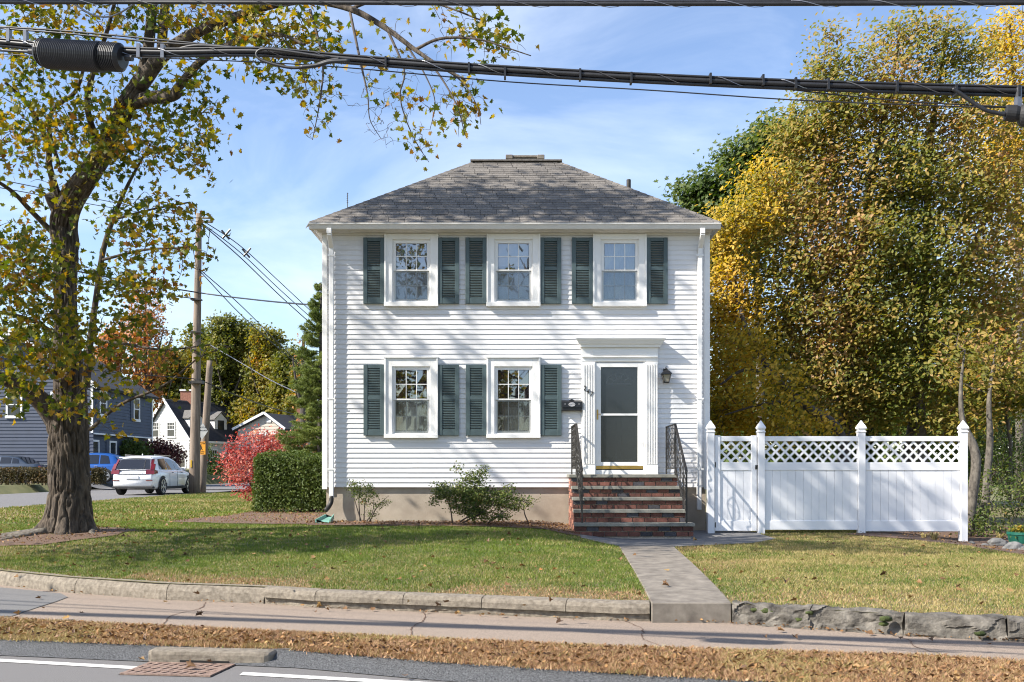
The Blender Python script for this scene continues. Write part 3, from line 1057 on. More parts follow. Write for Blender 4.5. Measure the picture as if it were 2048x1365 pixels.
# curtains inside
for i, w in enumerate(WIN):
    g0, g1 = w['g0'], w['g1']
    zt, zb = H(w['u'][0]) + .05, H(w['l'][1]) - .05
    if i == 2:
        wavy(g0 - .04, g1 + .04, zb, zt, .16, .018, 9, M['curtain'], 'curtain', wins[i])
    elif i in (3, 4):
        wavy(g0 - .04, g0 + .13, zb, zt, .19, .02, 3, M['drape'], 'drape', wins[i])
        wavy(g1 - .13, g1 + .04, zb, zt, .19, .02, 3, M['drape'], 'drape', wins[i])
        wavy(g0 - .04, g1 + .04, zb, H(w['l'][0]) - .1, .25, .012, 8, M['curtain'], 'curtain', wins[i])
    else:
        under(MB().box(g0 - .04, g1 + .04, .15, .156, H(w['u'][1]) + .1, zt).build('roller_blind', M['curtain']), wins[i])
rm = MB()
for a, b in ((ZS + .1, 3.75), (3.95, 6.38)):
    rm.add([(XL + .16, 1.9, a), (XR - .16, 1.9, a), (XR - .16, 1.9, b), (XL + .16, 1.9, b)], [(0, 1, 2, 3)])
rm.box(XL + .15, XR - .15, .15, 5.6, 3.76, 3.94)
rm.box(XL + .15, XR - .15, .15, 5.6, 1.0, 1.2)
rm.build('interior', M['interior'], house)

# shutters
def shutter(px0, px1, py0, py1):
    x0, x1, zt, zb = W(px0), W(px1), H(py0), H(py1)
    y0, y1 = -.075, -.026
    st = .082
    mb = MB()
    mb.box(x0, x0 + st, y0, y1, zb, zt); mb.box(x1 - st, x1, y0, y1, zb, zt)
    zm = zb + (zt - zb) * .545 if True else 0
    zm = zt - (zt - zb) * .47
    rails = [(zb, zb + .11), (zm - .035, zm + .035), (zt - .075, zt)]
    for a, b in rails:
        mb.box(x0 + st, x1 - st, y0 + .004, y1, a, b)
    s = mb.build('shutter', M['shutter'], house, bevel=.004)
    lv = MB()
    for a, b in ((rails[0][1], rails[1][0]), (rails[1][1], rails[2][0])):
        n = int(round((b - a) / .0335))
        p = (b - a) / n
        for k in range(n):
            z_ = a + (k + .5) * p
            lv.add([(x0 + st, y0 + .006, z_ - p * .36), (x1 - st, y0 + .006, z_ - p * .36), (x1 - st, y1 - .016, z_ + p * .30), (x0 + st, y1 - .016, z_ + p * .30),
                    (x0 + st, y0 + .006, z_ - p * .36 + .007), (x1 - st, y0 + .006, z_ - p * .36 + .007), (x1 - st, y1 - .016, z_ + p * .30 + .007), (x0 + st, y1 - .016, z_ + p * .30 + .007)],
                   [(0, 1, 2, 3), (7, 6, 5, 4), (0, 4, 5, 1), (2, 6, 7, 3)])
    lo = under(lv.build('louvers', M['shutter'], None), s)
    lo['kind'] = 'stuff'
for a, b in ((727.5, 769.6), (876.6, 918.4), (931.2, 973.4), (1080.4, 1122.2), (1143.4, 1185.6), (1292.4, 1334.4)):
    shutter(a, b, 477, 609)
for a, b in ((728, 769.3), (876.9, 918.5), (932, 973.3), (1080.6, 1122.8)):
    shutter(a, b, 730.5, 872)

# door surround
ds_ = MB()
ds_.box(W(1163), W(1189.5), -.07, -.001, H(949), H(724)); ds_.box(W(1290), W(1315), -.07, -.001, H(949), H(724))
ds_.box(W(1163), W(1315), -.075, -.001, H(724), H(696))
ds_.box(W(1163.5), W(1314.5), -.105, -.076, H(716.5), H(713.5))
ds_.box(W(1184), W(1293), -.09, -.076, H(712), H(702))
surround = ds_.build('door_surround', M['trim'], house, bevel=.004)
def pil(px0, px1):
    mb = MB()
    x0, x1 = W(px0), W(px1)
    n = 5
    rib = (x1 - x0) / (2 * n - 1)
    mb.box(x0 - .01, x1 + .01, -.125, -.071, H(949.5), H(931))
    mb.box(x0, x1, -.1, -.071, H(931), H(728))
    for k in range(n):
        mb.box(x0 + 2 * k * rib, x0 + (2 * k + 1) * rib, -.125, -.101, H(929), H(730))
    under(mb.build('pilaster', M['trim'], None, bevel=.002), surround)
pil(1166, 1188.5); pil(1290.8, 1313.3)
cr_ = MB()
cp = [(0, H(696)), (-.13, H(696)), (-.135, H(691)), (-.17, H(690)), (-.20, H(685)), (-.225, H(682)), (-.235, H(679)), (0, H(677))]
n = len(cp)
for (xa, xb) in ((W(1160), W(1319)),):
    vs = []
    for sgn, xe in ((-1, xa), (1, xb)):
        for y, z_ in cp:
            vs.append((xe + sgn * max(0, (-y - .13)) * .9, y, z_))
    cr_.add(vs, [tuple(range(n)), tuple(range(2 * n - 1, n - 1, -1))] + [(i, (i + 1) % n, n + (i + 1) % n, n + i) for i in range(n)])
under(cr_.build('crown', M['trim'], None), surround)

# storm door, inner door, threshold
sd_ = MB()
x0, x1 = W(1191.5), W(1285.5)
gx0, gx1 = W(1201.3), W(1274.8)
ya, yb = -.055, -.02
sd_.box(x0, gx0, ya, yb, H(938), H(726)); sd_.box(gx1, x1, ya, yb, H(938), H(726))
sd_.box(gx0, gx1, ya, yb, H(735.2), H(726)); sd_.box(gx0, gx1, ya, yb, H(932), H(924.7)); sd_.box(gx0, gx1, ya, yb, H(832), H(828))
sdoor = sd_.build('storm_door', M['trim'], house, bevel=.003)
under(MB().add([(gx0, -.035, H(828)), (gx1, -.035, H(828)), (gx1, -.035, H(735)), (gx0, -.035, H(735))], [(0, 1, 2, 3)]).build('pane', M['doorglass'], None, fix=False), sdoor)
under(MB().add([(gx0, -.033, H(925)), (gx1, -.033, H(925)), (gx1, -.033, H(832)), (gx0, -.033, H(832))], [(0, 1, 2, 3)]).build('pane', M['doorglass'], None, fix=False), sdoor)
under(MB().box(x0 + .003, x1 - .003, -.062, -.02, H(938.5), H(932.3)).build('kick_strip', M['brass'], None), sdoor)
hd = MB()
hd.box(W(1193), W(1195.8), -.075, -.055, H(840), H(820))
hd.tube([(W(1194.4), -.075, H(829)), (W(1194.4), -.10, H(829)), (W(1201), -.105, H(829.5))], .008, 6)
under(hd.build('handle', M['brass'], None), sdoor)
fr = MB()
fr.box(W(1189.6), W(1191.3), -.06, .1, H(941), H(725)); fr.box(W(1285.8), W(1289.5), -.06, .1, H(941), H(725))
fr.box(W(1189.6), W(1289.5), -.06, .1, H(724.9), H(722)); fr.box(W(1187), W(1291), -.068, .14, H(949.6), H(940.5))
fr.build('door_frame', M['trim'], house)
idr = MB()
idr.box(W(1191.5), W(1285.5), .05, .09, H(940), H(725.5))
for (a, b, c, d) in ((1203, 1233, 918, 870), (1243, 1273, 918, 870), (1203, 1233, 860, 800), (1243, 1273, 860, 800)):
    idr.box(W(a), W(b), .042, .05, H(c), H(d))
inner = idr.build('front_door', M['innerdoor'], house, bevel=.004)
fan = MB()
cx, cz, R = W(1238), H(768), .25
for r_, wd in ((R, .022), (R * .5, .014)):
    fan.tube([(cx + r_ * math.cos(t_), .042, cz + r_ * .85 * math.sin(t_)) for t_ in np.linspace(0, math.pi, 17)], wd / 2, 6)
fan.bar((cx - R, .042, cz), (cx + R, .042, cz), .02, .025)
for t_ in np.linspace(0, math.pi, 6)[1:-1]:
    fan.bar((cx + R * .5 * math.cos(t_), .042, cz + R * .425 * math.sin(t_)), (cx + R * math.cos(t_), .042, cz + R * .85 * math.sin(t_)), .012, .02)
under(fan.build('fanlight', M['curtain'], None), inner)

# house number
def text_mesh(s, size, name, m, parent, mtx, extrude=.004, local=True):
    cu = bpy.data.curves.new(name, 'FONT')
    cu.body = s
    cu.size = size
    cu.extrude = extrude
    cu.align_x = 'CENTER'
    cu.align_y = 'CENTER'
    tmp = bpy.data.objects.new(name + '_tmp', cu)
    COL.objects.link(tmp)
    dg = bpy.context.evaluated_depsgraph_get()
    me = bpy.data.meshes.new_from_object(tmp.evaluated_get(dg))
    bpy.data.objects.remove(tmp)
    bpy.data.curves.remove(cu)
    me.materials.clear()
    me.materials.append(m)
    me.transform(mtx)
    me.name = name
    o = link(name, me)
    if parent is not None:
        under(o, parent)
    return o
FACE = Matrix.Rotation(math.radians(90), 4, 'X')        # text lies in XZ, faces -Y
for s, px, py in (('2', 1169, 778), ('4', 1175.2, 784.5), ('7', 1182, 789.5)):
    text_mesh(s, .135, 'house_number', M['black'], house, Matrix.Translation((W(px), -.132, H(py))) @ FACE @ Matrix.Rotation(-.12, 4, 'Z'), .005)

# mailbox
mbx = empty('mailbox', (W(1143), -.1, H(824)), label='black wall mailbox with white oval emblem beside the door', cat='mailbox')
x0, x1 = W(1122.8), W(1163)
body = MB().prism([(x0, H(822.5)), (x1, H(822.5)), (x1, H(806)), (x0, H(806))], -.13, -.024)
body.build('body', M['black'], mbx, bevel=.01)
lid = MB()
lp = [(-.02, H(801)), (-.09, H(802.5)), (-.145, H(805)), (-.15, H(815.5)), (-.142, H(815.5)), (-.132, H(806.5)), (-.02, H(804))]
n = len(lp)
lid.add([(x, y, z_) for x in (x0 - .006, x1 + .006) for y, z_ in lp], [tuple(range(n)), tuple(range(2 * n - 1, n - 1, -1))] + [(i, (i + 1) % n, n + (i + 1) % n, n + i) for i in range(n)])
lid.prism([(W(1136), H(803)), (W(1150), H(803)), (W(1146), H(800.5)), (W(1143), H(799)), (W(1140), H(800.5))], -.10, -.03)
lid.build('lid', M['black'], mbx)
em = MB()
ex, ez = W(1143), H(810.5)
for rx, rz, th in ((.062, .036, .007), (.04, .022, .006), (.017, .012, .006)):
    em.tube([(ex + rx * math.cos(t_), -.154, ez + rz * math.sin(t_)) for t_ in np.linspace(0, 2 * math.pi, 25)], th / 2 + .001, 5)
for t_ in np.linspace(0, 2 * math.pi, 9)[:-1]:
    em.bar((ex + .02 * math.cos(t_), -.154, ez + .012 * math.sin(t_)), (ex + .06 * math.cos(t_), -.154, ez + .034 * math.sin(t_)), .007, .006)
em.build('emblem', M['curtain'], mbx)
for px in (1129.3, 1157):
    MB().lathe([(.009, 0), (.009, .008)], (0, 0, 0), 8).build('rivet', M['curtain'], mbx).matrix_basis = Matrix.Translation((W(px), -.15, H(809.5))) @ Matrix.Rotation(math.radians(90), 4, 'X')

# wall lantern
ln_ = empty('wall_lantern', (W(1330), -.1, H(770)), label='black carriage lantern on the wall right of the front door', cat='lantern')
lx, ly = W(1330.3), -.15
lt = MB()
lt.box(lx - .045, lx + .045, -.045, -.022, H(756), H(738))
lt.tube(cr([(lx, -.045, H(742)), (lx, -.10, H(737)), (lx, ly, H(738.5)), (lx, ly, H(743))], 4), .008, 6)
lt.tube([(lx + .018 * math.cos(t_), ly, H(737) + .018 * math.sin(t_)) for t_ in np.linspace(0, 2 * math.pi, 13)], .004, 5)
lt.build('bracket', M['black'], ln_)
lt = MB()
lt.lathe([(.02, H(741.5)), (.055, H(744)), (.095, H(748.5)), (.098, H(750.5)), (.085, H(751.5))], (lx, ly, 0), sq=True)
lt.build('hood', M['black'], ln_)
cage = MB()
for sx in (-1, 1):
    for sy in (-1, 1):
        cage.bar((lx + sx * .078, ly + sy * .078, H(751)), (lx + sx * .045, ly + sy * .045, H(766)), .012, .012)
cage.lathe([(.052, H(768)), (.055, H(766)), (.05, H(765.5))], (lx, ly, 0), sq=True)
cage.build('cage', M['black'], ln_)
MB().lathe([(.042, H(765.8)), (.074, H(751))], (lx, ly, 0), sq=True).build('glass', M['lampglass'], ln_)
MB().lathe([(.012, H(765)), (.012, H(759)), (.016, H(757)), (.004, H(754))], (lx, ly, 0), 8).build('bulb', M['curtain'], ln_)

# ------------------------------------------------------------------ brick steps
steps = empty('front_steps', (2.15, -1.5, .42), label='brick front steps with bluestone treads below the door', cat='steps')
SX0, SX1 = 1.13, 3.15
TZ = [.643, .874, 1.090, 1.292, 1.509]          # tread tops from the bottom
TD = [17.88, 18.16, 18.44, 18.72, 19.0]         # tread fronts
core = MB()
for i in range(5):
    back = -.03
    core.box(SX0 + .03 + .001 * i, SX1 - .03 - .001 * i + (.10 if i == 0 else 0), TD[i] - 20 + .045 + .03, back - .002 * i, (.2 if i == 0 else TZ[i - 1] - .04), TZ[i] - .055)
core.build('core', M['mortar'], steps)
brick_me = {}
def brick(x0, x1, y0, y1, z0, z1, dark=0):
    m = M['brick_dark'] if dark == 1 else (M['brick_pale'] if dark == 2 else M['brick'])
    mb = MB().box(x0, x1, y0, y1, z0, z1)
    mb.build('brick', m, steps)
rb = random.Random(21)
for i in range(5):
    zb = .40 if i == 0 else TZ[i - 1]
    zt = TZ[i] - .055
    x_end = SX1 + (.10 if i == 0 else 0)
    nrow = 2 if i else 2
    hgt = (zt - zb) / nrow
    y = TD[i] - 20 + .035
    for k in range(nrow):
        x = SX0 - (0 if (k + i) % 2 else .105) + .002
        while x < x_end - .03:
            a, b = max(x, SX0), min(x + .199, x_end)
            if b - a > .03:
                brick(a, b, y + rb.uniform(-.004, .004), y + .04, zb + k * hgt + .007, zb + (k + 1) * hgt - .007, 1 if rb.random() < .2 else 0)
            x += .214
# left flank
for i in range(5):
    zb = .40 if i == 0 else TZ[i - 1] - .055
    zt = TZ[i] - .055
    nrow = 2 if i == 0 else 3
    hgt = (zt - zb) / nrow
    for k in range(nrow):
        y = TD[i] - 20 + .076 + (0 if k % 2 else .1)
        while y < -.06:
            b = min(y + .194, -.04)
            for xs0, xs1 in ((SX0, SX0 + .028), (SX1 - .028, SX1)):
                if xs0 == SX0 or k < 2:
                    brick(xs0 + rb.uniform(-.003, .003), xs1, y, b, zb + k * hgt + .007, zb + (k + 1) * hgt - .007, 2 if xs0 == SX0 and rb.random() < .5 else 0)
            y += .21
for i in range(5):
    y0 = TD[i] - 20
    y1 = (TD[i + 1] - 20 + .04) if i < 4 else -.03
    mb = MB()
    nseg = 10
    xa, xb = SX0 - .03 + (.02 if i < 4 else -.01), SX1 + .01 + (.11 if i == 0 else 0)
    rr = random.Random(i)
    vs = []
    for k in range(nseg + 1):
        x = xa + (xb - xa) * k / nseg
        j = rr.uniform(-.006, .006)
        vs += [(x, y0 + j, TZ[i] - .054), (x, y1, TZ[i] - .054), (x, y1, TZ[i] + .001), (x, y0 + j, TZ[i] + rr.uniform(-.003, .002))]
    fs = []
    for k in range(nseg):
        for e in range(4):
            fs.append((4 * k + e, 4 * k + (e + 1) % 4, 4 * k + 4 + (e + 1) % 4, 4 * k + 4 + e))
    fs += [(3, 2, 1, 0), tuple(4 * nseg + e for e in range(4))]
    mb.add(vs, fs).build('tread', M['slate'], steps)

# iron handrails
def handrail(x, label):
    h = empty('handrail', (x, -1.0, 1.5), label=label, cat='handrail', group='iron handrails on the front steps')
    back, corner, foot = Vector((x - .03, -.1, 2.45)), Vector((x, -1.0, 2.47)), Vector((x + .04, -2.02, 1.57))
    m = MB()
    for a, b in ((back, corner), (corner, foot)):
        m.bar(a, b, .045, .016)
    m.build('top_rail', M['iron'], h)
    m = MB()
    lo = [Vector((back.x, back.y, 1.62)), Vector((corner.x, corner.y, 1.62)), Vector((foot.x, foot.y, .82))]
    for a, b in ((lo[0], lo[1]), (lo[1], lo[2])):
        m.bar(a, b, .025, .014)
    hi2 = [p - Vector((0, 0, .10)) for p in (back, corner, foot)]
    m.build('bottom_rail', M['iron'], h)
    for p, zb in ((back, 1.509), (corner, 1.509), (foot, .643)):
        MB().bar((p.x, p.y, zb), (p.x, p.y, p.z - .008), .026, .026, up=(0, 1, 0)).build('post', M['iron'], h)
    for (ta, tb, ba, bb, n) in ((back, corner, lo[0], lo[1], 7), (corner, foot, lo[1], lo[2], 8)):
        for k in range(1, n):
            t = k / n
            a, b = ba.lerp(bb, t), ta.lerp(tb, t)
            m = MB()
            mid = a.lerp(b, .5)
            if k % 2 == 0:
                m.bar(a, b, .014, .014, up=(0, 1, 0))
                # scroll work: a small lyre about the middle of the bar
                for sgn in (-1, 1):
                    pts = [mid + Vector((0, sgn * .045 * math.sin(q), (q / math.pi - .5) * .5)) for q in np.linspace(0, math.pi, 9)]
                    m.tube(pts, .006, 4)
                    pts = [mid + Vector((0, sgn * (.02 + .02 * math.cos(q)), .02 + .02 * math.sin(q))) for q in np.linspace(0, 2 * math.pi, 9)]
                    m.tube(pts, .005, 4)
            else:
                pts = [a.lerp(b, q) + Vector((.006 * math.sin(q * 40), .016 * math.cos(q * 26) * math.sin(math.pi * q), 0)) for q in np.linspace(0, 1, 22)]
                m.tube(pts, .0085, 5)
            m.build('baluster', M['iron'], h)
handrail(1.22, 'iron handrail at the left side of the brick steps, below the mailbox')
handrail(3.10, 'iron handrail at the right side of the brick steps, below the lantern')

# splash block
sb_ = empty('splash_block', (-3.7, -.4, .55), label='pale green plastic splash block under the left downspout', cat='splash block')
c = P(655, 1031, 19.55)
mb = MB()
vs = []
for (y, wd, z_) in ((.22, .09, .10), (-.22, .15, .02)):
    for (x, dz) in ((-wd, .07), (-wd + .02, .07), (-wd + .035, .02), (wd - .035, .02), (wd - .02, .07), (wd, .07), (wd, -.02), (-wd, -.02)):
        vs.append((c.x + x - (.05 if y < 0 else 0), c.y + y, gz(c.x, c.y) + z_ + dz))
fs = [(i, (i + 1) % 8, 8 + (i + 1) % 8, 8 + i) for i in range(8)] + [(7, 6, 1, 0), (6, 5, 4, 3), (6, 3, 2, 1), (8, 9, 14, 15), (11, 12, 13, 14), (9, 10, 11, 14)]
mb.add(vs, fs).build('trough', M['aqua'], sb_)

# ------------------------------------------------------------------ foliage tools
def fan(pts, c=(0, 0), fold=.25):
    vs = [(c[0], c[1], 0)] + [(x, y, abs(x) * fold) for x, y in pts]
    n = len(pts)
    return np.array(vs), np.array([(0, 1 + i, 1 + (i + 1) % n) for i in range(n)])
half = [(0, -.5), (.10, -.18), (.42, -.32), (.34, -.04), (.55, .10), (.26, .16), (.22, .34)]
T_MAPLE = fan(half + [(0, .58)] + [(-x, y) for x, y in half[:0:-1]])
T_OVAL = fan([(0, -.5), (.24, -.12), (.2, .22), (0, .5), (-.2, .22), (-.24, -.12)], fold=.35)
T_QUAD = (np.array([(0, -.5, 0), (.3, 0, .1), (0, .5, 0), (-.3, 0, .1)]), np.array([(0, 1, 2), (0, 2, 3)]))
T_CLUMP = fan([(0, -.5), (.18, -.2), (.5, -.25), (.3, .05), (.48, .3), (.12, .25), (0, .5), (-.2, .2), (-.5, .2), (-.28, -.05), (-.4, -.35), (-.12, -.2)], fold=.3)
T_NEEDLE = (np.array([(-.09, -.5, 0), (.09, -.5, 0), (0, .5, 0)]), np.array([(0, 1, 2)]))

def leaf_mesh(name, C, size, T, m, up=.6, axis=None, out=None, rng=RNG, droop=0.0):
    """C (n,3) leaf centres, size (n,), random orientation biased to face up / outwards"""
    C = np.asarray(C, float)
    n = len(C)
    size = np.broadcast_to(np.asarray(size, float), (n,))
    nr = rng.normal(size=(n, 3))
    nr /= np.linalg.norm(nr, axis=1, keepdims=True)
    nr = nr + np.array([0, 0, up])
    if out is not None:
        nr = nr + out
    nr /= np.linalg.norm(nr, axis=1, keepdims=True) + 1e-9
    if axis is None:
        ty = rng.normal(size=(n, 3)) + np.array([0, 0, -droop])
    else:
        ty = axis + rng.normal(size=(n, 3)) * .35
    ty = ty - nr * (ty * nr).sum(1, keepdims=True)
    ty /= np.linalg.norm(ty, axis=1, keepdims=True) + 1e-9
    tx = np.cross(ty, nr)
    tv, tf = T
    V = C[:, None, :] + size[:, None, None] * (tv[None, :, 0:1] * tx[:, None, :] + tv[None, :, 1:2] * ty[:, None, :] + tv[None, :, 2:3] * (rng.uniform(-.4, 2.6, n)[:, None, None]) * nr[:, None, :])
    k = len(tv)
    Fc = (tf[None] + (np.arange(n) * k)[:, None, None]).reshape(-1, 3)
    return np_mesh(name, V.reshape(-1, 3), Fc, m, 3)

def stuff(name, me, parent):
    o = link(name, me)
    if parent is not None:
        under(o, parent)
    o['kind'] = 'stuff'
    return o

class Tree:
    """limbs given as paths, foliage as blobs; twigs run from the nearest limb to every clump of leaves"""
    def __init__(self, name, base, label, cat='tree', group=None, seed=1):
        self.root = empty(name, base, 0, label, cat, group)
        self.r = np.random.default_rng(seed)
        self.rr = random.Random(seed)
        self.nodes = []
        self.limb = MB()
        self.twig = MB()
        self.C, self.S = [], []
        self.clumps = []
    def grow_twigs(self):
        """every clump hangs on the nearest wood, limbs first, then on twigs already grown"""
        if not self.clumps: return
        base = np.array(self.nodes)
        Q = np.array([c[0] for c in self.clumps])
        d0 = np.array([((base - q) ** 2).sum(1).min() for q in Q])
        cap = len(base) + len(Q) * 5
        nd = np.empty((cap, 3)); nd[:len(base)] = base
        m = len(base)
        for i in np.argsort(d0):
            q, tr, sag = self.clumps[i]
            k = np.argmin(((nd[:m] - q) ** 2).sum(1))
            a, b = Vector(nd[k]), Vector(q)
            L = (b - a).length
            m1 = a.lerp(b, .45) + Vector(self.r.normal(size=3) * .10 * L) + Vector((0, 0, sag * L))
            p = cr([a, m1, b], 3)
            f = 1 + min(1.2, L * .6)
            self.twig.tube(p, [tr * f * (1 - .1 * j) for j in range(len(p))], 3, cap=False)
            for j in (2, 3, 4, 5, 6):
                nd[m] = p[j]; m += 1
    def limb_path(self, pts, rad, seg=8, n=5, mb=None):
        p = cr(pts, n)
        m = len(p)
        rr_ = np.interp(np.linspace(0, 1, m), np.linspace(0, 1, len(rad)), rad)
        (mb or self.limb).tube(p, list(rr_), seg)
        self.nodes += [tuple(q) for q in p]
        return p
    def blob(self, c, r, n_clump, per, csize, leaf, shell=.35, twig=True, tr=.006, sag=.12, flat=.6):
        c, r = np.asarray(c, float), np.asarray(r, float) * np.ones(3)
        nd = np.array(self.nodes) if self.nodes else None
        for _ in range(n_clump):
            d = self.r.normal(size=3)
            d /= np.linalg.norm(d)
            q = c + d * r * (self.r.random() ** shell)
            if twig and nd is not None:
                self.clumps.append((q, tr, sag))
            if per <= 0:
                continue
            k = max(1, int(per * self.r.uniform(.5, 1.5)))
            off = self.r.normal(size=(k, 3)) * csize * np.array([1, 1, flat])
            self.C.append(q + off)
            self.S.append(leaf * self.r.uniform(.65, 1.3, k))
    def finish(self, bark, leafm, T, up=.6, out=None, leaf_obj=0, leaf_obj_mat=None, droop=0.0, twigm=None, smooth=True, name='crown', cam_sort=True, trunk=True):
        self.grow_twigs()
        if trunk and self.limb.v:
            self.limb.build('trunk', bark, self.root, smooth=smooth, fix=False)
        if self.twig.v:
            tag(self.twig.build('twigs', twigm or M['twig'], self.root, fix=False), kind='stuff')
        if not self.C:
            return
        C, S = np.concatenate(self.C), np.concatenate(self.S)
        if leaf_obj:
            px = C[:, 0] / (C[:, 1] + 20) * F + 1024
            py = 940 - (C[:, 2] - 1.6) / (C[:, 1] + 20) * F
            vis = (px > 5) & (px < 2043) & (py > 5) & (py < 1360)
            score = np.where(vis, S / (C[:, 1] + 20), 0)
            order = np.argsort(-score)
            sel, rest = order[:leaf_obj], order[leaf_obj:]
            tv, tf = T
            var = []
            for v in range(6):
                cup = self.rr.uniform(-.1, .9)
                q = tv.copy()
                q[:, 2] = np.abs(q[:, 0]) * cup + q[:, 1] ** 2 * self.rr.uniform(-.5, .4)
                var.append(np_mesh('leaf', q, tf, leaf_obj_mat, 3))
            for i in sel:
                o = link('leaf', var[self.rr.randrange(6)])
                under(o, self.root)
                nr = Vector(self.r.normal(size=3)).normalized() + Vector((0, -.2, up))
                qd = nr.to_track_quat('Z', 'Y') @ Quaternion((0, 0, 1), self.rr.uniform(0, 6.28))
                o.matrix_basis = Matrix.Translation(Vector(C[i])) @ qd.to_matrix().to_4x4() @ Matrix.Scale(float(S[i]), 4)
            C, S = C[rest], S[rest]
        stuff(name, leaf_mesh(name, C, S, T, leafm, up, out=out, rng=self.r, droop=droop), self.root)

L = {}
L['maple'] = leaf_mat('turning maple leaf', [(0.0, (0.030, 0.052, 0.010)), (0.35, (0.075, 0.105, 0.014)), (0.55, (0.20, 0.19, 0.022)), (0.72, (0.34, 0.24, 0.025)), (0.86, (0.26, 0.12, 0.025)), (1.0, (0.12, 0.055, 0.02))], .38, patch=.9, pw=.4)
L['maple_obj'] = leaf_mat('turning maple leaf single', [(0.0, (0.035, 0.06, 0.010)), (0.35, (0.085, 0.115, 0.014)), (0.6, (0.24, 0.21, 0.022)), (0.8, (0.36, 0.23, 0.025)), (1.0, (0.22, 0.09, 0.022))], .38, obj=True, patch=.9, pw=.3)
L['olive'] = leaf_mat('olive and bronze leaf', [(0.0, (0.075, 0.105, 0.015)), (0.37, (0.16, 0.17, 0.03)), (0.56, (0.27, 0.225, 0.048)), (0.74, (0.37, 0.25, 0.065)), (0.89, (0.48, 0.30, 0.16)), (1.0, (0.42, 0.16, 0.032))], .45, patch=.45, pw=.42)
L['gold'] = leaf_mat('golden leaf', [(0.0, (0.10, 0.10, 0.010)), (0.3, (0.27, 0.22, 0.022)), (0.6, (0.52, 0.35, 0.035)), (0.85, (0.62, 0.40, 0.07)), (1.0, (0.44, 0.20, 0.02))], .4, patch=.6, pw=.4)
L['orange'] = leaf_mat('orange pink leaf', [(0.0, (0.12, 0.08, 0.02)), (0.4, (0.42, 0.20, 0.05)), (0.7, (0.50, 0.24, 0.11)), (1.0, (0.46, 0.14, 0.03))], .35, patch=.5)
L['green'] = leaf_mat('green leaf', [(0.0, (0.018, 0.04, 0.007)), (0.5, (0.055, 0.09, 0.014)), (0.85, (0.12, 0.145, 0.022)), (1.0, (0.26, 0.22, 0.03))], .3, patch=.6)
L['hedge'] = leaf_mat('hedge leaf', [(0.0, (0.03, 0.052, 0.010)), (0.5, (0.075, 0.112, 0.02)), (0.9, (0.11, 0.14, 0.03)), (1.0, (0.19, 0.18, 0.05))], .2, patch=3.0, pw=.3)
L['rust_hedge'] = leaf_mat('browning hedge leaf', [(0.0, (0.03, 0.035, 0.012)), (0.5, (0.09, 0.07, 0.025)), (1.0, (0.16, 0.09, 0.04))], .2, patch=1.0)
L['red_bush'] = leaf_mat('burning red leaf', [(0.0, (0.22, 0.035, 0.035)), (0.45, (0.40, 0.085, 0.075)), (0.75, (0.52, 0.20, 0.15)), (0.93, (0.52, 0.28, 0.14)), (1.0, (0.16, 0.13, 0.03))], .35, patch=1.0)
L['maroon'] = leaf_mat('maroon leaf', [(0.0, (0.06, 0.025, 0.022)), (0.6, (0.14, 0.045, 0.04)), (1.0, (0.20, 0.09, 0.05))], .2, patch=1.0)
L['shrub'] = leaf_mat('small shrub leaf', [(0.0, (0.03, 0.058, 0.012)), (0.55, (0.085, 0.12, 0.025)), (0.88, (0.19, 0.20, 0.05)), (1.0, (0.30, 0.11, 0.035))], .25, patch=4.0, pw=.25)
L['woods'] = leaf_mat('autumn oak crown', [(0.0, (0.05, 0.065, 0.013)), (0.4, (0.12, 0.135, 0.024)), (0.7, (0.23, 0.20, 0.035)), (0.9, (0.33, 0.21, 0.04)), (1.0, (0.36, 0.14, 0.03))], .35, patch=.22, pw=.55)
L['spruce'] = leaf_mat('spruce needle', [(0.0, (0.05, 0.085, 0.018)), (0.6, (0.15, 0.19, 0.04)), (1.0, (0.28, 0.29, 0.08))], .25, patch=1.5, pw=.3)
L['fallen'] = leaf_mat('fallen leaf', [(0.0, (0.08, 0.045, 0.025)), (0.5, (0.20, 0.11, 0.05)), (0.85, (0.34, 0.22, 0.08)), (1.0, (0.40, 0.16, 0.05))], .1, obj=True, patch=.5, pw=.2)
L['litter'] = leaf_mat('leaf litter', [(0.0, (0.06, 0.032, 0.018)), (0.5, (0.18, 0.09, 0.035)), (0.85, (0.32, 0.18, 0.07)), (1.0, (0.36, 0.26, 0.10))], .1, patch=2.0, pw=.2)
G_GREEN = leaf_mat('green grass', [(0.0, (0.045, 0.085, 0.011)), (0.5, (0.11, 0.165, 0.023)), (1.0, (0.22, 0.25, 0.045))], .25, patch=1.3, pw=.4)
G_STRAW = leaf_mat('straw grass', [(0.0, (0.18, 0.155, 0.05)), (0.5, (0.33, 0.265, 0.10)), (1.0, (0.48, 0.38, 0.18))], .2, patch=1.3, pw=.3)
G_BROWN = leaf_mat('dead brown grass', [(0.0, (0.17, 0.09, 0.05)), (0.5, (0.37, 0.22, 0.115)), (1.0, (0.54, 0.38, 0.21))], .15, patch=2.5, pw=.3)

# ------------------------------------------------------------------ grass
def blades(name, X, D, Z, h, w, m, parent, rng, lean=1.1):
    n = len(X)
    a = rng.uniform(0, 2 * np.pi, n)
    t = rng.uniform(0, 2 * np.pi, n)
    lx, ly = np.cos(t) * h * lean * rng.random(n), np.sin(t) * h * lean * rng.random(n)
    b = np.stack([X, D - 20, Z], 1)
    s = np.stack([np.cos(a), np.sin(a), 0 * a], 1) * (w / 2)[:, None]
    tip = b + np.stack([lx, ly, h], 1)
    V = np.stack([b - s, b + s, tip], 1).reshape(-1, 3)
    return stuff(name, np_mesh(name, V, np.arange(3 * n).reshape(-1, 3), m, 3), parent)

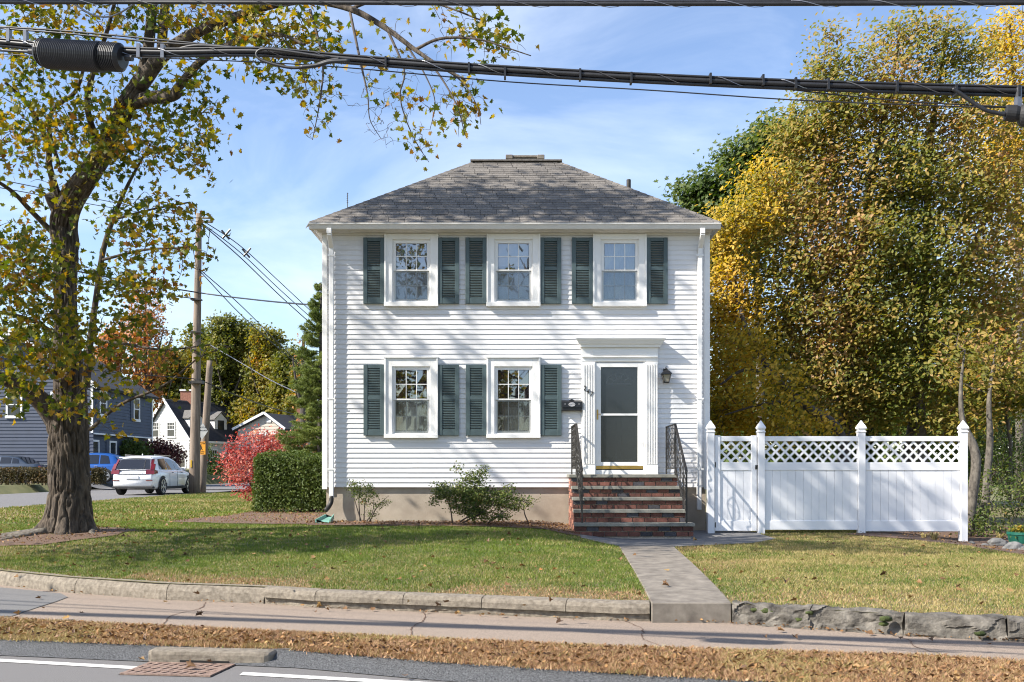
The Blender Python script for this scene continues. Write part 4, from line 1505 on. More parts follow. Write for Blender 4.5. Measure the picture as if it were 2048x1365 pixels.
def inpoly(x, d, poly):
    r = np.zeros(len(x), bool)
    n = len(poly)
    for i in range(n):
        (x1, y1), (x2, y2) = poly[i], poly[(i + 1) % n]
        c = ((y1 > d) != (y2 > d)) & (x < (x2 - x1) * (d - y1) / (y2 - y1 + 1e-12) + x1)
        r ^= c
    return r
def lawn_points(n, x0, x1, d0, d1, rng):
    X = rng.uniform(x0, x1, n)
    D = rng.uniform(d0, d1, n)
    ok = (D > kf(X) + .13) & (X > -13.9)
    wa, wb = wedge(np.clip((D - 9.5) / 6.95, 0, 1))
    ok &= ~((X > wa - .01) & (X < wb + .01) & (D < 16.6))
    for p in (bed, bed_r, [(1.2, 17.2), (1.7, 16.35), (2.7, 16.45), (4.1, 17.1), (4.75, 18.0), (4.7, 19.9), (1.2, 19.9)]):
        ok &= ~inpoly(X, D, p)
    ok &= ~((X > XL) & (X < XR) & (D > 19.9) & (D < 26))
    ok &= ~(((X > SX0 - .05) & (X < SX1 + .15)) & (D > 17.85))
    thin = inpoly(X, D, worn) | inpoly(X, D, root_bed)
    ok &= ~(thin & (rng.random(n) < .93))
    inview = np.abs(X) < D * .56 + 1.2
    ok &= inview
    return X[ok], D[ok]
g1 = np.random.default_rng(4)
def dryness(X, D):
    p = np.stack([X * .55, D * .8, 0 * X], 1)
    f = fbm(p + 3, 4)
    fine = fbm(p * 4 + 9, 3)
    k = D - kf(X)
    dr = .11 + .9 * (f - .5) + .7 * (fine - .5)
    dr = dr + .55 * sm(1.9, 2.8, X) + .22 * sm(-4.5, -7, X) * sm(17, 13, D) + .25 * sm(18.5, 21, D) * (X < -3)
    brown = 1.2 * sm(1.3, .2, k) * (fbm(np.stack([X * 1.1, D * 1.4, 0 * X], 1) + 40, 3) > .45) * (X < 2) * (X > -4.6)
    brown = brown + .35 * sm(.6, .0, k) + .5 * sm(.6, .75, fbm(np.stack([X * .8, D * 1.1, 0 * X], 1) + 70, 3)) * (X > 1.8)
    return np.clip(dr, 0, 1), np.clip(brown, 0, 1)
def grow(n, x0, x1, d0, d1, hs, ws):
    X, D = lawn_points(n, x0, x1, d0, d1, g1)
    dr, br = dryness(X, D)
    u, v = g1.random(len(X)), g1.random(len(X))
    isb = v < br * .8
    iss = ~isb & (u < dr)
    isg = ~isb & ~iss
    Z = zg(X, D) - .004
    for mk, m in ((isg, G_GREEN), (iss, G_STRAW), (isb, G_BROWN)):
        k = mk.sum()
        h = g1.uniform(*hs, k) * (.7 + .6 * fbm(np.stack([X[mk] * 2, D[mk] * 2, 0 * X[mk]], 1), 2))
        if mk is isb: h *= .75
        blades('grass', X[mk], D[mk], Z[mk], h, g1.uniform(*ws, k), m, lawn, g1)
grow(520000, -9, 10.5, 8.6, 14.5, (.014, .040), (.006, .012))
grow(340000, -12, 12, 14.5, 20.2, (.016, .045), (.008, .015))
grow(110000, -14, -3, 20.2, 45, (.03, .07), (.02, .04))
# brown grass on the verge and the little bank at the far kerb
n = 240000
X = g1.uniform(-8, 7.5, n)
a, b = bf(X), sf(X)
t = g1.random(n)
D = a - .03 + (b - a + .05) * t + .03 * g1.normal(size=n)
inl = (X > -2.95) & (X < -1.85) & (D < 8.37)
ok = ~inl
X, D, t = X[ok], D[ok], t[ok]
Z = .105 + .02 * t - .004
vr = fbm(np.stack([X * 1.5, D * 2.5, 0 * X], 1), 3)
u = g1.random(len(X))
br = u < .88 - .5 * sm(.48, .66, vr) - .12 * sm(-2.5, -5, X)
for mk, m in ((br, G_BROWN), (~br & (u < .985), G_STRAW), (u >= .985, G_GREEN)):
    k = mk.sum()
    blades('grass', X[mk], D[mk], Z[mk], g1.uniform(.012, .042, k), g1.uniform(.006, .013, k), m, strip, g1, 1.8)
# leaf crumbs in the verge, along the kerb foot and on the beds
n = 5200
X = g1.uniform(-7, 7, n); D = bf(X) + (sf(X) - bf(X)) * g1.random(n)
ok = ~((X > -2.95) & (X < -1.85) & (D < 8.37)); X, D = X[ok], D[ok]
stuff('leaf_litter', leaf_mesh('leaf_litter', np.stack([X, D - 20, .13 + .02 * g1.random(len(X))], 1), g1.uniform(.015, .06, len(X)), T_OVAL, L['litter'], 1.2, rng=g1), strip)
pts, szs = [], []
for poly, k, s in ((bed, 1500, (.02, .06)), (worn, 900, (.02, .05)), (bed_r, 1400, (.02, .06)), (root_bed, 300, (.02, .06))):
    px_ = [p[0] for p in poly]; pd_ = [p[1] for p in poly]
    X = g1.uniform(min(px_), max(px_), k * 2); D = g1.uniform(min(pd_), max(pd_), k * 2)
    ok = inpoly(X, D, poly)
    X, D = X[ok], D[ok]
    pts.append(np.stack([X, D - 20, zg(X, D) + .03 + .02 * g1.random(len(X))], 1)); szs.append(g1.uniform(*s, len(X)))
X = g1.uniform(-6.2, 4.8, 500); D = kf(X) - .03 - .10 * g1.random(500) ** 2
keep = (X > 1.6) | (g1.random(500) < .25)
pts.append(np.stack([X, D - 20, .142 + .02 * g1.random(500)], 1)[keep]); szs.append(g1.uniform(.015, .05, 500)[keep])
stuff('leaf_litter', leaf_mesh('leaf_litter', np.concatenate(pts), np.concatenate(szs), T_OVAL, L['litter'], 1.3, rng=g1), lawn)
X, D = lawn_points(2600, -11, 7, 9, 27, g1)
keep = g1.random(len(X)) < .25 + .6 * sm(-2, -8, X)
X, D = X[keep], D[keep]
stuff('leaf_litter', leaf_mesh('leaf_litter', np.stack([X, D - 20, zg(X, D) + .025], 1), g1.uniform(.03, .075, len(X)), T_MAPLE, L['litter'], 1.5, rng=g1), lawn)
# single fallen leaves
fl = []
for v in range(5):
    q = T_MAPLE[0].copy()
    q[:, 2] = np.abs(q[:, 0]) * (.1 + .25 * v) + q[:, 1] ** 2 * (.6 - .25 * v)
    fl.append(np_mesh('fallen_leaf', q, T_MAPLE[1], L['fallen'], 3))
rf_ = random.Random(33)
spots = [(px, py, 'l') for px, py in ((555, 1135), (832, 1130), (665, 1139), (975, 1083), (1020, 1091), (1240, 1120), (1060, 1160), (875, 1165), (1420, 1120), (1535, 1058), (1838, 1113), (1768, 1150), (1630, 1160), (330, 1205), (640, 1213), (630, 1225), (690, 1218), (745, 1220), (915, 1228), (965, 1230), (1005, 1232), (1120, 1245), (90, 1246), (1570, 1248), (1530, 1275), (1560, 1262), (1590, 1276), (1650, 1250), (1740, 1268), (1800, 1278), (1860, 1280), (1980, 1290), (380, 1335), (420, 1325), (283, 1320), (465, 1215), (78, 1198), (612, 1090), (370, 1110), (165, 1135), (800, 1310), (810, 1353))]
for _ in range(70):
    spots.append((rf_.uniform(20, 2030), rf_.uniform(1060, 1240), 'l'))
for _ in range(60):
    spots.append((rf_.uniform(20, 640), rf_.uniform(1005, 1080), 'l'))
for px, py, k in spots:
    D = 10.0
    for _ in range(12):
        X_ = (px - 1024) / 2000 * D
        Kd = float(kf(X_))
        if D > Kd + .15: z_ = gz(X_, D - 20) + .03
        elif D > float(sf(X_)): z_ = .15
        elif D > float(bf(X_)): z_ = .14
        else: z_ = .03
        D = min(60, 2000 * (1.6 - z_) / (py - 940))
    X_ = (px - 1024) / 2000 * D
    if (XL - .1 < X_ < XR and D > 19.7) or (SX0 - .1 < X_ < SX1 + .2 and D > 17.7): continue
    o = link('fallen_leaf', fl[rf_.randrange(5)])
    under(o, lawn if D > float(kf(X_)) else (strip if D < float(sf(X_)) else walk))
    o.matrix_basis = Matrix.Translation((X_, D - 20, z_ + .005)) @ Matrix.Rotation(rf_.uniform(-.6, .6), 4, 'X') @ Matrix.Rotation(rf_.uniform(0, 6.3), 4, 'Z') @ Matrix.Scale(rf_.uniform(.04, .085), 4)

# ------------------------------------------------------------------ fence and gate
FD = 19.2
fx = lambda px: (px - 1024) / 2000 * FD
fz = lambda py: 1.6 + (940 - py) / 2000 * FD
FY = FD - 20
def post(x, zb, zt, parent):
    mb = MB()
    mb.box(x - .066, x + .066, FY - .066, FY + .066, zb, zt)
    p = mb.build('post', M['vinyl'], parent, bevel=.006)
    c = MB().lathe([(.066, 0), (.076, .008), (.076, .025), (.06, .04), (.06, .055), (.079, .075), (.082, .095), (.066, .13), (.034, .185), (.012, .225), (.004, .235)], (x, FY, zt + .001), sq=True)
    under(c.build('cap', M['vinyl'], None), p)
def rails(x0, x1, parent, dz0, dz1):
    """panel between x0 and x1; dz lets the bottom follow the ground"""
    for a, b, th in ((883, 873, .05), (941, 925, .05), (1060, 1042, .05)):
        lo = (a == 1060)
        MB().box(x0, x1, FY - th / 2, FY + th / 2, fz(a) - (dz1 if lo else 0), fz(b)).build('rail', M['vinyl'], parent, bevel=.004)
    n = max(2, int(round((x1 - x0) / .15)))
    w = (x1 - x0) / n
    for k in range(n):
        mb = MB()
        xa, xb = x0 + k * w, x0 + (k + 1) * w
        mb.prism([(xa + .001, fz(1042) - .02), (xb - .001, fz(1042) - .02), (xb - .001, fz(941) + .02), (xa + .001, fz(941) + .02)], FY - .008, FY + .008)
        mb.box(xa + .004, xb - .004, FY - .0125, FY - .0081, fz(1042) - .02, fz(941) + .02)
        mb.build('board', M['vinyl'], parent)
    z0, z1 = fz(925), fz(883)
    hgt = z1 - z0
    pitch = .182
    s = x0 - hgt
    for sgn in (1, -1):
        s = x0 - hgt + .05
        while s < x1:
            a, b = (s, z0), (s + hgt, z1)
            if sgn < 0:
                a, b = (s, z1), (s + hgt, z0)
            # clip to x0..x1
            xa, xb = max(a[0], x0), min(b[0], x1)
            if xb - xa > .02:
                f = lambda x: a[1] + (b[1] - a[1]) * (x - a[0]) / (b[0] - a[0])
                yy = FY + (.004 if sgn > 0 else -.004)
                MB().bar((xa, yy, f(xa)), (xb, yy, f(xb)), .0078, .042, up=(0, 0, 1)).build('lattice_strip', M['vinyl'], parent)
            s += pitch
fence = empty('fence', (6.7, FY, .4), label='white vinyl privacy fence with lattice top right of the gate', cat='fence')
for px, zb in ((1421, 1067), (1521.5, 1064), (1722, 1069), (1926, 1087)):
    post(fx(px), fz(zb) - .05, fz(866), fence)
rails(fx(1529), fx(1715), fence, 0, 0)
rails(fx(1729), fx(1919), fence, 0, .03)
gate = empty('gate', (fx(1471), FY, .4), label='white vinyl gate with lattice top beside the house corner', cat='gate')
gx0, gx1 = fx(1429.5), fx(1512.5)
rails(gx0 + .1, gx1 - .1, gate, 0, .02)
for a, b in ((gx0, gx0 + .1), (gx1 - .1, gx1)):
    MB().box(a, b, FY - .036, FY + .03, fz(1062), fz(871.5)).build('stile', M['vinyl'], gate, bevel=.004)
for z_ in (930, 1050):
    MB().box(gx0 - .02, gx0 + .012, FY - .045, FY - .0365, fz(z_) - .05, fz(z_) + .05).build('hinge', M['black'], gate)
MB().box(gx1 - .03, gx1 + .02, FY - .05, FY - .0365, fz(935) - .04, fz(935) + .04).build('latch', M['black'], gate)

# ------------------------------------------------------------------ the old maple on the lawn
def PW(px, py, D, w):
    if D < 18.5: D = D - 1.0 - 1.2 * float(sm(450, 210, py))      # the upper tree leans towards the road
    return P(px, py, D), w / 2000 * D / 2
mp = Tree('maple_tree', P(138, 1064, 17), 'old maple with furrowed trunk and sparse yellow green leaves on the lawn', seed=5)
# trunk with furrowed bark
tp = [(137, 1076, 18, 150), (137, 1062, 18, 134), (138, 1040, 18, 108), (139, 1010, 18, 94), (140, 970, 18, 88), (138, 900, 18, 84), (136, 850, 18, 86), (141, 800, 18, 70), (139, 745, 18, 66), (134, 680, 18, 55), (131, 600, 18, 47), (131, 540, 18, 50), (131, 490, 18, 56), (127, 450, 18, 58), (140, 405, 17.9, 56), (180, 345, 17.7, 46), (216, 288, 17.4, 42), (250, 215, 17.1, 41), (285, 160, 16.9, 36)]
pp = [PW(*t) for t in tp]
path = cr([p for p, _ in pp], 14)
rad = np.interp(np.linspace(0, 1, len(path)), np.linspace(0, 1, len(pp)), [w * .84 for _, w in pp])
SEG = 170
vs = []
u = Vector((1, 0, 0))
nrows = []
for i, p in enumerate(path):
    d = (path[min(i + 1, len(path) - 1)] - path[max(i - 1, 0)]).normalized()
    u = (u - d * u.dot(d)).normalized()
    w_ = d.cross(u)
    nrows.append((p, u.copy(), w_))
A = np.zeros((len(path), SEG, 3)); 
ang = np.arange(SEG) / SEG * 2 * np.pi
for i, (p, u, w_) in enumerate(nrows):
    dirs = np.cos(ang)[:, None] * np.array(u)[None] + np.sin(ang)[:, None] * np.array(w_)[None]
    A[i] = np.array(p)[None] + dirs * rad[i]
    h = p.z
    q = np.stack([np.cos(ang) * 3.2 + .25 * math.sin(h * 2.1), np.sin(ang) * 3.2 + .2 * math.cos(h * 2.6), np.full(SEG, h * 1.7)], 1)
    n1 = np.abs(2 * vnoise(q * 1.7 + 5) - 1); n2 = np.abs(2 * vnoise(q * 3.3 + 25) - 1)
    rid = np.minimum(1, n1 * 3.2) * .7 + np.minimum(1, n2 * 3.0) * .3 - .6
    lump = fbm(np.stack([np.cos(ang) * .9, np.sin(ang) * .9, np.full(SEG, h * .55)], 1) + 50, 3) - .5
    furrow = np.clip(rid, -1, 1) * .075 * min(1, rad[i] / .3)
    root = 0
    if h < 1.3:
        root = .12 * max(0, 1 - (h - .4) / .55) ** 2 * (np.cos(ang * 5 + .8) + .6 * np.cos(ang * 3 + 2))
    A[i] += dirs * (furrow + lump * rad[i] * .36 + root)[:, None]
V = A.reshape(-1, 3)
i, j = np.meshgrid(np.arange(len(path) - 1), np.arange(SEG), indexing='ij')
i, j = i.ravel(), j.ravel()
j2 = (j + 1) % SEG
Fc = np.stack([i * SEG + j, i * SEG + j2, (i + 1) * SEG + j2, (i + 1) * SEG + j], 1)
tr = link('trunk', np_mesh('trunk', V, Fc, M['bark'], 4, True))
under(tr, mp.root)
mp.nodes += [tuple(p) for p in path[95:]]
# knot hole and burl
kn = MB()
c = P(120, 745, 16.68)
kn.tube([(c.x + .11 * math.cos(t_), c.y + .015 * math.cos(t_ * 2), c.z + .13 * math.sin(t_)) for t_ in np.linspace(0, 2 * math.pi, 19)], .045, 7)
under(kn.build('knot', M['bark'], None, smooth=True), tr)
under(MB().lathe([(.095, 0), (.08, -.02)], (0, 0, 0), 12).build('knot_hole', M['void'], None), tr).matrix_basis = Matrix.Translation((c.x, c.y, c.z)) @ Matrix.Rotation(math.radians(90), 4, 'X') @ Matrix.Diagonal((1, 1.25, 1, 1))
# exposed roots
rt = MB()
rr = random.Random(2)
for k, (dx, dy) in enumerate(((-1.3, -.25), (-1.0, -.6), (-.8, -.9), (.7, -.35), (-1.4, .1))):
    b0 = P(138, 1064, 17)
    pts = []
    for q in np.linspace(.22, 1, 7):
        x, y = b0.x + dx * q + .07 * math.sin(q * 9 + k), b0.y + dy * q + .07 * math.cos(q * 7 + k)
        pts.append((x, y, gz(x, y) + .045 * (1 - q)))
    rt.tube(pts, [.10, .085, .07, .06, .05, .035, .015], 7)
rt.build('roots', M['bark_pale'], mp.root, smooth=True, fix=False)
def limb(pts, seg=9, name='branch', m='bark'):
    q = [PW(*t) for t in pts]
    mb = MB()
    mp.limb_path([p for p, _ in q], [w for _, w in q], seg, 6, mb)
    mb.build(name, M[m], mp.root, smooth=True, fix=False)
limb([(128, 430, 18, 40), (112, 402, 18, 36), (106, 388, 18, 33)], 12)                      # cut stub
limb([(120, 850, 18, 48), (86, 806, 17.8, 40), (40, 772, 17.4, 30), (-40, 742, 16.8, 24), (-160, 690, 16, 16), (-300, 600, 15, 9)])
limb([(172, 775, 17.7, 17), (180, 690, 17.6, 14), (192, 600, 17.5, 12), (207, 500, 17.4, 11), (230, 430, 17.3, 9), (256, 370, 17.2, 7), (300, 290, 17.1, 4)], 7)
limb([(280, 168, 16.9, 36), (330, 108, 16.6, 27), (400, 62, 16.3, 22), (480, 32, 16, 19), (545, 10, 15.8, 16), (620, 2, 15.5, 14), (700, 18, 15.2, 13), (770, 56, 15, 11), (830, 100, 14.8, 9), (872, 128, 14.6, 7), (930, 160, 14.4, 4)])
limb([(276, 180, 16.9, 24), (296, 100, 16.9, 22), (305, 10, 16.9, 20), (318, -150, 17, 16), (300, -400, 17.3, 9)])
limb([(322, 120, 16.6, 20), (328, 40, 16.8, 19), (345, -80, 17, 16), (420, -300, 17, 9)])
limb([(262, 205, 17.1, 30), (305, 196, 16.8, 27), (345, 192, 16.5, 22), (356, 184, 16.4, 20)], 10)          # broken limb
limb([(345, 190, 16.5, 18), (400, 125, 16.2, 16), (455, 92, 16, 14), (500, 74, 15.6, 11), (560, 70, 15.2, 7), (610, 90, 14.9, 5)])
limb([(110, 470, 18, 12), (60, 420, 17.8, 10), (20, 380, 17.6, 8), (-60, 330, 17.3, 5)], 7)
limb([(118, 330, 17.9, 8), (98, 260, 17.7, 9), (110, 215, 17.6, 9), (150, 185, 17.4, 8), (170, 130, 17.2, 6)], 7)
limb([(128, 430, 18, 16), (100, 340, 17.8, 13), (95, 290, 17.7, 11), (60, 215, 17.4, 8), (10, 165, 17, 6)], 7)
limb([(205, 310, 17.5, 14), (175, 220, 17.2, 12), (185, 150, 17, 10), (215, 60, 16.8, 8), (240, -40, 16.6, 6)], 7)
limb([(135, 560, 18, 12), (80, 545, 17.6, 9), (20, 575, 17, 7), (-60, 600, 16.3, 4)], 7)
limb([(145, 690, 18, 10), (60, 640, 17.4, 8), (-30, 620, 16.5, 6)], 7)
limb([(185, 680, 17.6, 7), (260, 690, 17.2, 6), (330, 700, 16.9, 4), (420, 690, 16.6, 3)], 6)
limb([(180, 860, 17.6, 8), (240, 810, 17.3, 6), (330, 770, 17, 5), (400, 715, 16.8, 3), (470, 690, 16.6, 2)], 6)
limb([(205, 520, 17.4, 6), (290, 500, 17.2, 5), (370, 495, 17, 3), (400, 480, 16.9, 2)], 6)
limb([(225, 440, 17.3, 6), (300, 420, 17.2, 4), (380, 405, 17, 3)], 6)
limb([(830, 100, 14.8, 7), (880, 78, 14.6, 6), (950, 78, 14.4, 4), (1010, 95, 14.3, 3), (1062, 112, 14.2, 2)], 6)
limb([(700, 18, 15.2, 7), (790, -10, 15, 6), (880, 10, 14.8, 4), (960, 40, 14.6, 3)], 6)
for pts in ([(620, 20, 15.5, 6), (645, 120, 15.2, 5), (640, 200, 15.1, 3), (625, 280, 15, 1.5)],
            [(700, 25, 15.2, 6), (720, 120, 15, 5), (735, 190, 14.9, 3), (740, 240, 14.9, 2), (762, 278, 14.8, 1.2)],
            [(775, 60, 15, 6), (808, 140, 14.8, 4), (800, 190, 14.8, 3), (812, 240, 14.7, 2.5), (835, 290, 14.7, 2), (858, 325, 14.7, 1.2)],
            [(850, 112, 14.7, 6), (885, 160, 14.6, 4), (915, 215, 14.5, 3), (930, 272, 14.4, 1.5)],
            [(872, 128, 14.6, 5), (925, 165, 14.5, 3), (955, 215, 14.4, 2), (962, 250, 14.4, 1.2)],
            [(810, 85, 14.9, 5), (850, 150, 14.8, 3), (870, 205, 14.8, 2), (860, 260, 14.8, 1.2)],
            [(560, 70, 15.2, 4), (600, 130, 15.1, 3), (615, 190, 15, 1.5)]):
    limb(pts, 5, 'branch', 'twig')
def lb(px, py, rx, ry, D, n, per=7, dd=.9, leaf=.115, cs=.17, tr_=.006):
    c = P(px, py, D)
    mp.blob(c, (rx / 2000 * D, dd, ry / 2000 * D), n, per, cs, leaf, .45, tr=tr_)
for a in [(120, 45, 70, 35, 16.5, 30), (40, 20, 40, 30, 16.2, 10), (230, 30, 60, 30, 16.4, 26), (360, 55, 70, 50, 16.2, 34), (450, 40, 70, 45, 15.8, 36), (560, 60, 60, 50, 15.3, 34), (520, 120, 40, 30, 15.4, 16), (640, 90, 40, 40, 15.1, 18),
          (40, 130, 50, 60, 16.8, 22), (60, 230, 70, 60, 16.8, 34), (130, 170, 50, 50, 16.8, 18), (200, 130, 50, 40, 16.6, 12), (150, 250, 60, 45, 16.7, 24), (230, 235, 60, 50, 16.6, 28),
          (40, 300, 60, 40, 16.6, 24), (180, 320, 70, 50, 16.7, 24), (260, 310, 60, 45, 16.7, 30), (330, 290, 60, 50, 16.6, 26), (400, 180, 35, 70, 16.2, 26), (345, 215, 40, 45, 16.4, 14), (430, 290, 22, 30, 16.3, 6), (390, 330, 40, 30, 16.4, 10),
          (30, 480, 55, 40, 16.2, 30), (120, 400, 40, 40, 16.9, 10), (60, 540, 70, 50, 16.2, 46), (150, 520, 50, 40, 17.0, 9), (30, 620, 60, 50, 16, 44), (110, 620, 60, 60, 16.6, 26), (60, 700, 70, 50, 16, 44), (150, 690, 50, 50, 17, 14), (20, 780, 40, 50, 15.8, 22),
          (130, 730, 50, 30, 17.1, 12), (200, 690, 40, 40, 17.1, 16), (150, 820, 50, 25, 17.2, 12), (190, 790, 30, 25, 17.1, 5), (230, 860, 18, 30, 17, 4),
          (260, 440, 50, 40, 17, 24), (330, 420, 50, 30, 17, 20), (390, 440, 25, 20, 16.9, 7), (300, 500, 60, 25, 17, 20), (370, 510, 35, 30, 16.9, 14), (240, 560, 60, 40, 17, 26), (290, 580, 50, 30, 17, 18), (250, 640, 50, 35, 17, 20), (330, 560, 30, 25, 17, 6), (230, 740, 50, 25, 17, 10), (300, 720, 50, 25, 17, 10), (390, 700, 40, 25, 16.7, 5), (300, 790, 20, 15, 17, 2)]:
    lb(a[0], a[1], a[2], a[3], a[4] - 2.0, int(a[5] * 1.2), leaf=.098)
for a in [(940, 60, 70, 45, 14.5, 26, 4), (990, 70, 30, 40, 14.4, 14, 4), (900, 40, 60, 35, 14.6, 12, 3), (1000, 110, 45, 14, 14.3, 8, 3), (640, 180, 40, 60, 15.1, 18, 3), (600, 150, 40, 40, 15.1, 16, 4), (635, 260, 35, 30, 15, 7, 3), (740, 180, 60, 50, 14.9, 12, 2), (770, 260, 50, 25, 14.8, 4, 2), (820, 200, 50, 60, 14.8, 14, 3), (840, 300, 30, 28, 14.7, 9, 4), (940, 200, 40, 50, 14.5, 24, 4), (900, 180, 50, 50, 14.6, 12, 3), (910, 240, 40, 25, 14.5, 8, 3), (780, 110, 60, 50, 14.9, 10, 2), (800, 80, 80, 50, 14.9, 8, 2)]:
    lb(*a[:4], a[4] - 2.0, *a[5:], dd=.5, leaf=.09, cs=.12, tr_=.0045)
for a in [(640, 200, 45, 80, 15.1, 30), (740, 200, 60, 70, 14.9, 40), (770, 270, 50, 25, 14.8, 20), (830, 200, 60, 80, 14.8, 40), (840, 290, 30, 40, 14.7, 16), (920, 200, 50, 60, 14.5, 40), (930, 60, 80, 50, 14.5, 40), (1010, 105, 50, 12, 14.3, 14), (880, 110, 80, 60, 14.7, 30)]:
    lb(*a[:4], a[4] - 2.0, a[5], 0, dd=.5, tr_=.0035)
# off-frame crown: left, towards the road, and high above
for a in [(-120, 250, 120, 120, 15.5, 30), (-150, 480, 140, 120, 14.5, 46), (-380, 380, 200, 160, 13, 46), (-450, 600, 200, 120, 12.5, 40), (-300, 700, 180, 90, 13.5, 36), (-120, 680, 100, 90, 15, 24), (-700, 450, 250, 180, 13, 30), (-650, 150, 300, 180, 14, 30)]:
    lb(*a, dd=1.6, leaf=.15, cs=.32, tr_=.01)
for a in [(100, -200, 180, 130, 13.2, 30), (350, -260, 200, 130, 13.2, 26), (-150, -150, 180, 130, 13, 40), (-50, -450, 220, 160, 17.2, 40), (250, -480, 220, 160, 17.3, 30), (-400, -350, 220, 200, 17, 44), (-650, -150, 220, 180, 13, 34), (-350, -680, 260, 150, 17.5, 40), (100, -720, 260, 140, 17.5, 24), (600, -260, 160, 100, 13.5, 12)]:
    lb(*a, dd=1.8, leaf=.17, cs=.38, tr_=.012)
for a in [(-20, -640, 420, 80, 17.0, 190)]:
    lb(*a, 9, dd=1.0, leaf=.2, cs=.4, tr_=.012)
for a in [(300, -340, 360, 110, 14.7, 110)]:
    lb(*a, 9, dd=1.2, leaf=.17, cs=.38, tr_=.010)
mp.finish(M['bark'], L['maple'], T_MAPLE, .5, droop=.7, leaf_obj=260, leaf_obj_mat=L['maple_obj'], trunk=False)

# ------------------------------------------------------------------ trees right of the house
def fill_tree(name, base, label, stems, blobs, leafm, T, leaf, per, cs, bark='bark_pale', seed=1, group=None, shell=.4, up=.5, out=(-.8, -.6, .5), tr=.008, droop=.3, clumps=1.0):
    t = Tree(name, base, label, 'tree', group, seed)
    for pts in stems:
        q = [PW(*s) for s in pts]
        t.limb_path([p for p, _ in q], [w for _, w in q], 9, 6)
    for (px, py, D, rx, ry, dd, n) in blobs:
        t.blob(P(px, py, D), (rx / 2000 * D, dd, ry / 2000 * D), int(n * clumps), per, cs, leaf, shell, tr=tr)
    t.finish(M[bark], leafm, T, up, out=np.array(out), droop=droop)
    return t
fill_tree('maple_tree', P(1690, 1010, 25.5), 'tall bronze and olive maple filling the view behind the white fence',
    [[(1690, 1020, 25.5, 30), (1690, 880, 25.5, 26), (1700, 640, 25.5, 22), (1740, 380, 25.5, 15), (1790, 130, 25.5, 7), (1800, 40, 25.5, 3)],
     [(1800, 1020, 25.8, 26), (1830, 820, 25.8, 22), (1850, 560, 25.8, 18), (1860, 300, 25.8, 12), (1890, 90, 25.8, 5)],
     [(1850, 1020, 25, 20), (1838, 760, 25, 17), (1828, 560, 25, 12), (1700, 420, 25, 8), (1650, 200, 25, 4), (1650, 90, 25, 2)],
     [(1700, 700, 25.5, 13), (1620, 560, 25.3, 10), (1560, 430, 25, 6)],
     [(1850, 640, 25.8, 13), (1940, 500, 25.5, 10), (2020, 340, 25.5, 6)],
     [(1690, 800, 25.5, 12), (1620, 740, 25.3, 8), (1540, 680, 25, 5)]],
    [(1760, 150, 25.5, 100, 90, 1.2, 66), (1880, 90, 25.5, 70, 60, 1.0, 44), (1800, 70, 25.5, 50, 40, .6, 20), (1655, 70, 25.3, 16, 24, .3, 7), (1660, 130, 25.3, 30, 35, .5, 12), (1640, 150, 25.3, 30, 30, .5, 10), (1930, 150, 25.5, 60, 60, 1.0, 26), (1700, 230, 25.3, 110, 80, 1.3, 92), (1840, 250, 25.5, 120, 90, 1.5, 112), (1960, 260, 25.5, 80, 80, 1.3, 56), (1625, 310, 25.2, 80, 70, 1.2, 64), (1740, 360, 25.3, 120, 90, 1.5, 140), (1880, 380, 25.3, 120, 90, 1.5, 140), (2000, 400, 25.5, 80, 100, 1.4, 90), (1600, 420, 25, 100, 80, 1.2, 104), (1720, 500, 25, 130, 90, 1.5, 160), (1860, 520, 25, 130, 90, 1.5, 160), (2000, 560, 25.3, 80, 100, 1.4, 96), (1590, 270, 25.2, 50, 60, .8, 34), (1650, 240, 25.2, 60, 70, .9, 44), (1750, 440, 26, 200, 200, 1.5, 70), (1800, 640, 26, 220, 140, 1.5, 50), (1560, 540, 25, 110, 80, 1.2, 120), (1680, 630, 25, 130, 80, 1.4, 150), (1820, 650, 25, 120, 80, 1.4, 140), (1960, 690, 25, 100, 80, 1.4, 96), (1560, 660, 25.4, 90, 70, 1.1, 76), (1640, 750, 25, 120, 60, 1.2, 96), (1780, 760, 25, 110, 60, 1.2, 90), (1920, 790, 25, 110, 60, 1.2, 64), (1720, 830, 25.4, 160, 50, 1.0, 80), (2020, 780, 25, 50, 70, 1.0, 34), (1900, 850, 24.6, 60, 35, .8, 26)],
    L['olive'], T_OVAL, .12, 27, .28, seed=3, shell=.38, clumps=1.4)
fill_tree('cherry_tree', P(1700, 1010, 23.2), 'golden yellow tree leaning towards the right house corner behind the gate',
    [[(1700, 1010, 22.4, 26), (1680, 868, 22.4, 20), (1610, 810, 22.4, 17), (1550, 755, 22.6, 13), (1510, 690, 23.2, 9), (1480, 620, 24, 9), (1465, 520, 24.4, 5)],
     [(1550, 755, 23.2, 9), (1490, 740, 23, 7), (1440, 770, 22.8, 4)],
     [(1600, 800, 23.2, 8), (1520, 810, 23, 5), (1450, 830, 22.8, 3)]],
    [(1465, 455, 24.6, 50, 40, .8, 36), (1520, 390, 25, 40, 55, .6, 22), (1500, 430, 24.6, 50, 50, .8, 30), (1445, 560, 24.6, 45, 60, .8, 54), (1440, 640, 24.6, 42, 60, .8, 60), (1485, 610, 24.6, 45, 60, .8, 36), (1450, 720, 24.2, 50, 60, .8, 60), (1450, 800, 24, 50, 50, .8, 60), (1530, 850, 24, 70, 35, .6, 34), (1430, 500, 24.6, 22, 40, .7, 20), (1440, 860, 24, 40, 30, .6, 22), (1560, 780, 21.8, 70, 50, .3, 26), (1510, 690, 22.4, 50, 40, .3, 24), (1640, 850, 21.8, 40, 20, .3, 10), (1535, 340, 25.2, 30, 40, .5, 8)],
    L['gold'], T_OVAL, .11, 26, .27, bark='bark_dark', seed=8, shell=.45, clumps=1.35)
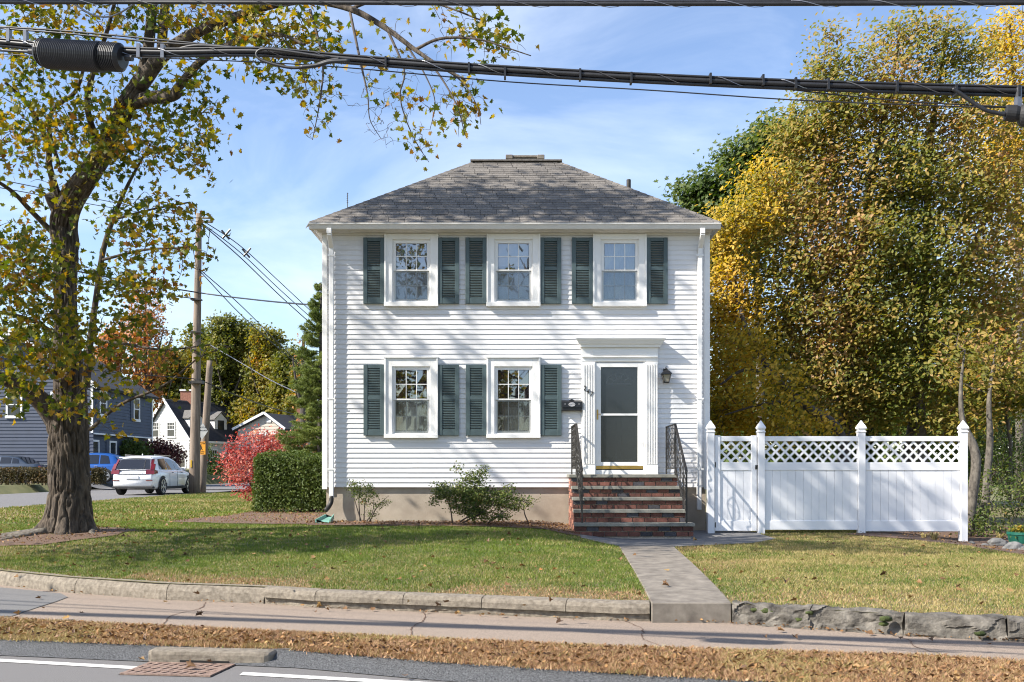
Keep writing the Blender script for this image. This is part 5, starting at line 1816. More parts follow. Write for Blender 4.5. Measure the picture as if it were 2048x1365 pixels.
fill_tree('maple_tree', P(1500, 980, 34), 'green maple crown rising just beyond the right end of the roof',
    [[(1520, 980, 34, 18), (1520, 700, 34, 16), (1510, 480, 34, 11), (1500, 330, 34, 5)], [(1515, 560, 34, 9), (1440, 460, 34, 6), (1385, 390, 34, 3)], [(1515, 520, 34, 9), (1580, 400, 34, 6), (1590, 300, 34, 3)]],
    [(1400, 390, 34, 34, 26, 1, 32), (1370, 383, 34, 14, 8, .4, 6), (1440, 420, 34, 60, 50, 1.5, 60), (1470, 360, 34, 50, 40, 1.2, 46), (1530, 310, 34, 60, 40, 1.4, 56), (1570, 280, 34, 40, 25, 1, 26), (1540, 265, 34, 20, 16, .6, 8), (1470, 480, 34, 80, 60, 1.6, 80), (1560, 400, 34, 80, 80, 1.6, 80), (1440, 520, 34, 30, 50, 1, 26), (1420, 400, 34, 50, 34, 1.2, 50), (1490, 320, 34, 50, 34, 1.2, 46), (1540, 290, 34, 50, 34, 1.2, 46)],
    L['green'], T_CLUMP, .17, 24, .32, seed=12, clumps=1.3)
fill_tree('birch_tree', P(2010, 1000, 30), 'tall orange gold tree at the right edge above the bronze maple',
    [[(2040, 1000, 31, 20), (2040, 600, 31, 16), (2030, 250, 31, 8), (2020, 40, 31, 3)], [(2040, 500, 31, 9), (1990, 300, 31, 5), (1975, 180, 31, 2)]],
    [(2030, 60, 31, 40, 50, 1, 30), (1995, 110, 31, 34, 40, .9, 24), (2030, 170, 31, 60, 60, 1.2, 50), (1990, 230, 31, 50, 50, 1.1, 36), (2030, 300, 31, 70, 70, 1.3, 70), (1985, 330, 31, 50, 40, 1, 30), (2060, 430, 31, 80, 90, 1.4, 60), (2100, 200, 31, 80, 160, 1.4, 60), (2120, 500, 31, 80, 160, 1.4, 50), (1975, 55, 31, 10, 20, .4, 4)],
    L['gold'], T_OVAL, .13, 26, .28, seed=15, clumps=1.3)
# slim pale trunks and undergrowth at the right edge
for k, (pts, lab) in enumerate((
    ([(1936, 1075, 20.6, 22), (1944, 1000, 20.6, 20), (1952, 930, 20.7, 19), (1946, 890, 20.8, 17), (1925, 840, 20.9, 11), (1922, 770, 21, 7), (1930, 700, 21.2, 3)], 'crooked pale trunk right beside the last fence post'),
    ([(1968, 1040, 22.4, 17), (1974, 960, 22.5, 15), (1980, 880, 22.6, 13), (1978, 800, 22.7, 9), (1990, 700, 23, 3)], 'straight grey trunk second from the last fence post'),
    ([(2018, 1000, 25, 9), (2022, 900, 25, 8), (2012, 800, 25, 6), (2030, 720, 25, 3)], 'thin dark trunk near the right picture edge'))):
    t = Tree('young_tree', P(pts[0][0], pts[0][1], pts[0][2]), lab, 'tree', 'slim trunks right of the fence', 40 + k)
    q = [PW(*s) for s in pts]
    t.limb_path([p for p, _ in q], [w for _, w in q], 10, 6)
    e = pts[-2]
    t.blob(P(e[0], e[1] - 60, e[2] + .5), (.8, .6, .9), 40, 16, .22, .12, tr=.008)
    t.finish(M['bark_pale'], L['olive'], T_OVAL, .5, out=np.array((-.3, -.5, .2)))
def bush(name, c, r, label, leafm, T, n, leaf, cat='shrub', seed=1, shell=.35, stems=6, group=None, up=.5, flat=False, cs=.10, per=8, tr=.005, bark='twig', stemr=.012, out=None):
    """c = base centre; r = radii; stems fan out from the base"""
    t = Tree(name, c, label, cat, group, seed)
    c = Vector(c)
    for k in range(stems):
        a = 2 * math.pi * k / stems + t.rr.uniform(-.3, .3)
        tip = c + Vector((math.cos(a) * r[0] * .7, math.sin(a) * r[1] * .7, r[2] * t.rr.uniform(.9, 1.7)))
        b0 = c + Vector((math.cos(a) * r[0] * .12, math.sin(a) * r[1] * .12, -.02))
        mid = b0.lerp(tip, .5) + Vector((t.rr.uniform(-.1, .1) * r[0], t.rr.uniform(-.1, .1), 0))
        t.limb_path([b0, mid, tip], [stemr, stemr * .7, stemr * .3], 5, 4)
    t.blob(c + Vector((0, 0, r[2])), r, n, per, cs, leaf, shell, tr=tr)
    t.finish(M[bark], leafm, T, up, out=out, name='foliage')
    return t
for k, (px, py, D, rx, ry, n, lm, lab) in enumerate((
    (2000, 1075, 21.5, .9, .75, 170, 'shrub', 'leafy green shrub between the slim trunks and the green tub'),
    (1955, 1080, 20.5, .28, .28, 50, 'shrub', 'low dark shrub at the foot of the last fence post'),
    (2060, 1040, 24, 1.4, 1.1, 200, 'green', 'tall dark shrub at the right edge behind the flower bed'),
    (1965, 1010, 27, 1.3, 1.3, 260, 'hedge', 'dark bush filling the gap behind the crooked pale trunk'),
    (2030, 1005, 30, 1.5, 1.6, 260, 'hedge', 'dark bush filling the gap behind the thin dark trunk'))):
    bush('shrub', P(px, py, D), (rx, .8 if rx > .5 else .2, ry), lab, L[lm], T_OVAL, n, .07, seed=60 + k, per=9, cs=.14)
# dark evergreen wood far behind the right-hand trunks
for k, (px, D, h) in enumerate(((1860, 40, 6.5), (1960, 38, 7), (2050, 37, 7.5), (2150, 36, 8), (1740, 42, 6.5), (1620, 41, 6), (1500, 40, 6))):
    t = Tree('evergreen_tree', P(px, 975, D), ['dark evergreen behind the bronze maple', 'dark evergreen behind the straight grey trunk', 'dark evergreen at the right edge behind the slim trunks', 'dark evergreen beyond the right edge', 'dark evergreen deep behind the middle fence post', 'dark evergreen deep behind the first fence panel', 'dark evergreen deep behind the gate'][k], 'tree', 'dark evergreens behind the right trees', 80 + k)
    b = P(px, 975, D)
    t.limb_path([b, b + Vector((0, 0, h * .6)), b + Vector((0, 0, h))], [.16, .1, .03], 7)
    for j in range(5):
        t.blob(b + Vector((0, 0, h * (.12 + .19 * j))), (2.3 - .3 * j, 1.6, h * .13), 60, 12, .32, .24, tr=.012)
    t.finish(M['bark_dark'], L['hedge'], T_CLUMP, .4)

# ------------------------------------------------------------------ shrubs by the front wall, hedge, burning bush, spruce
t = Tree('shrub', P(735, 1042, 19.4), 'small sparse shrub at the wall below the left windows', 'shrub', None, 31)
for pts in ([(722, 1042, 19.4), (712, 1010, 19.4), (706, 985, 19.4), (698, 968, 19.4)], [(728, 1042, 19.4), (730, 1005, 19.4), (738, 975, 19.4)], [(740, 1043, 19.4), (752, 1018, 19.3), (766, 1002, 19.3), (778, 992, 19.3)], [(734, 1042, 19.4), (745, 1025, 19.3), (748, 1000, 19.3)], [(720, 1042, 19.4), (718, 1000, 19.45), (722, 970, 19.45)]):
    t.limb_path([P(*p) for p in pts], [.014, .01, .006, .004][:len(pts)], 5, 4)
for px, py, rx, ry, n in ((722, 985, 26, 14, 48), (710, 972, 18, 10, 22), (738, 975, 14, 8, 14), (760, 1012, 14, 8, 9), (770, 1005, 10, 7, 8), (742, 1030, 14, 10, 12), (730, 1000, 24, 14, 18), (748, 990, 12, 8, 7)):
    t.blob(P(px, py, 19.35), (rx / 100, .2, ry / 100), int(n * 1.5), 7, .045, .036, .5, tr=.0025)
t.finish(M['twig'], L['shrub'], T_OVAL, .4, name='foliage')
t = Tree('shrub', P(950, 1046, 19.1), 'wide leafy shrub at the wall between the windows and the steps', 'shrub', None, 32)
for pts in ([(905, 1046, 19.1), (900, 1015, 19.1), (885, 985, 19.1), (872, 975, 19.1)], [(920, 1044, 19.1), (950, 1020, 19.0), (935, 980, 19.1), (908, 925, 19.15)], [(925, 1046, 19.1), (960, 1028, 19), (990, 1005, 19), (1015, 980, 19)], [(950, 1046, 19.1), (945, 990, 19.15), (960, 945, 19.2), (968, 930, 19.2)], [(975, 1047, 19), (1000, 1030, 18.9), (1030, 1010, 18.9), (1060, 1005, 18.9)], [(1058, 1048, 19.2), (1050, 1030, 19.2), (1046, 1010, 19.2)]):
    t.limb_path([P(*p) for p in pts], [.016, .012, .007, .003][:len(pts)], 5, 4)
for px, py, rx, ry, n in ((900, 990, 34, 22, 110), (940, 985, 40, 30, 150), (975, 1000, 40, 26, 130), (930, 1015, 36, 18, 80), (1010, 1000, 30, 20, 70), (960, 1030, 34, 14, 60), (1035, 1010, 30, 14, 40), (950, 955, 26, 18, 46), (968, 940, 8, 12, 8), (915, 935, 10, 12, 7), (880, 975, 18, 12, 24), (1000, 1032, 22, 10, 24), (1020, 975, 12, 8, 8), (870, 1005, 12, 8, 8), (1055, 1000, 18, 6, 6)):
    t.blob(P(px, py, 19.05), (rx / 105, .28, ry / 105), int(n * 1.4), 8, .055, .046, .45, tr=.003)
t.finish(M['twig'], L['shrub'], T_OVAL, .4, name='foliage', out=np.array((-.3, -.5, .3)))

def box_hedge(name, x0, x1, y0, y1, z0, z1, label, leafm, n, leaf, seed, cat='hedge', round_=.18, T=T_OVAL):
    """clipped hedge: leaves over a rounded box, stems inside"""
    h = empty(name, ((x0 + x1) / 2, (y0 + y1) / 2, z0), 0, label, cat)
    r_ = np.random.default_rng(seed)
    lo, hi = np.array([x0, y0, z0]), np.array([x1, y1, z1])
    ar = np.array([(hi[1] - lo[1]) * (hi[2] - lo[2])] * 2 + [(hi[0] - lo[0]) * (hi[2] - lo[2])] * 2 + [(hi[0] - lo[0]) * (hi[1] - lo[1])])
    fc = r_.choice(5, n, p=ar / ar.sum())
    p = lo + (hi - lo) * r_.random((n, 3))
    nrm = np.zeros((n, 3))
    for f, (ax, v, s) in enumerate(((0, lo[0], -1), (0, hi[0], 1), (1, lo[1], -1), (1, hi[1], 1), (2, hi[2], 1))):
        k = fc == f
        p[k, ax] = v
        nrm[k, ax] = s
    c = (lo + hi) / 2
    q = np.clip(p, lo + round_, hi - round_ * np.array([1, 1, 1]))
    q[:, 2] = np.minimum(p[:, 2], hi[2] - round_)
    d = p - q
    ln = np.linalg.norm(d, axis=1, keepdims=True)
    p = np.where(ln > 1e-6, q + d / np.maximum(ln, 1e-6) * np.minimum(ln, round_), p)
    dep = r_.random(n) ** 2 * .22
    p = p - nrm * dep[:, None] + nrm * (.16 * (fbm(p * 2.5, 3) - .5) + .07 * (fbm(p * 9, 2) - .5))[:, None]
    stuff('foliage', leaf_mesh('foliage', p, leaf * r_.uniform(.6, 1.3, n), T, leafm, .3, out=nrm * .9, rng=r_), h)
    st = MB()
    rr = random.Random(seed)
    for k in range(int((x1 - x0) * 9)):
        x = rr.uniform(x0 + .2, x1 - .2); y = rr.uniform(y0 + .2, y1 - .2)
        st.tube([(x, y, z0 - .03), (x + rr.uniform(-.15, .15), y + rr.uniform(-.15, .15), z0 + (z1 - z0) * .5), (x + rr.uniform(-.3, .3), y + rr.uniform(-.2, .2), z1 - .12)], [.022, .015, .006], 5)
    tag(st.build('stems', M['twig'], h, fix=False), kind='stuff')
    # inner layers so that no light passes straight through
    inner = lo + .16 + (hi - lo - .32) * r_.random((n // 2, 3))
    stuff('inner_foliage', leaf_mesh('inner_foliage', inner, leaf * 1.7, T, leafm, .2, rng=r_), h)
    return h
hb = P(575, 1028, 24.0)
box_hedge('hedge', P(503, 0, 24.2).x, -4.35, hb.y, hb.y + 1.3, .53, P(0, 905, 24.2).z, 'clipped square green hedge beside the left house corner', L['hedge'], 15000, .06, 41, round_=.34)
bb = P(535, 1004, 33)
t = bush('burning_bush', bb, (1.55, 1.2, 1.2), 'bright red burning bush behind the clipped green hedge', L['red_bush'], T_OVAL, 800, .095, 'shrub', 42, stems=10, per=11, cs=.17, stemr=.02, out=np.array((-.3, -.5, .3)))
bush('shrub', P(610, 985, 33), (.9, .7, .9), 'yellow and red leafy shrub between burning bush and spruce', L['orange'], T_OVAL, 90, .09, 'shrub', 43, per=9, cs=.17)

# spruce
def spruce(c, h, r, label, seed, n=1.0):
    t = empty('spruce_tree', c, 0, label, 'tree')
    c = Vector(c)
    MB().tube([c, c + Vector((0, 0, h * .6)), c + Vector((0, 0, h))], [.14, .07, .012], 7).build('trunk', M['bark_dark'], t, smooth=True, fix=False)
    rr = random.Random(seed)
    br = MB()
    C, A, S = [], [], []
    z = .25
    while z < h - .1:
        q = 1 - z / h
        nb = 7 if q > .25 else 5
        for k in range(nb):
            a = rr.uniform(0, 6.283)
            Lb = (r * q ** .8 + .10) * rr.uniform(.75, 1.12)
            d = Vector((math.cos(a), math.sin(a), 0))
            p0 = c + Vector((0, 0, z + rr.uniform(-.1, .1)))
            rise = rr.uniform(-.05, .12) if q > .3 else .35
            p1 = p0 + d * Lb * .55 + Vector((0, 0, -.10 * Lb + rise * Lb * .4))
            p2 = p0 + d * Lb + Vector((0, 0, rise * Lb))
            pts = cr([p0, p1, p2], 5)
            br.tube(pts, [.016 * (1 - .08 * i) for i in range(len(pts))], 3, cap=False)
            side = d.cross(Vector((0, 0, 1)))
            for i in range(2, len(pts)):
                for s in (-1, 0, 1):
                    L2 = (.42 * (1 - i / len(pts)) + .14) * min(1, Lb)
                    dd = (d + side * s * .95 + Vector((0, 0, rr.uniform(-.45, .05)))).normalized()
                    if s == 0: L2 *= .6
                    m_ = int(44 * n * max(.4, L2 / .4))
                    tt = np.array([rr.random() for _ in range(m_)])
                    base = np.array(pts[i])[None] + np.array(dd)[None] * (tt * L2)[:, None]
                    jit = np.random.default_rng(rr.randrange(10 ** 9)).normal(size=(m_, 3))
                    ax = np.array(dd)[None] * .9 + jit * .55
                    C.append(base + jit * .022); A.append(ax); S.append(np.full(m_, .085))
        z += .19 + .07 * q
    tag(br.build('branches', M['twig'], t, fix=False), kind='stuff')
    C, A, S = np.concatenate(C), np.concatenate(A), np.concatenate(S)
    tv = (np.array([(-.085, -.5, 0), (.085, -.5, 0), (0, .55, 0)]), np.array([(0, 1, 2)]))
    stuff('needles', leaf_mesh('needles', C, S, tv, L['spruce'], .2, axis=A, rng=np.random.default_rng(seed)), t)
sp = P(642, 1000, 29)
spruce((sp.x, sp.y, .55), 6.5, 1.3, 'slender dark green spruce against the left house corner', 51, 1.4)

# ------------------------------------------------------------------ far woods, each crown its own tree
def far_tree(px, py_base, D, px_w, py_top, label, leafm, seed, n=90, leaf=.42, group='autumn trees behind the far houses', per=13, stem=1, flat=1.0, dens=2.4):
    b = P(px, py_base, D)
    hgt = (py_base - py_top) / 2000 * D
    w = px_w / 2000 * D / 2
    t = Tree('autumn_tree', b, label, 'tree', group, seed)
    for k in range(stem):
        x = t.rr.uniform(-.2, .2) * w
        t.limb_path([b + Vector((x, 0, 0)), b + Vector((x * 1.5, 0, hgt * .45)), b + Vector((x * 3, 0, hgt * .9))], [.28, .2, .05], 7)
    for k in range(5):
        a = 6.28 * k / 5 + seed
        t.limb_path([b + Vector((0, 0, hgt * .4)), b + Vector((math.cos(a) * w * .5, math.sin(a) * w * .4, hgt * .6)), b + Vector((math.cos(a) * w * .8, math.sin(a) * w * .6, hgt * .75))], [.13, .09, .03], 5)
    for k in range(13):
        a, q = t.rr.uniform(0, 6.28), t.rr.random() ** .6
        hz = t.rr.uniform(.22, .86)
        wz = 1 - max(0, (hz - .5) / .5) ** 2 * .75
        c = b + Vector((math.cos(a) * w * .66 * q * wz, math.sin(a) * w * .5 * q * wz, hgt * hz))
        t.blob(c, (w * .42, w * .42, hgt * .13 * flat), int(n * dens) // 5, per, leaf * 1.3, leaf, .4, tr=.02)
    t.blob(b + Vector((0, 0, hgt * .86)), (w * .5, w * .5, hgt * .12), int(n * dens) // 4, per, leaf * 1.2, leaf, .4, tr=.02)
    t.finish(M['bark_dark'], leafm, T_CLUMP, .4, out=np.array((-.5, -.4, .4)))
oaks = [(455, 950, 100, 150, 618, 'broad olive oak right of the utility pole'), (530, 950, 98, 130, 640, 'dark olive oak above the beige house roof'), (585, 950, 95, 100, 690, 'low bronze oak left of the spruce'),
        (395, 950, 105, 110, 640, 'yellow green oak directly behind the utility pole'), (500, 950, 110, 110, 650, 'brown oak between the two olive oaks'), (335, 950, 100, 110, 690, 'olive tree above the white cape chimney'), (610, 950, 90, 80, 720, 'dark oak half behind the spruce'), (570, 950, 105, 80, 720, 'dim oak at the far right of the wood')]
for k, (px, pb, D, w, top, lab) in enumerate(oaks):
    far_tree(px, pb, D, w, top, lab, L['woods'], 100 + k, 200, .30)
far_tree(290, 950, 84, 150, 560, 'pink and orange thinning tree behind the blue house', L['orange'], 120, 60, .26, per=11, stem=2)
far_tree(230, 950, 80, 90, 640, 'orange tree between the maple trunk and the pink tree', L['orange'], 121, 60, .26, per=11)
far_tree(605, 950, 80, 60, 640, 'thin pale grey tree with few leaves behind the spruce top', L['orange'], 122, 10, .2, per=4, stem=2, dens=1)
for k, (px, D, w, top, lab) in enumerate(((40, 75, 170, 640, 'olive tree behind the blue house gable'), (-60, 72, 150, 600, 'olive tree at the far left behind the maple crown'), (130, 82, 120, 660, 'green tree behind the blue house ridge'))):
    far_tree(px, 950, D, w, top, lab, L['woods'], 130 + k, 80, .34)
for k in range(14):
    px = [700, 820, 940, 1060, 1180, 1300, 1420, -250, -400, 1600, 1750, 1900, 2100, 2300][k]
    far_tree(px, 945, 120 if px > 0 else 80, 180, 780, ['far oak %s' % s for s in ('behind the house, first from the spruce', 'behind the house, second from the spruce', 'behind the house, third from the spruce', 'behind the house, fourth from the spruce', 'behind the house, fifth from the spruce', 'behind the house, sixth from the spruce', 'behind the house near the cherry', 'beyond the left edge near the driveway', 'beyond the left edge farther out', 'behind the fence, first', 'behind the fence, second', 'behind the fence, third', 'beyond the right edge, nearer', 'beyond the right edge, farther')][k], L['woods'], 150 + k, 30, .6)

# ------------------------------------------------------------------ neighbouring houses
M['navy'] = mat('navy siding', (0.042, 0.056, 0.092), 0.6, 0.1, 2.0, world=True)
M['white_far'] = mat('white cape siding', (0.56, 0.56, 0.555), 0.6, 0.04, 2.0, world=True)
M['beige'] = mat('beige siding', (0.52, 0.46, 0.38), 0.6, 0.05, 2.0, world=True)
M['dark_roof'] = mat('charcoal roof shingle', (0.035, 0.036, 0.042), 0.9, 0.25, 6.0, 0.4, 20, world=True)
M['grey_roof'] = mat('grey roof shingle', (0.12, 0.115, 0.11), 0.9, 0.25, 6.0, 0.4, 20, world=True)
M['farglass'] = mat('far window glass', (0.03, 0.035, 0.04), 0.08, 0.3, 1.0)
M['trimfar'] = mat('far white trim', (0.76, 0.76, 0.75), 0.6, 0.03, 2.0, world=True)

def wall_frame(p0, p1):
    """local frame on a wall from p0 to p1 (seen from outside, p0 on the left): u along, out = outward"""
    p0, p1 = Vector((*p0, 0)), Vector((*p1, 0))
    u = (p1 - p0).normalized()
    out = Vector((u.y, -u.x, 0))
    return p0, u, out, (p1 - p0).length
def wpt(fr, s, z, o):
    return fr[0] + fr[1] * s + fr[2] * o + Vector((0, 0, z))
def slabp(mb, fr, s0, s1, z0, z1, o0, o1, mi=0):
    q = [wpt(fr, s0, z0, o0), wpt(fr, s1, z0, o0), wpt(fr, s1, z1, o0), wpt(fr, s0, z1, o0), wpt(fr, s0, z0, o1), wpt(fr, s1, z0, o1), wpt(fr, s1, z1, o1), wpt(fr, s0, z1, o1)]
    return mb.add(q, [(0, 1, 2, 3), (7, 6, 5, 4), (0, 4, 5, 1), (1, 5, 6, 2), (2, 6, 7, 3), (3, 7, 4, 0)], mi)
def house_window(house_, fr, s, z, w, h, grid=True, shutters=None, name='window'):
    mb = MB()
    t = .11
    slabp(mb, fr, s - w / 2, s - w / 2 + t, z - h / 2, z + h / 2, .02, .08); slabp(mb, fr, s + w / 2 - t, s + w / 2, z - h / 2, z + h / 2, .02, .08)
    slabp(mb, fr, s - w / 2 + t, s + w / 2 - t, z + h / 2 - t, z + h / 2, .02, .08); slabp(mb, fr, s - w / 2 - .04, s + w / 2 + .04, z - h / 2 - .05, z - h / 2 + t, .02, .10)
    slabp(mb, fr, s - w / 2 + t, s + w / 2 - t, z - .03, z + .03, .02, .07)
    if grid:
        for k in (1, 2):
            q = s - w / 2 + t + (w - 2 * t) * k / 3
            slabp(mb, fr, q - .015, q + .015, z + .03, z + h / 2 - t, .02, .06)
        slabp(mb, fr, s - w / 2 + t, s + w / 2 - t, z + h / 4 - .04, z + h / 4 - .01, .02, .06)
    o = mb.build(name, M['trimfar'], house_)
    for a, b in ((z - h / 2 + t, z - .03), (z + .03, z + h / 2 - t)):
        under(slabp(MB(), fr, s - w / 2 + t, s + w / 2 - t, a, b, .015, .035).build('pane', M['farglass'], None), o)
    if shutters:
        for sg in (-1, 1):
            c = s + sg * (w / 2 + .24)
            slabp(MB(), fr, c - .2, c + .2, z - h / 2, z + h / 2, .025, .06).build('shutter', shutters, house_)
    return o
def lap_wall(house_, fr, z0, z1, m, expo=.2, gable=None, name='wall', s0=0, s1=None, off=0.0):
    """clapboard wall; gable = (peak_s, peak_z) narrows the courses above z1"""
    s1 = fr[3] if s1 is None else s1
    mb = MB()
    z = z0
    zt = gable[1] if gable else z1
    while z < zt - .01:
        zz = min(z + expo, zt)
        def span(h):
            if not gable or h <= z1: return s0, s1
            k = (h - z1) / (gable[1] - z1)
            return s0 + (gable[0] - s0) * k, s1 + (gable[0] - s1) * k
        a0, b0 = span(z); a1, b1 = span(zz)
        mb.add([wpt(fr, a0, z, off + .034), wpt(fr, b0, z, off + .034), wpt(fr, b1, zz, off + .004), wpt(fr, a1, zz, off + .004), wpt(fr, a0, z, off), wpt(fr, b0, z, off)], [(0, 1, 2, 3), (4, 5, 1, 0)])
        z = zz
    return mb.build(name, m, house_, fix=False)
def roof_slab(house_, quad, m, th=.16, name='roof'):
    q = [Vector(p) for p in quad]
    n = (q[1] - q[0]).cross(q[2] - q[0]).normalized()
    if n.z < 0: n = -n
    mb = MB().add([p for p in q] + [p - n * th for p in q], [tuple(range(len(q))), tuple(range(2 * len(q) - 1, len(q) - 1, -1))] + [(i, (i + 1) % len(q), len(q) + (i + 1) % len(q), len(q) + i) for i in range(len(q))])
    return mb.build(name, m, house_)

# navy house: gable towards the camera, long front towards the street
bh = empty('blue_house', (-29, 41, .9), label='navy blue two-storey house with white windows left of the street', cat='house')
A0, A1, A2 = (-33.6, 38.3), (-24.4, 38.3), (-24.2, 47.2)
frs, fre = wall_frame(A0, A1), wall_frame(A1, A2)
lap_wall(bh, frs, .7, 6.6, M['navy'], .2, gable=(4.6, 9.6))
lap_wall(bh, fre, 3.75, 6.6, M['navy'], .2)
lap_wall(bh, fre, .7, 3.75, M['navy'], .2, off=-.35)
mb = MB(); slabp(mb, fre, 0, fre[3], 3.68, 3.76, -.35, .05); slabp(mb, fre, -.05, fre[3] + .05, 6.4, 6.6, .01, .12); slabp(mb, fre, fre[3] - .14, fre[3], .7, 6.4, .035, .07)
slabp(mb, frs, frs[3] - .14, frs[3] - .001, 3.75, 6.4, .035, .06)
mb.build('trim', M['trimfar'], bh)
back = MB(); back.box(-33.5, -24.85, 38.45, 47.1, .6, 6.5)
back.build('core', M['navy'], bh)
rz = 9.65
roof_slab(bh, [(-24.0, 37.9, 6.45), (-23.8, 47.5, 6.45), (-29.0, 47.5, rz), (-29.0, 37.9, rz)], M['dark_roof'])
roof_slab(bh, [(-34.0, 47.5, 6.45), (-34.0, 37.9, 6.45), (-29.0, 37.9, rz), (-29.0, 47.5, rz)], M['dark_roof'])
mb = MB(); mb.bar((-34.0, 37.88, 6.40), (-29.0, 37.88, 9.60), .06, .26); mb.bar((-24.0, 37.88, 6.40), (-29.0, 37.88, 9.60), .06, .26)
mb.build('rake_board', M['trimfar'], bh)
for s, z, w, h in ((1.3, 5.4, .95, 1.5), (1.3, 2.6, .95, 1.6), (4.6, 5.4, .95, 1.5), (7.2, 2.6, .95, 1.6), (7.2, 5.4, .95, 1.5)):
    house_window(bh, frs, s, z, w, h, False)
ez = lambda px, py: None
for s, z, w, h in ((1.2, 5.55, 1.0, 1.5), (6.2, 5.5, 1.0, 1.5)):
    house_window(bh, fre, s, z, w, h, False, M['navy'])
fre2 = (fre[0] - fre[2] * .35, fre[1], fre[2], fre[3])
for s, z, w, h in ((.9, 2.5, 1.05, 1.75), (3.4, 2.5, 1.05, 1.75)):
    house_window(bh, fre2, s, z, w, h, False, M['navy'])
dm = MB(); slabp(dm, fre2, 5.0, 6.4, .9, 3.4, .02, .10)
d_ = dm.build('door', M['trimfar'], bh)
under(slabp(MB(), fre2, 5.35, 6.05, 2.3, 2.9, .10, .12).build('pane', M['farglass'], None), d_)

# small gabled shed roof / entry behind the maple trunk
nh = empty('grey_shingle_house', (-36, 46, .9), label='house with pale shingled gable peeking left of the maple trunk', cat='house')
fr = wall_frame((-42.5, 50.0), (-33.2, 50.0))
lap_wall(nh, fr, .8, 6.2, M['trimfar'], .25, gable=(4.65, 9.7))
MB().box(-42.4, -33.3, 50.1, 58, .8, 6.1).build('core', M['trimfar'], nh)
roof_slab(nh, [(-43, 49.6, 6.0), (-43, 58, 6.0), (-37.85, 58, 9.85), (-37.85, 49.6, 9.85)], M['grey_roof'])
roof_slab(nh, [(-32.7, 58, 6.0), (-32.7, 49.6, 6.0), (-37.85, 49.6, 9.85), (-37.85, 58, 9.85)], M['grey_roof'])

# white cape
wc = empty('white_cape_house', (-28, 74, 1.4), label='white cape house with charcoal roof, dormers and brick chimney', cat='house')
cx, cy = P(379, 0, 92).x, 72.0
e1 = Vector((-6.4, 3.6, 0)).normalized(); e2 = Vector((3.6, 6.4, 0)).normalized()
GWd, LN = 6.3, 7.4
c0 = Vector((cx, cy, 0)); cL = c0 + e1 * GWd; cR = c0 + e2 * LN
zb, ze, zp = 1.2, 4.45, 8.1
frg = wall_frame((cL.x, cL.y), (c0.x, c0.y)); frf = wall_frame((c0.x, c0.y), (cR.x, cR.y))
lap_wall(wc, frg, zb, ze, M['white_far'], .26, gable=(GWd / 2, zp))
lap_wall(wc, frf, zb, ze, M['white_far'], .26)
cor = MB(); q = [c0 + e1 * .1 + e2 * .1, c0 + e1 * (GWd - .1) + e2 * .1, cR + e1 * (GWd - .1), cR + e1 * .1]
cor.add([Vector((p.x, p.y, zb)) for p in q] + [Vector((p.x, p.y, ze - .05)) for p in q], [(0, 1, 2, 3), (7, 6, 5, 4), (0, 4, 5, 1), (1, 5, 6, 2), (2, 6, 7, 3), (3, 7, 4, 0)])
cor.build('core', M['white_far'], wc)
up = Vector((0, 0, 1))
mid0 = c0 + e1 * (GWd / 2)
ra = [c0 - e1 * .3 - e2 * .25 + up * (ze - .15), cR - e1 * .3 + e2 * .3 + up * (ze - .15), cR + e1 * (GWd / 2) + e2 * .3 + up * (zp + .12), mid0 - e2 * .25 + up * (zp + .12)]
roof_w = roof_slab(wc, ra, M['dark_roof'])
rb_ = [c0 + e1 * (GWd + .3) - e2 * .25 + up * (ze - .15), cR + e1 * (GWd + .3) + e2 * .3 + up * (ze - .15), ra[2], ra[3]]
roof_slab(wc, rb_, M['dark_roof'])
mb = MB(); mb.bar(ra[0] - e2 * .03, ra[3] - e2 * .03, .06, .26); mb.bar(rb_[0] - e2 * .03, ra[3] - e2 * .03, .06, .26); mb.bar(ra[0] - up * .12 + e1 * .02, ra[1] - up * .12 + e1 * .02, .12, .2)
mb.build('trim', M['trimfar'], wc)
for s, z, w, h in ((1.85, 5.35, 1.15, 1.5), (3.95, 5.35, 1.15, 1.5), (5.2, 2.6, 1.4, 1.7), (1.6, 2.6, 1.4, 1.7)):
    house_window(wc, frg, s, z, w, h)
for s, z, w, h in ((2.9, 2.75, 1.0, 1.6),):
    house_window(wc, frf, s, z, w, h)
dm = MB(); slabp(dm, frf, 4.3, 5.5, 1.5, 3.75, .03, .12)
d_ = dm.build('door', M['trimfar'], wc)
under(slabp(MB(), frf, 4.55, 5.25, 1.6, 3.5, .12, .15).build('pane', M['farglass'], None), d_)
pitch = (zp - ze) / (GWd / 2)
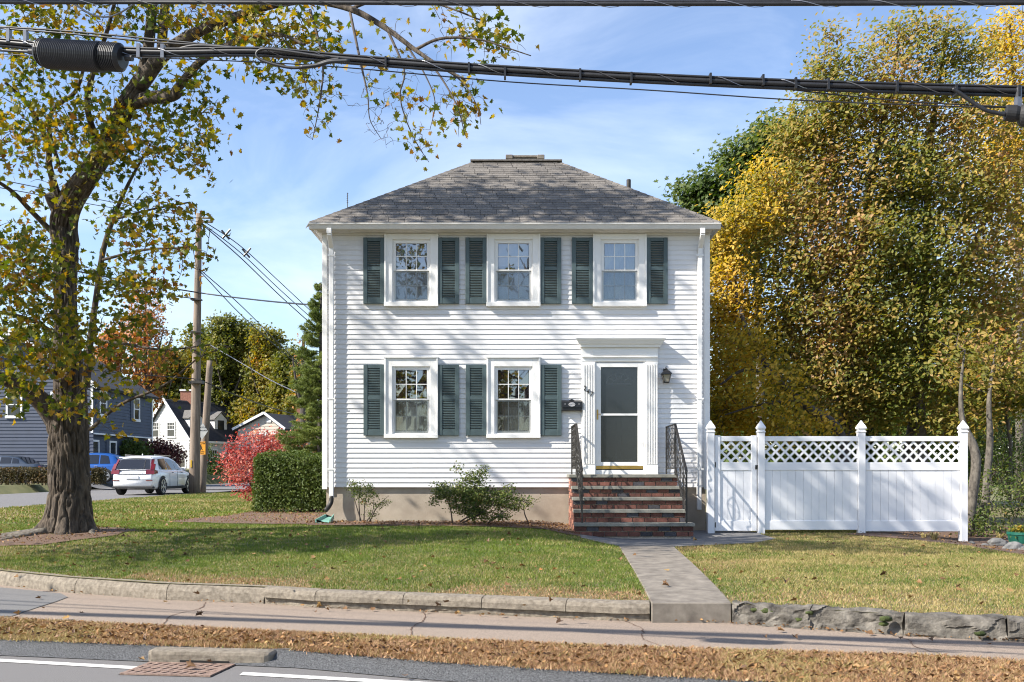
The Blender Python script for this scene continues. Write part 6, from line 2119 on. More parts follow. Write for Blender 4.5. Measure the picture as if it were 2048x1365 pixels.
for s in (1.5, 4.6):
    dmr = MB()
    o_ = -.9
    fr_d = (frf[0] + frf[2] * -.75, frf[1], frf[2], frf[3])
    slabp(dmr, fr_d, s - .8, s + .8, ze + .5, ze + 2.0, -2.0, 0)
    w0, w1, wp_ = wpt(fr_d, s - .8, ze + 2.0, 0), wpt(fr_d, s + .8, ze + 2.0, 0), wpt(fr_d, s, ze + 2.65, 0)
    bk = -fr_d[2] * 2.0
    dmr.add([w0, w1, wp_, w0 + bk, w1 + bk, wp_ + bk], [(0, 1, 2), (5, 4, 3), (0, 2, 5, 3), (1, 4, 5, 2)])
    dd_ = dmr.build('dormer', M['trimfar'], wc)
    mbr = MB()
    for sg, w_ in ((-1, w0), (1, w1)):
        ov = fr_d[1] * sg * .15 + fr_d[2] * .15 - up * .08
        ovp = fr_d[2] * .15 + up * .05
        q = [w_ + ov, wp_ + ovp, wp_ + bk + ovp, w_ + bk + ov]
        mbr.add(q + [p + up * .08 for p in q], [(0, 1, 2, 3), (4, 5, 6, 7), (0, 4, 5, 1), (1, 5, 6, 2), (2, 6, 7, 3), (3, 7, 4, 0)])
    under(mbr.build('dormer_roof', M['grey_roof'], None), dd_)
    fw = MB(); slabp(fw, fr_d, s - .4, s + .4, ze + .65, ze + 1.9, .01, .04)
    under(fw.build('dormer_window', M['farglass'], None), dd_)
cc = mid0 + e2 * 3.0 + e1 * .2
ch = MB().box(cc.x - .65, cc.x + .65, cc.y - .45, cc.y + .45, 7.2, 9.15)
ch = ch.build('chimney', M['brick_pale'], wc)
under(MB().box(cc.x - .72, cc.x + .72, cc.y - .52, cc.y + .52, 9.151, 9.3).build('chimney_cap', M['trimfar'], None), ch)
ls = MB()
b0 = wpt(frf, 4.9, 1.35, 0.1)
for k in range(4):
    slabp(ls, frf, 4.2, 5.6, 1.2, 1.5 - .09 * k, .1 + .3 * k, .4 + .3 * k)
ls.build('porch_steps', M['concrete'], wc)
hr = MB()
for s in (4.15, 5.65):
    hr.bar(wpt(frf, s, 2.5, .1), wpt(frf, s, 2.3, .4), .05, .05); hr.bar(wpt(frf, s, 2.3, .4), wpt(frf, s, 1.9, 1.5), .05, .05); hr.bar(wpt(frf, s, 1.2, 1.5), wpt(frf, s, 1.9, 1.5), .05, .05)
hr.build('porch_rail', M['trimfar'], wc)

# beige house
bg = empty('beige_house', (-19, 66, 1.2), label='beige gabled house with dark roof above the red bush', cat='house')
g0, g1_ = P(476, 0, 84), P(596, 0, 84)
frb = wall_frame((g0.x, 64.0), (g1_.x - 1.1, 63.2))
lap_wall(bg, frb, 1.0, P(0, 858, 84).z, M['beige'], .25, gable=(frb[3] * .62, P(0, 830, 84).z))
b0 = [wpt(frb, 0, 0, -.1), wpt(frb, frb[3], 0, -.1), wpt(frb, frb[3], 0, -8), wpt(frb, 0, 0, -8)]
MB().add([p + up * 1.0 for p in b0] + [p + up * (P(0, 858, 84).z - .05) for p in b0], [(0, 1, 2, 3), (7, 6, 5, 4), (0, 4, 5, 1), (1, 5, 6, 2), (2, 6, 7, 3), (3, 7, 4, 0)]).build('core', M['beige'], bg)
zpk, zev = P(0, 827, 84).z, P(0, 857, 84).z
pk = wpt(frb, frb[3] * .62, zpk, .3)
for sg, s in ((-1, -.35), (1, frb[3] + .35)):
    ev = wpt(frb, s, zev - .1, .3)
    bk = -frb[2] * 8.6 + frb[1] * 1.2
    roof_slab(bg, [ev, pk, pk + bk, ev + bk], M['dark_roof'])
    MB().bar(ev + frb[2] * .05, pk + frb[2] * .05, .06, .2).build('rake_board', M['trimfar'], bg)
for px in (524, 560):
    s = (P(px, 0, 84).x - frb[0].x)
    house_window(bg, frb, s, P(0, 881, 84).z, 1.1, 1.2, False)
vx = P(543, 0, 84).x - frb[0].x
v_ = MB(); slabp(v_, frb, vx - .2, vx + .2, P(0, 846, 84).z, P(0, 836, 84).z, .03, .08); v_.build('vent', M['trimfar'], bg)
bc = P(589, 0, 84)
MB().box(bc.x - .25, bc.x + .25, 66, 66.6, 4.5, P(0, 818, 86).z).build('chimney', M['brick_pale'], bg)

# ------------------------------------------------------------------ cars
def car_paint(name, c, metal=.3):
    return mat(name, c, 0.28, 0.02, 2.0, metal=metal, coat=0.8)
M['car_white'] = car_paint('white car paint', (0.86, 0.86, 0.86), 0.0)
M['car_blue'] = car_paint('bright blue car paint', (0.006, 0.075, 0.30), .2)
M['car_navy'] = car_paint('dark slate car paint', (0.035, 0.05, 0.075), .3)
M['car_glass'] = mat('tinted car glass', (0.012, 0.014, 0.018), 0.04, 0.1, 2.0, coat=.5)
M['tyre'] = mat('tyre rubber', (0.012, 0.012, 0.013), 0.85, 0.2, 6.0)
M['rim'] = mat('alloy rim', (0.55, 0.55, 0.57), 0.3, 0.05, 5.0, metal=.7)
M['tail'] = mat('red tail lamp', (0.13, 0.005, 0.008), 0.15, 0.15, 8.0, coat=.6)
M['trim_black'] = mat('black plastic trim', (0.015, 0.015, 0.016), 0.6, 0.2, 5.0)
M['plate'] = mat('number plate', (0.6, 0.6, 0.62), 0.5, 0.1, 10.0)
def car(name, loc, rz, label, paint, L_, Wd, belt, hood, roofp, cat, wheel_r=.37, suv=True):
    """local axes: x across, y forward from the rear bumper, z up.
       belt, hood: (y, z) line of the lower body; roofp: (y, z) line of the roof from rear glass foot to windscreen foot"""
    c = empty(name, loc, rz, label, cat)
    LOCAL.add(c.name)
    hw = Wd / 2
    ys = np.array([0, .04, .15, .4, .9, 1.4, 2.0, 2.6, 3.2, L_ - 1.1, L_ - .6, L_ - .25, L_ - .06, L_])
    pw = np.interp(ys, [0, .15, .5, 1.2, L_ - 1.2, L_ - .5, L_ - .15, L_], [.86, .93, .975, 1, 1, .96, .86, .72]) * hw
    zt = np.interp(ys, [p[0] for p in belt], [p[1] for p in belt])
    zb_ = np.interp(ys, [0, .1, .5, L_ - .5, L_], [.42, .30, .24, .22, .30])
    if True:
        zt = np.where(ys < .05, zt - .08, zt)
    sec = []
    for y, w, a, b in zip(ys, pw, zb_, zt):
        m_ = (a + b) / 2
        sec.append([(w * .90, y, a), (w * .985, y, a + .10), (w, y, m_), (w * .985, y, b - .16), (w * .945, y, b - .04), (w * .86, y, b), (0, y, b + .015)])
    n = len(sec[0])
    mb = MB()
    vs = []
    for s in sec:
        vs += s + [(-x, y, z) for x, y, z in s[-2::-1]]
    k = 2 * n - 1
    fs = []
    for i in range(len(sec) - 1):
        for j in range(k - 1):
            fs.append((i * k + j, i * k + j + 1, (i + 1) * k + j + 1, (i + 1) * k + j))
        fs.append((i * k + k - 1, i * k, (i + 1) * k, (i + 1) * k + k - 1))
    fs += [tuple(range(k)), tuple((len(sec) - 1) * k + j for j in range(k))[::-1]]
    mb.add(vs, fs)
    body = mb.build('body', paint, c, smooth=True)
    # cabin
    rp = [Vector((0, *p)) for p in roofp]
    ry = [p[0] for p in roofp]; rzz = [p[1] for p in roofp]
    ysc = np.array(sorted(set(list(np.linspace(ry[0], ry[-1], 15)) + ry)))
    zr = np.interp(ysc, ry, rzz)
    bw = np.interp(ysc, ys, pw) * .90
    zbelt = np.interp(ysc, [p[0] for p in belt], [p[1] for p in belt]) - .03
    zmax = max(rzz)
    def csec(i, y=None):
        t = np.clip((zr[i] - zbelt[i]) / (zmax - zbelt[i]), 0, 1)
        wr = bw[i] * (1 - .22 * t)
        return [(bw[i], zbelt[i]), (wr + .015, max(zbelt[i], zr[i] - .10)), (wr - .09 * t, max(zbelt[i], zr[i] - .02)), (0, zr[i] + .012)]
    vs = []
    for i, y in enumerate(ysc):
        s = [(x, y, z) for x, z in csec(i)]
        vs += s + [(-x, yy, z) for x, yy, z in s[-2::-1]]
    k = 7
    fs = []
    for i in range(len(ysc) - 1):
        for j in range(k - 1):
            fs.append((i * k + j, i * k + j + 1, (i + 1) * k + j + 1, (i + 1) * k + j))
    mb = MB().add(vs, fs)
    mb.build('cabin', paint, c, smooth=True)
    def side_pt(y, t, sgn, off):
        w = np.interp(y, ysc, bw); zb2 = np.interp(y, ysc, zbelt); z2 = np.interp(y, ysc, zr)
        tt = np.clip((z2 - zb2) / (zmax - zb2), 0, 1)
        wr = w * (1 - .22 * tt) + .015
        za, zc = zb2 + .05, z2 - .12
        z = za + (zc - za) * t
        x = w + (wr - w) * (z - zb2) / max(.01, (z2 - .10 - zb2))
        return (sgn * (x + off), y, z)
    def side_window(y0b, y0t, y1b, y1t):
        for sgn in (-1, 1):
            mb = MB()
            vs = []
            for t in np.linspace(0, 1, 4):
                for q in np.linspace(0, 1, 5):
                    y = (y0b + (y0t - y0b) * t) * (1 - q) + (y1b + (y1t - y1b) * t) * q
                    vs.append(side_pt(y, t, sgn, .012))
            mb.add(vs, [(i * 5 + j, i * 5 + j + 1, (i + 1) * 5 + j + 1, (i + 1) * 5 + j) for i in range(3) for j in range(4)])
            mb.build('side_window', M['car_glass'], c)
    # rear and front glass on the sloping ends
    def end_glass(i0, i1, f0, f1, name):
        a, b = Vector((0, *roofp[i0])), Vector((0, *roofp[i1]))
        p, q = a.lerp(b, f0), a.lerp(b, f1)
        nrm_ = Vector((0, -(b - a).z, (b - a).y)).normalized()
        if (i0 == 0 and nrm_.y > 0) or (i0 != 0 and nrm_.y < 0): nrm_ = -nrm_
        nrm_ = nrm_ * .022
        wa = np.interp(p.y, ysc, bw) * (.97 - .2 * (p.z - zbelt.min()) / (zmax - zbelt.min())); wb = np.interp(q.y, ysc, bw) * (.97 - .22 * (q.z - zbelt.min()) / (zmax - zbelt.min())) - .06
        MB().add([p + nrm_ + Vector((-wa, 0, 0)), p + nrm_ + Vector((wa, 0, 0)), q + nrm_ + Vector((wb, 0, 0)), q + nrm_ + Vector((-wb, 0, 0))], [(0, 1, 2, 3)]).build(name, M['car_glass'], c, fix=False)
    end_glass(0, 1, .04, .9, 'rear_window')
    end_glass(len(roofp) - 1, len(roofp) - 2, .06, .94, 'windscreen')
    # wheels
    for sgn in (-1, 1):
        for y in (.86, L_ - .92):
            x = sgn * (np.interp(y, ys, pw))
            ar = MB()
            pts = [(x * 1.003, y + (wheel_r + .07) * math.cos(a_), max(.24, wheel_r + (wheel_r + .07) * math.sin(a_))) for a_ in np.linspace(-.35, math.pi + .35, 22)]
            ar.add([(x * 1.003, y, wheel_r)] + pts, [(0, i, i + 1) for i in range(1, 22)])
            ar.build('wheel_arch', M['trim_black'], c, fix=False)
            Rm = Matrix.Translation((x - sgn * .09, y, wheel_r)) @ Matrix.Rotation(math.radians(90) * sgn, 4, 'Y')
            w_ = MB().lathe([(.10, -.12), (wheel_r - .03, -.12), (wheel_r, -.085), (wheel_r, .085), (wheel_r - .03, .115), (wheel_r - .09, .118), (wheel_r - .10, .09)], (0, 0, 0), 24)
            wh = w_.build('wheel', M['tyre'], c, smooth=False)
            wh.matrix_basis = Rm
            rim = MB().lathe([(wheel_r - .10, .075), (wheel_r - .09, .112), (wheel_r - .115, .112), (wheel_r - .125, .08)], (0, 0, 0), 24)
            for q in range(5):
                a_ = 2 * math.pi * q / 5
                for d in (-.16, .16):
                    rim.bar((.05 * math.cos(a_), .05 * math.sin(a_), .10), ((wheel_r - .10) * math.cos(a_ + d), (wheel_r - .10) * math.sin(a_ + d), .10), .035, .02)
            rim.lathe([(.06, .09), (.06, .115), (.02, .12)], (0, 0, 0), 10)
            ro = rim.build('rim', M['rim'], None)
            ro.parent = wh
    return c, side_window, ys, pw
# white suv parked on the right side of the side street, tail towards the camera
Lw = 4.7
wloc = P(265, 994, 41.2)
c, sw_, ys, pw = car('parked_car', (wloc.x, wloc.y, .545), math.radians(-2.5), 'white estate-like suv parked on the side street, tail to camera', M['car_white'], Lw, 1.9,
    [(0, 1.0), (.1, 1.06), (2.9, 1.04), (3.35, 1.03), (4.2, .93), (4.55, .82), (4.7, .62)], None,
    [(.06, 1.06), (.36, 1.52), (.62, 1.62), (1.5, 1.66), (2.3, 1.62), (2.75, 1.50), (3.55, 1.03)], 'car', .37)
sw_(.75, .85, 1.55, 1.55); sw_(1.62, 1.62, 2.4, 2.35); sw_(2.47, 2.42, 3.15, 2.75)
for sgn in (-1, 1):
    tl = MB()
    for (za, zb2, xa, xb) in ((.88, 1.06, .56, .915), (1.06, 1.30, .74, .89), (1.30, 1.50, .70, .79)):
        ya = np.interp(za, [.88, 1.06, 1.52], [-.012, .03, .34]); yb2 = np.interp(zb2, [.88, 1.06, 1.52], [-.012, .03, .34])
        q = [(sgn * xa, ya - .02, za), (sgn * xb, ya + .02, za), (sgn * (xb - .03), yb2 + .03, zb2), (sgn * (xa if zb2 < 1.1 else xa - .02), yb2 - .015, zb2)]
        tl.add(q + [(x * .99, y + .10, z) for x, y, z in q], [(0, 1, 2, 3), (7, 6, 5, 4), (0, 4, 5, 1), (1, 5, 6, 2), (2, 6, 7, 3), (3, 7, 4, 0)])
    q = [(sgn * .90, .02, .885), (sgn * .935, .32, .90), (sgn * .925, .30, 1.02), (sgn * .89, .05, 1.06)]
    tl.add([(x * 1.01, y, z) for x, y, z in q], [(0, 1, 2, 3)])
    tl.build('tail_light', M['tail'], c)
    MB().box(sgn * .70 - .13, sgn * .70 + .13, -.022, .05, .60, .625).build('reflector', M['tail'], c)
    m_ = MB().box(sgn * .93 if sgn > 0 else -1.10, 1.10 if sgn > 0 else -.93, 3.0, 3.12, 1.02, 1.16)
    m_.build('mirror', M['car_white'], c, bevel=.03)
    for y in (1.95, 2.95):
        MB().box(sgn * .955 - .012, sgn * .955 + .012, y - .12, y + .06, .93, .955).build('door_handle', M['trim_black'], c)
    MB().box(sgn * .952 - .006, sgn * .952 + .006, 1.2, Lw - 1.3, .26, .36).build('sill_trim', M['trim_black'], c)
    mb = MB(); mb.bar((sgn * .62, .75, 1.675), (sgn * .60, 2.5, 1.66), .035, .03); mb.build('roof_rail', M['rim'], c)
    for y in (1.58, 2.44):
        mb = MB(); mb.box(sgn * .951 - .004, sgn * .951 + .004, y - .006, y + .006, .36, 1.0); mb.build('door_gap', M['trim_black'], c)
mb = MB(); mb.box(-.86, .86, -.012, .2, .28, .37); mb.build('rear_skirt', M['trim_black'], c, bevel=.02)
mb = MB(); mb.box(-.26, .26, -.03, -.005, .68, .80); mb.build('number_plate', M['plate'], c)
mb = MB(); mb.box(-.56, .56, -.016, .02, .862, .884); mb.build('tailgate_crease', M['trim_black'], c)
mb = MB(); mb.box(-.80, .80, -.014, .03, .64, .652); mb.build('bumper_gap', M['trim_black'], c)
mb = MB(); mb.bar((-.68, .33, 1.56), (.68, .33, 1.56), .12, .05); mb.build('spoiler', M['car_white'], c, bevel=.015)
for k, s in enumerate('VOLVO'):
    text_mesh(s, .085, 'letter', M['silver'] if False else M['trim_black'], c, Matrix.Translation((-.36 + .18 * k, -.022, .965)) @ FACE, .004)
MB().lathe([(.03, 0), (.012, .07)], (0, 1.0, 1.665), 8).build('aerial', M['car_white'], c)
# blue suv on the driveway beyond it, nose to the left
bl = P(253, 966, 57.5)
c, sw_, ys, pw = car('parked_car', (bl.x, bl.y, .90), math.radians(90), 'bright blue suv on the driveway left of the white suv', M['car_blue'], 4.5, 1.84,
    [(0, .98), (.1, 1.04), (2.8, 1.0), (3.3, 1.0), (4.1, .92), (4.35, .8), (4.5, .62)], None,
    [(.05, 1.04), (.45, 1.50), (.9, 1.64), (1.6, 1.68), (2.2, 1.64), (2.6, 1.52), (3.4, 1.0)], 'car', .35)
sw_(.62, .75, 1.2, 1.2); sw_(1.28, 1.28, 2.05, 2.0); sw_(2.13, 2.08, 2.95, 2.55)
for sgn in (-1, 1):
    MB().box(sgn * .80 - .09, sgn * .80 + .09, -.02, .12, .78, 1.0).build('tail_light', M['tail'], c)
    MB().box(sgn * .915 - .012, sgn * .915 + .012, 1.3, 1.48, .9, .93).build('door_handle', M['rim'], c)
# slate saloon farther left
sl = P(84, 936, 57.0)
c, sw_, ys, pw = car('parked_car', (sl.x + .3, sl.y, .98), math.radians(90), 'dark slate saloon parked behind the low hedge at far left', M['car_navy'], 4.7, 1.8,
    [(0, .86), (.1, .95), (1.0, .97), (3.2, .95), (4.2, .82), (4.55, .7), (4.7, .52)], None,
    [(.75, .96), (1.35, 1.36), (1.8, 1.44), (2.3, 1.45), (2.7, 1.38), (3.5, .95)], 'car', .33)
sw_(1.2, 1.3, 1.62, 1.62); sw_(1.7, 1.7, 2.3, 2.28); sw_(2.38, 2.36, 3.05, 2.7)
for sgn in (-1, 1):
    MB().box(sgn * .74 - .12, sgn * .74 + .12, -.015, .12, .68, .84).build('tail_light', M['tail'], c)
# driveway hedges
h1 = P(0, 958, 50)
box_hedge('hedge', -27.8, P(98, 0, 50).x + .9, 29.4, 30.4, .85, P(0, 935, 50).z, 'low trimmed hedge in front of the slate saloon', L['rust_hedge'], 4200, .10, 44, round_=.12)
box_hedge('hedge', P(178, 0, 52).x, P(202, 0, 52).x, 31.8, 32.8, .85, P(0, 936, 52).z, 'short end of hedge between maple trunk and blue suv', L['rust_hedge'], 1500, .10, 45, round_=.12)
bush('shrub', P(255, 940, 63.5), (1.3, .9, .95), 'round green yew in front of the blue house door', L['hedge'], T_CLUMP, 380, .15, 'shrub', 46, per=11, cs=.24)
bush('shrub', P(318, 942, 66), (1.55, .9, 1.0), 'dark maroon bush in front of the white cape gable', L['maroon'], T_CLUMP, 420, .15, 'shrub', 47, per=11, cs=.24)
bush('shrub', P(414, 944, 80), (.5, .4, 1.1), 'tall dark yew between the pole and the cape door', L['hedge'], T_CLUMP, 60, .14, 'shrub', 48, per=10, cs=.16)
bush('shrub', P(440, 945, 82), (.75, .6, .75), 'round dark yew left of the cape porch', L['hedge'], T_CLUMP, 70, .14, 'shrub', 49, per=10, cs=.18)
bush('shrub', P(428, 950, 78), (.9, .6, .35), 'low clipped yew along the cape front', L['hedge'], T_CLUMP, 60, .14, 'shrub', 50, per=10, cs=.16)

# ------------------------------------------------------------------ utility poles, signs
def pole(px, py0, py1, D, w0, w1, lean, label):
    b, tp_ = P(px, py0, D), P(px + lean, py1, D)
    p = empty('utility_pole', b, 0, label, 'utility pole', 'wooden utility poles by the side street')
    mb = MB()
    n = 16
    pts = [b.lerp(tp_, k / n) for k in range(n + 1)]
    pts[0] = pts[0] - Vector((0, 0, .2))
    mb.tube(pts, [(w0 + (w1 - w0) * k / n) / 2000 * D / 2 for k in range(n + 1)], 16)
    mb.build('shaft', M['pole'], p, smooth=True, fix=False)
    return p, tp_
pole1, top1 = pole(388.5, 984, 428, 44.3, 22, 11, 9.5, 'tall weathered utility pole carrying wires behind the white suv')
pole2, top2 = pole(403, 982, 722, 46.5, 17, 12, 17, 'shorter leaning pole stub right behind the tall utility pole')
hw = MB()
for py, q in ((436, 22), (444, 26)):
    a = P(397, py, 44.1)
    hw.tube([a, P(397 + q, py + 1, 44.1)], .04, 6)
    hw.lathe([(.05, 0), (.09, .05), (.05, .1), (.08, .14), (.03, .18)], tuple(P(397 + q, py + 2, 44.1)), 8)
hw.build('insulator', M['kerb'], pole1)
cb = MB()
a = P(390, 765, 44.0)
cb.box(a.x - .25, a.x + .35, a.y - .2, a.y + .2, a.z - .06, a.z + .06)
for py in (600, 665, 700):
    b = P(393, py, 44.0)
    cb.box(b.x - .22, b.x + .22, b.y - .16, b.y + .16, b.z - .03, b.z + .03)
cb.build('clamp', M['iron'], pole1)
yt = MB(); a = P(382.5, 928, 44.1); yt.box(a.x - .02, a.x + .03, a.y - .05, a.y + .0, a.z - .16, a.z + .16)
M['yellow'] = mat('sign yellow', (0.72, 0.30, 0.015), 0.5, 0.06, 5.0)
M['plain_yellow'] = mat('yellow strip', (0.75, 0.45, 0.02), 0.5, 0.06, 5.0)
M['sign_grey'] = mat('faded sign face', (0.33, 0.335, 0.33), 0.6, scale=3.0, c2=(0.46, 0.46, 0.43))
yt.build('yellow_strip', M['plain_yellow'], pole1)
wd = MB(); a = P(392, 700, 44.05)
# yellow SLOW sign
s1 = empty('warning_sign', P(402, 914, 45.9), 0, 'orange yellow slow sign with a running child on the leaning pole', 'sign')
def sp_(px, py, o=0.0): return P(px, py, 46.0) + Vector((0, -.02 - o, 0))
q = [sp_(393.5, 910), sp_(411, 909.5), sp_(411, 883.5), sp_(393.5, 884)]
pl_ = MB().add(q + [p + Vector((0, .02, 0)) for p in q], [(0, 1, 2, 3), (7, 6, 5, 4), (0, 4, 5, 1), (1, 5, 6, 2), (2, 6, 7, 3), (3, 7, 4, 0)]).build('plate', M['yellow'], s1)
def sign_text(s, px, py, size, parent, m=None):
    text_mesh(s, size, 'lettering', m or M['black'], parent, Matrix.Translation(sp_(px, py, .004)) @ FACE, .002)
sign_text('SLOW', 402.2, 887.3, .145, s1)
sign_text('CHILDREN', 402.2, 904.0, .062, s1)
sign_text('AT PLAY', 402.2, 907.2, .062, s1)
fg = MB()
def seg_(x0, y0, x1, y1, w): fg.bar(sp_(x0, y0, .006), sp_(x1, y1, .006), .004, w, up=(0, 0, 1)) if abs(x1 - x0) > abs(y1 - y0) else fg.bar(sp_(x0, y0, .006), sp_(x1, y1, .006), w, .004, up=(0, 1, 0))
seg_(401.5, 893, 402.6, 897.2, .05); seg_(402.4, 897, 404.4, 899, .035); seg_(404.4, 899, 405.3, 900.5, .03); seg_(402.2, 897, 401.2, 899.2, .035); seg_(401.2, 899.2, 400.6, 901.4, .03); seg_(401.6, 893.4, 399.8, 895.4, .025); seg_(402, 893.6, 404.2, 894.8, .025)
hc = sp_(401.2, 891.6, .006)
fg.tube([hc, hc + Vector((0, -.004, 0))], .028, 10)
fg.build('running_figure', M['black'], s1)
s2 = empty('warning_sign', P(403.5, 879, 45.9), 0, 'faded grey diamond sign above the orange slow sign', 'sign')
q = [sp_(404.2, 880), sp_(416, 863), sp_(406, 846.5), sp_(394, 862)]
MB().add(q + [p + Vector((0, .02, 0)) for p in q], [(0, 1, 2, 3), (7, 6, 5, 4), (0, 4, 5, 1), (1, 5, 6, 2), (2, 6, 7, 3), (3, 7, 4, 0)]).build('plate', M['sign_grey'], s2)
sign_text('NOT A', 405, 855.5, .10, s2); sign_text('THROUGH', 405, 861.5, .085, s2)
# wires of the far poles
def wire(name, pts, r, label, m='cable', n=10, group=None, cat='wire'):
    q = [P(*p) for p in pts]
    o = MB().tube(cr(q, n), r, 5).build(name, M[m], None, smooth=True, fix=False)
    tag(o, label, cat, group)
    return o
gw = 'wires on the tall utility pole'
wire('utility_wire', [(398, 437, 44.1), (480, 492, 47), (560, 565, 51), (640, 640, 55)], .022, 'highest wire sloping from the pole top down to the spruce', group=gw)
wire('utility_wire', [(400, 444, 44.1), (480, 505, 47), (560, 580, 51), (640, 652, 55)], .022, 'second wire sloping from the pole top down to the spruce', group=gw)
wire('utility_wire', [(404, 449, 44.1), (480, 515, 47), (560, 592, 51), (640, 664, 55)], .026, 'third wire sloping from the pole top down to the spruce', group=gw)
wire('utility_wire', [(398, 538, 44.1), (480, 610, 47), (560, 690, 51), (640, 770, 55)], .022, 'upper of the two mid-height wires leaving the pole to the right', group=gw)
wire('utility_wire', [(398, 541, 44.1), (480, 628, 47), (560, 700, 51), (640, 765, 55)], .022, 'lower of the two mid-height wires leaving the pole to the right', group=gw)
wire('utility_wire', [(398, 437, 44.1), (200, 400, 36), (0, 360, 28), (-150, 330, 24)], .015, 'upper wire from the pole top to the left through the maple', group=gw)
wire('utility_wire', [(398, 444, 44.1), (200, 412, 36), (0, 376, 28), (-150, 350, 24)], .015, 'lower wire from the pole top to the left through the maple', group=gw)
wire('telephone_cable', [(-60, 495, 32), (180, 548, 38), (393, 585, 44.1), (520, 601, 40), (642, 612, 33)], .03, 'dark cable crossing the pole at mid height towards the house', group=gw)
wire('telephone_cable', [(-60, 530, 32), (180, 570, 38), (392, 598, 44.1)], .025, 'dark cable below it running left from the pole into the maple', group=gw)
wire('telephone_cable', [(420, 690, 46.4), (480, 725, 44), (540, 760, 42), (592, 785, 40)], .02, 'pale cable falling from the leaning pole to the spruce', m='steelwire', group=gw)
wire('telephone_cable', [(400, 760, 44.2), (470, 790, 46), (540, 815, 50), (600, 832, 54)], .022, 'low dark cable from the pole clamp to the beige house', group=gw)
wire('telephone_cable', [(-60, 700, 34), (180, 740, 40), (388, 758, 44.1)], .02, 'low dark cable from the pole clamp to the left behind the maple', group=gw)
for px, py, D in ((452, 470, 46), (493, 507, 47.5)):
    a = P(px, py, D)
    o = MB().tube([a + Vector((-.15, 0, -.15)), a + Vector((.2, 0, .25))], .05, 6)
    o.tube([a + Vector((-.2, 0, .2)), a + Vector((.15, 0, -.2))], .05, 6)
    tag(o.build('wire_spacer', M['cable'], None), 'dark spacer clipped on the sloping wires, %s' % ('nearer the pole top' if px < 470 else 'nearer the house'), 'spacer', 'spacers on the sloping wires')

# ------------------------------------------------------------------ cables over the road, close to the camera
def cd(px):
    return 6.1 / (1 + .2 * (px - 1024) / 2000 * 1.0)
def cpath(pts, n=10, off=0.0):
    q = cr([P(px, py, cd(px) + off) for px, py in pts], n)
    if pts[0][0] < -350:                    # the long cables run on well past the picture
        q = [q[0] + (q[0] - q[1]).normalized() * 14] + q
    if pts[-1][0] > 2400:
        q = q + [q[-1] + (q[-1] - q[-2]).normalized() * 14]
    return q
def bundle(name, pts, r, label, strands=(), lash=0, r2=.006):
    b = empty(name, P(*pts[len(pts) // 2], cd(pts[len(pts) // 2][0])), 0, label, 'cable', 'cables over the road')
    p = cpath(pts)
    MB().tube(p, r * .76, 10).build('sheath', M['cable'], b, smooth=True, fix=False)
    for (dy, dz, rr_) in strands:
        MB().tube([q + Vector((0, dy, dz)) * .84 for q in p], rr_ * .84, 6).build('strand', M['cable'], b, smooth=True, fix=False)
    if lash:
        tot = len(p) - 1
        L_ = sum((p[i + 1] - p[i]).length for i in range(tot))
        turns = int(L_ / lash)
        pts2 = []
        cum = np.cumsum([0] + [(p[i + 1] - p[i]).length for i in range(tot)])
        for k in range(turns * 10):
            d_ = k / (turns * 10) * L_
            i = min(tot - 1, int(np.searchsorted(cum, d_, side='right')) - 1); q = p[i].lerp(p[i + 1], (d_ - cum[i]) / max(1e-6, cum[i + 1] - cum[i]))
            a = 2 * math.pi * k / 10
            R_ = (r * 1.06 + max([rr_ for _, _, rr_ in strands], default=0) * .6) * .84
            pts2.append(q + Vector((0, math.cos(a) * R_, math.sin(a) * R_)))
        MB().tube(pts2, .0022, 3, cap=False).build('lashing', M['steelwire'], b, fix=False)
    return b, p
tb, p = bundle('overhead_cable', [(-700, 2), (0, 5), (300, 5), (700, 6), (1024, 8), (1500, 8), (2048, 6), (2700, 2)], .017, 'thick lashed cable along the very top of the picture', ((.0, .020, .007),), .42)
mbn, p = bundle('overhead_cable', [(-700, 20), (0, 84), (80, 92), (300, 104), (520, 103), (700, 118), (1024, 141), (1500, 165), (2048, 182), (2700, 196)], .019, 'thick lashed cable bundle crossing in front of the sky to the right splice', ((.012, -.026, .013), (-.01, .022, .008)), .36)
for px, py in ((772, 118), (938, 130), (1010, 140), (1160, 143), (1262, 150), (1420, 152), (1525, 155), (1590, 161), (1655, 163), (1792, 168), (1910, 174), (2035, 176)):
    a = P(px, py + 6, cd(px))
    MB().box(a.x - .006, a.x + .006, a.y - .026, a.y + .026, a.z - .036, a.z + .026).build('tie', M['cable'], mbn)
MB().tube(cpath([(0, 57), (140, 68), (300, 84), (420, 92), (520, 101)]), .006, 6).build('messenger_wire', M['cable'], mbn, smooth=True, fix=False)
MB().tube(cpath([(-300, 40), (0, 54), (140, 63), (300, 78), (420, 90), (520, 100)]), .006, 6).build('messenger_wire', M['cable'], mbn, smooth=True, fix=False)
MB().tube(cpath([(0, 101), (80, 105), (160, 108)]), .009, 6).build('strand', M['cable'], mbn, smooth=True, fix=False)
MB().tube(cpath([(240, 104), (310, 106), (340, 103), (390, 92), (470, 96), (540, 103), (660, 112)]), .010, 6).build('strand', M['cable'], mbn, smooth=True, fix=False)
lp_ = MB()
lp_.tube(cpath([(660, 116), (560, 101), (525, 99), (513, 108), (522, 120), (560, 132), (592, 136), (630, 130), (655, 122), (680, 118)], 8, -.05), .0095, 7)
lp_.build('slack_loop', M['cable'], mbn, smooth=True, fix=False)
MB().tube(cpath([(600, 135), (635, 131), (660, 124), (700, 122)], 6, -.06), .013, 7).build('sleeve', M['cable'], mbn, smooth=True, fix=False)
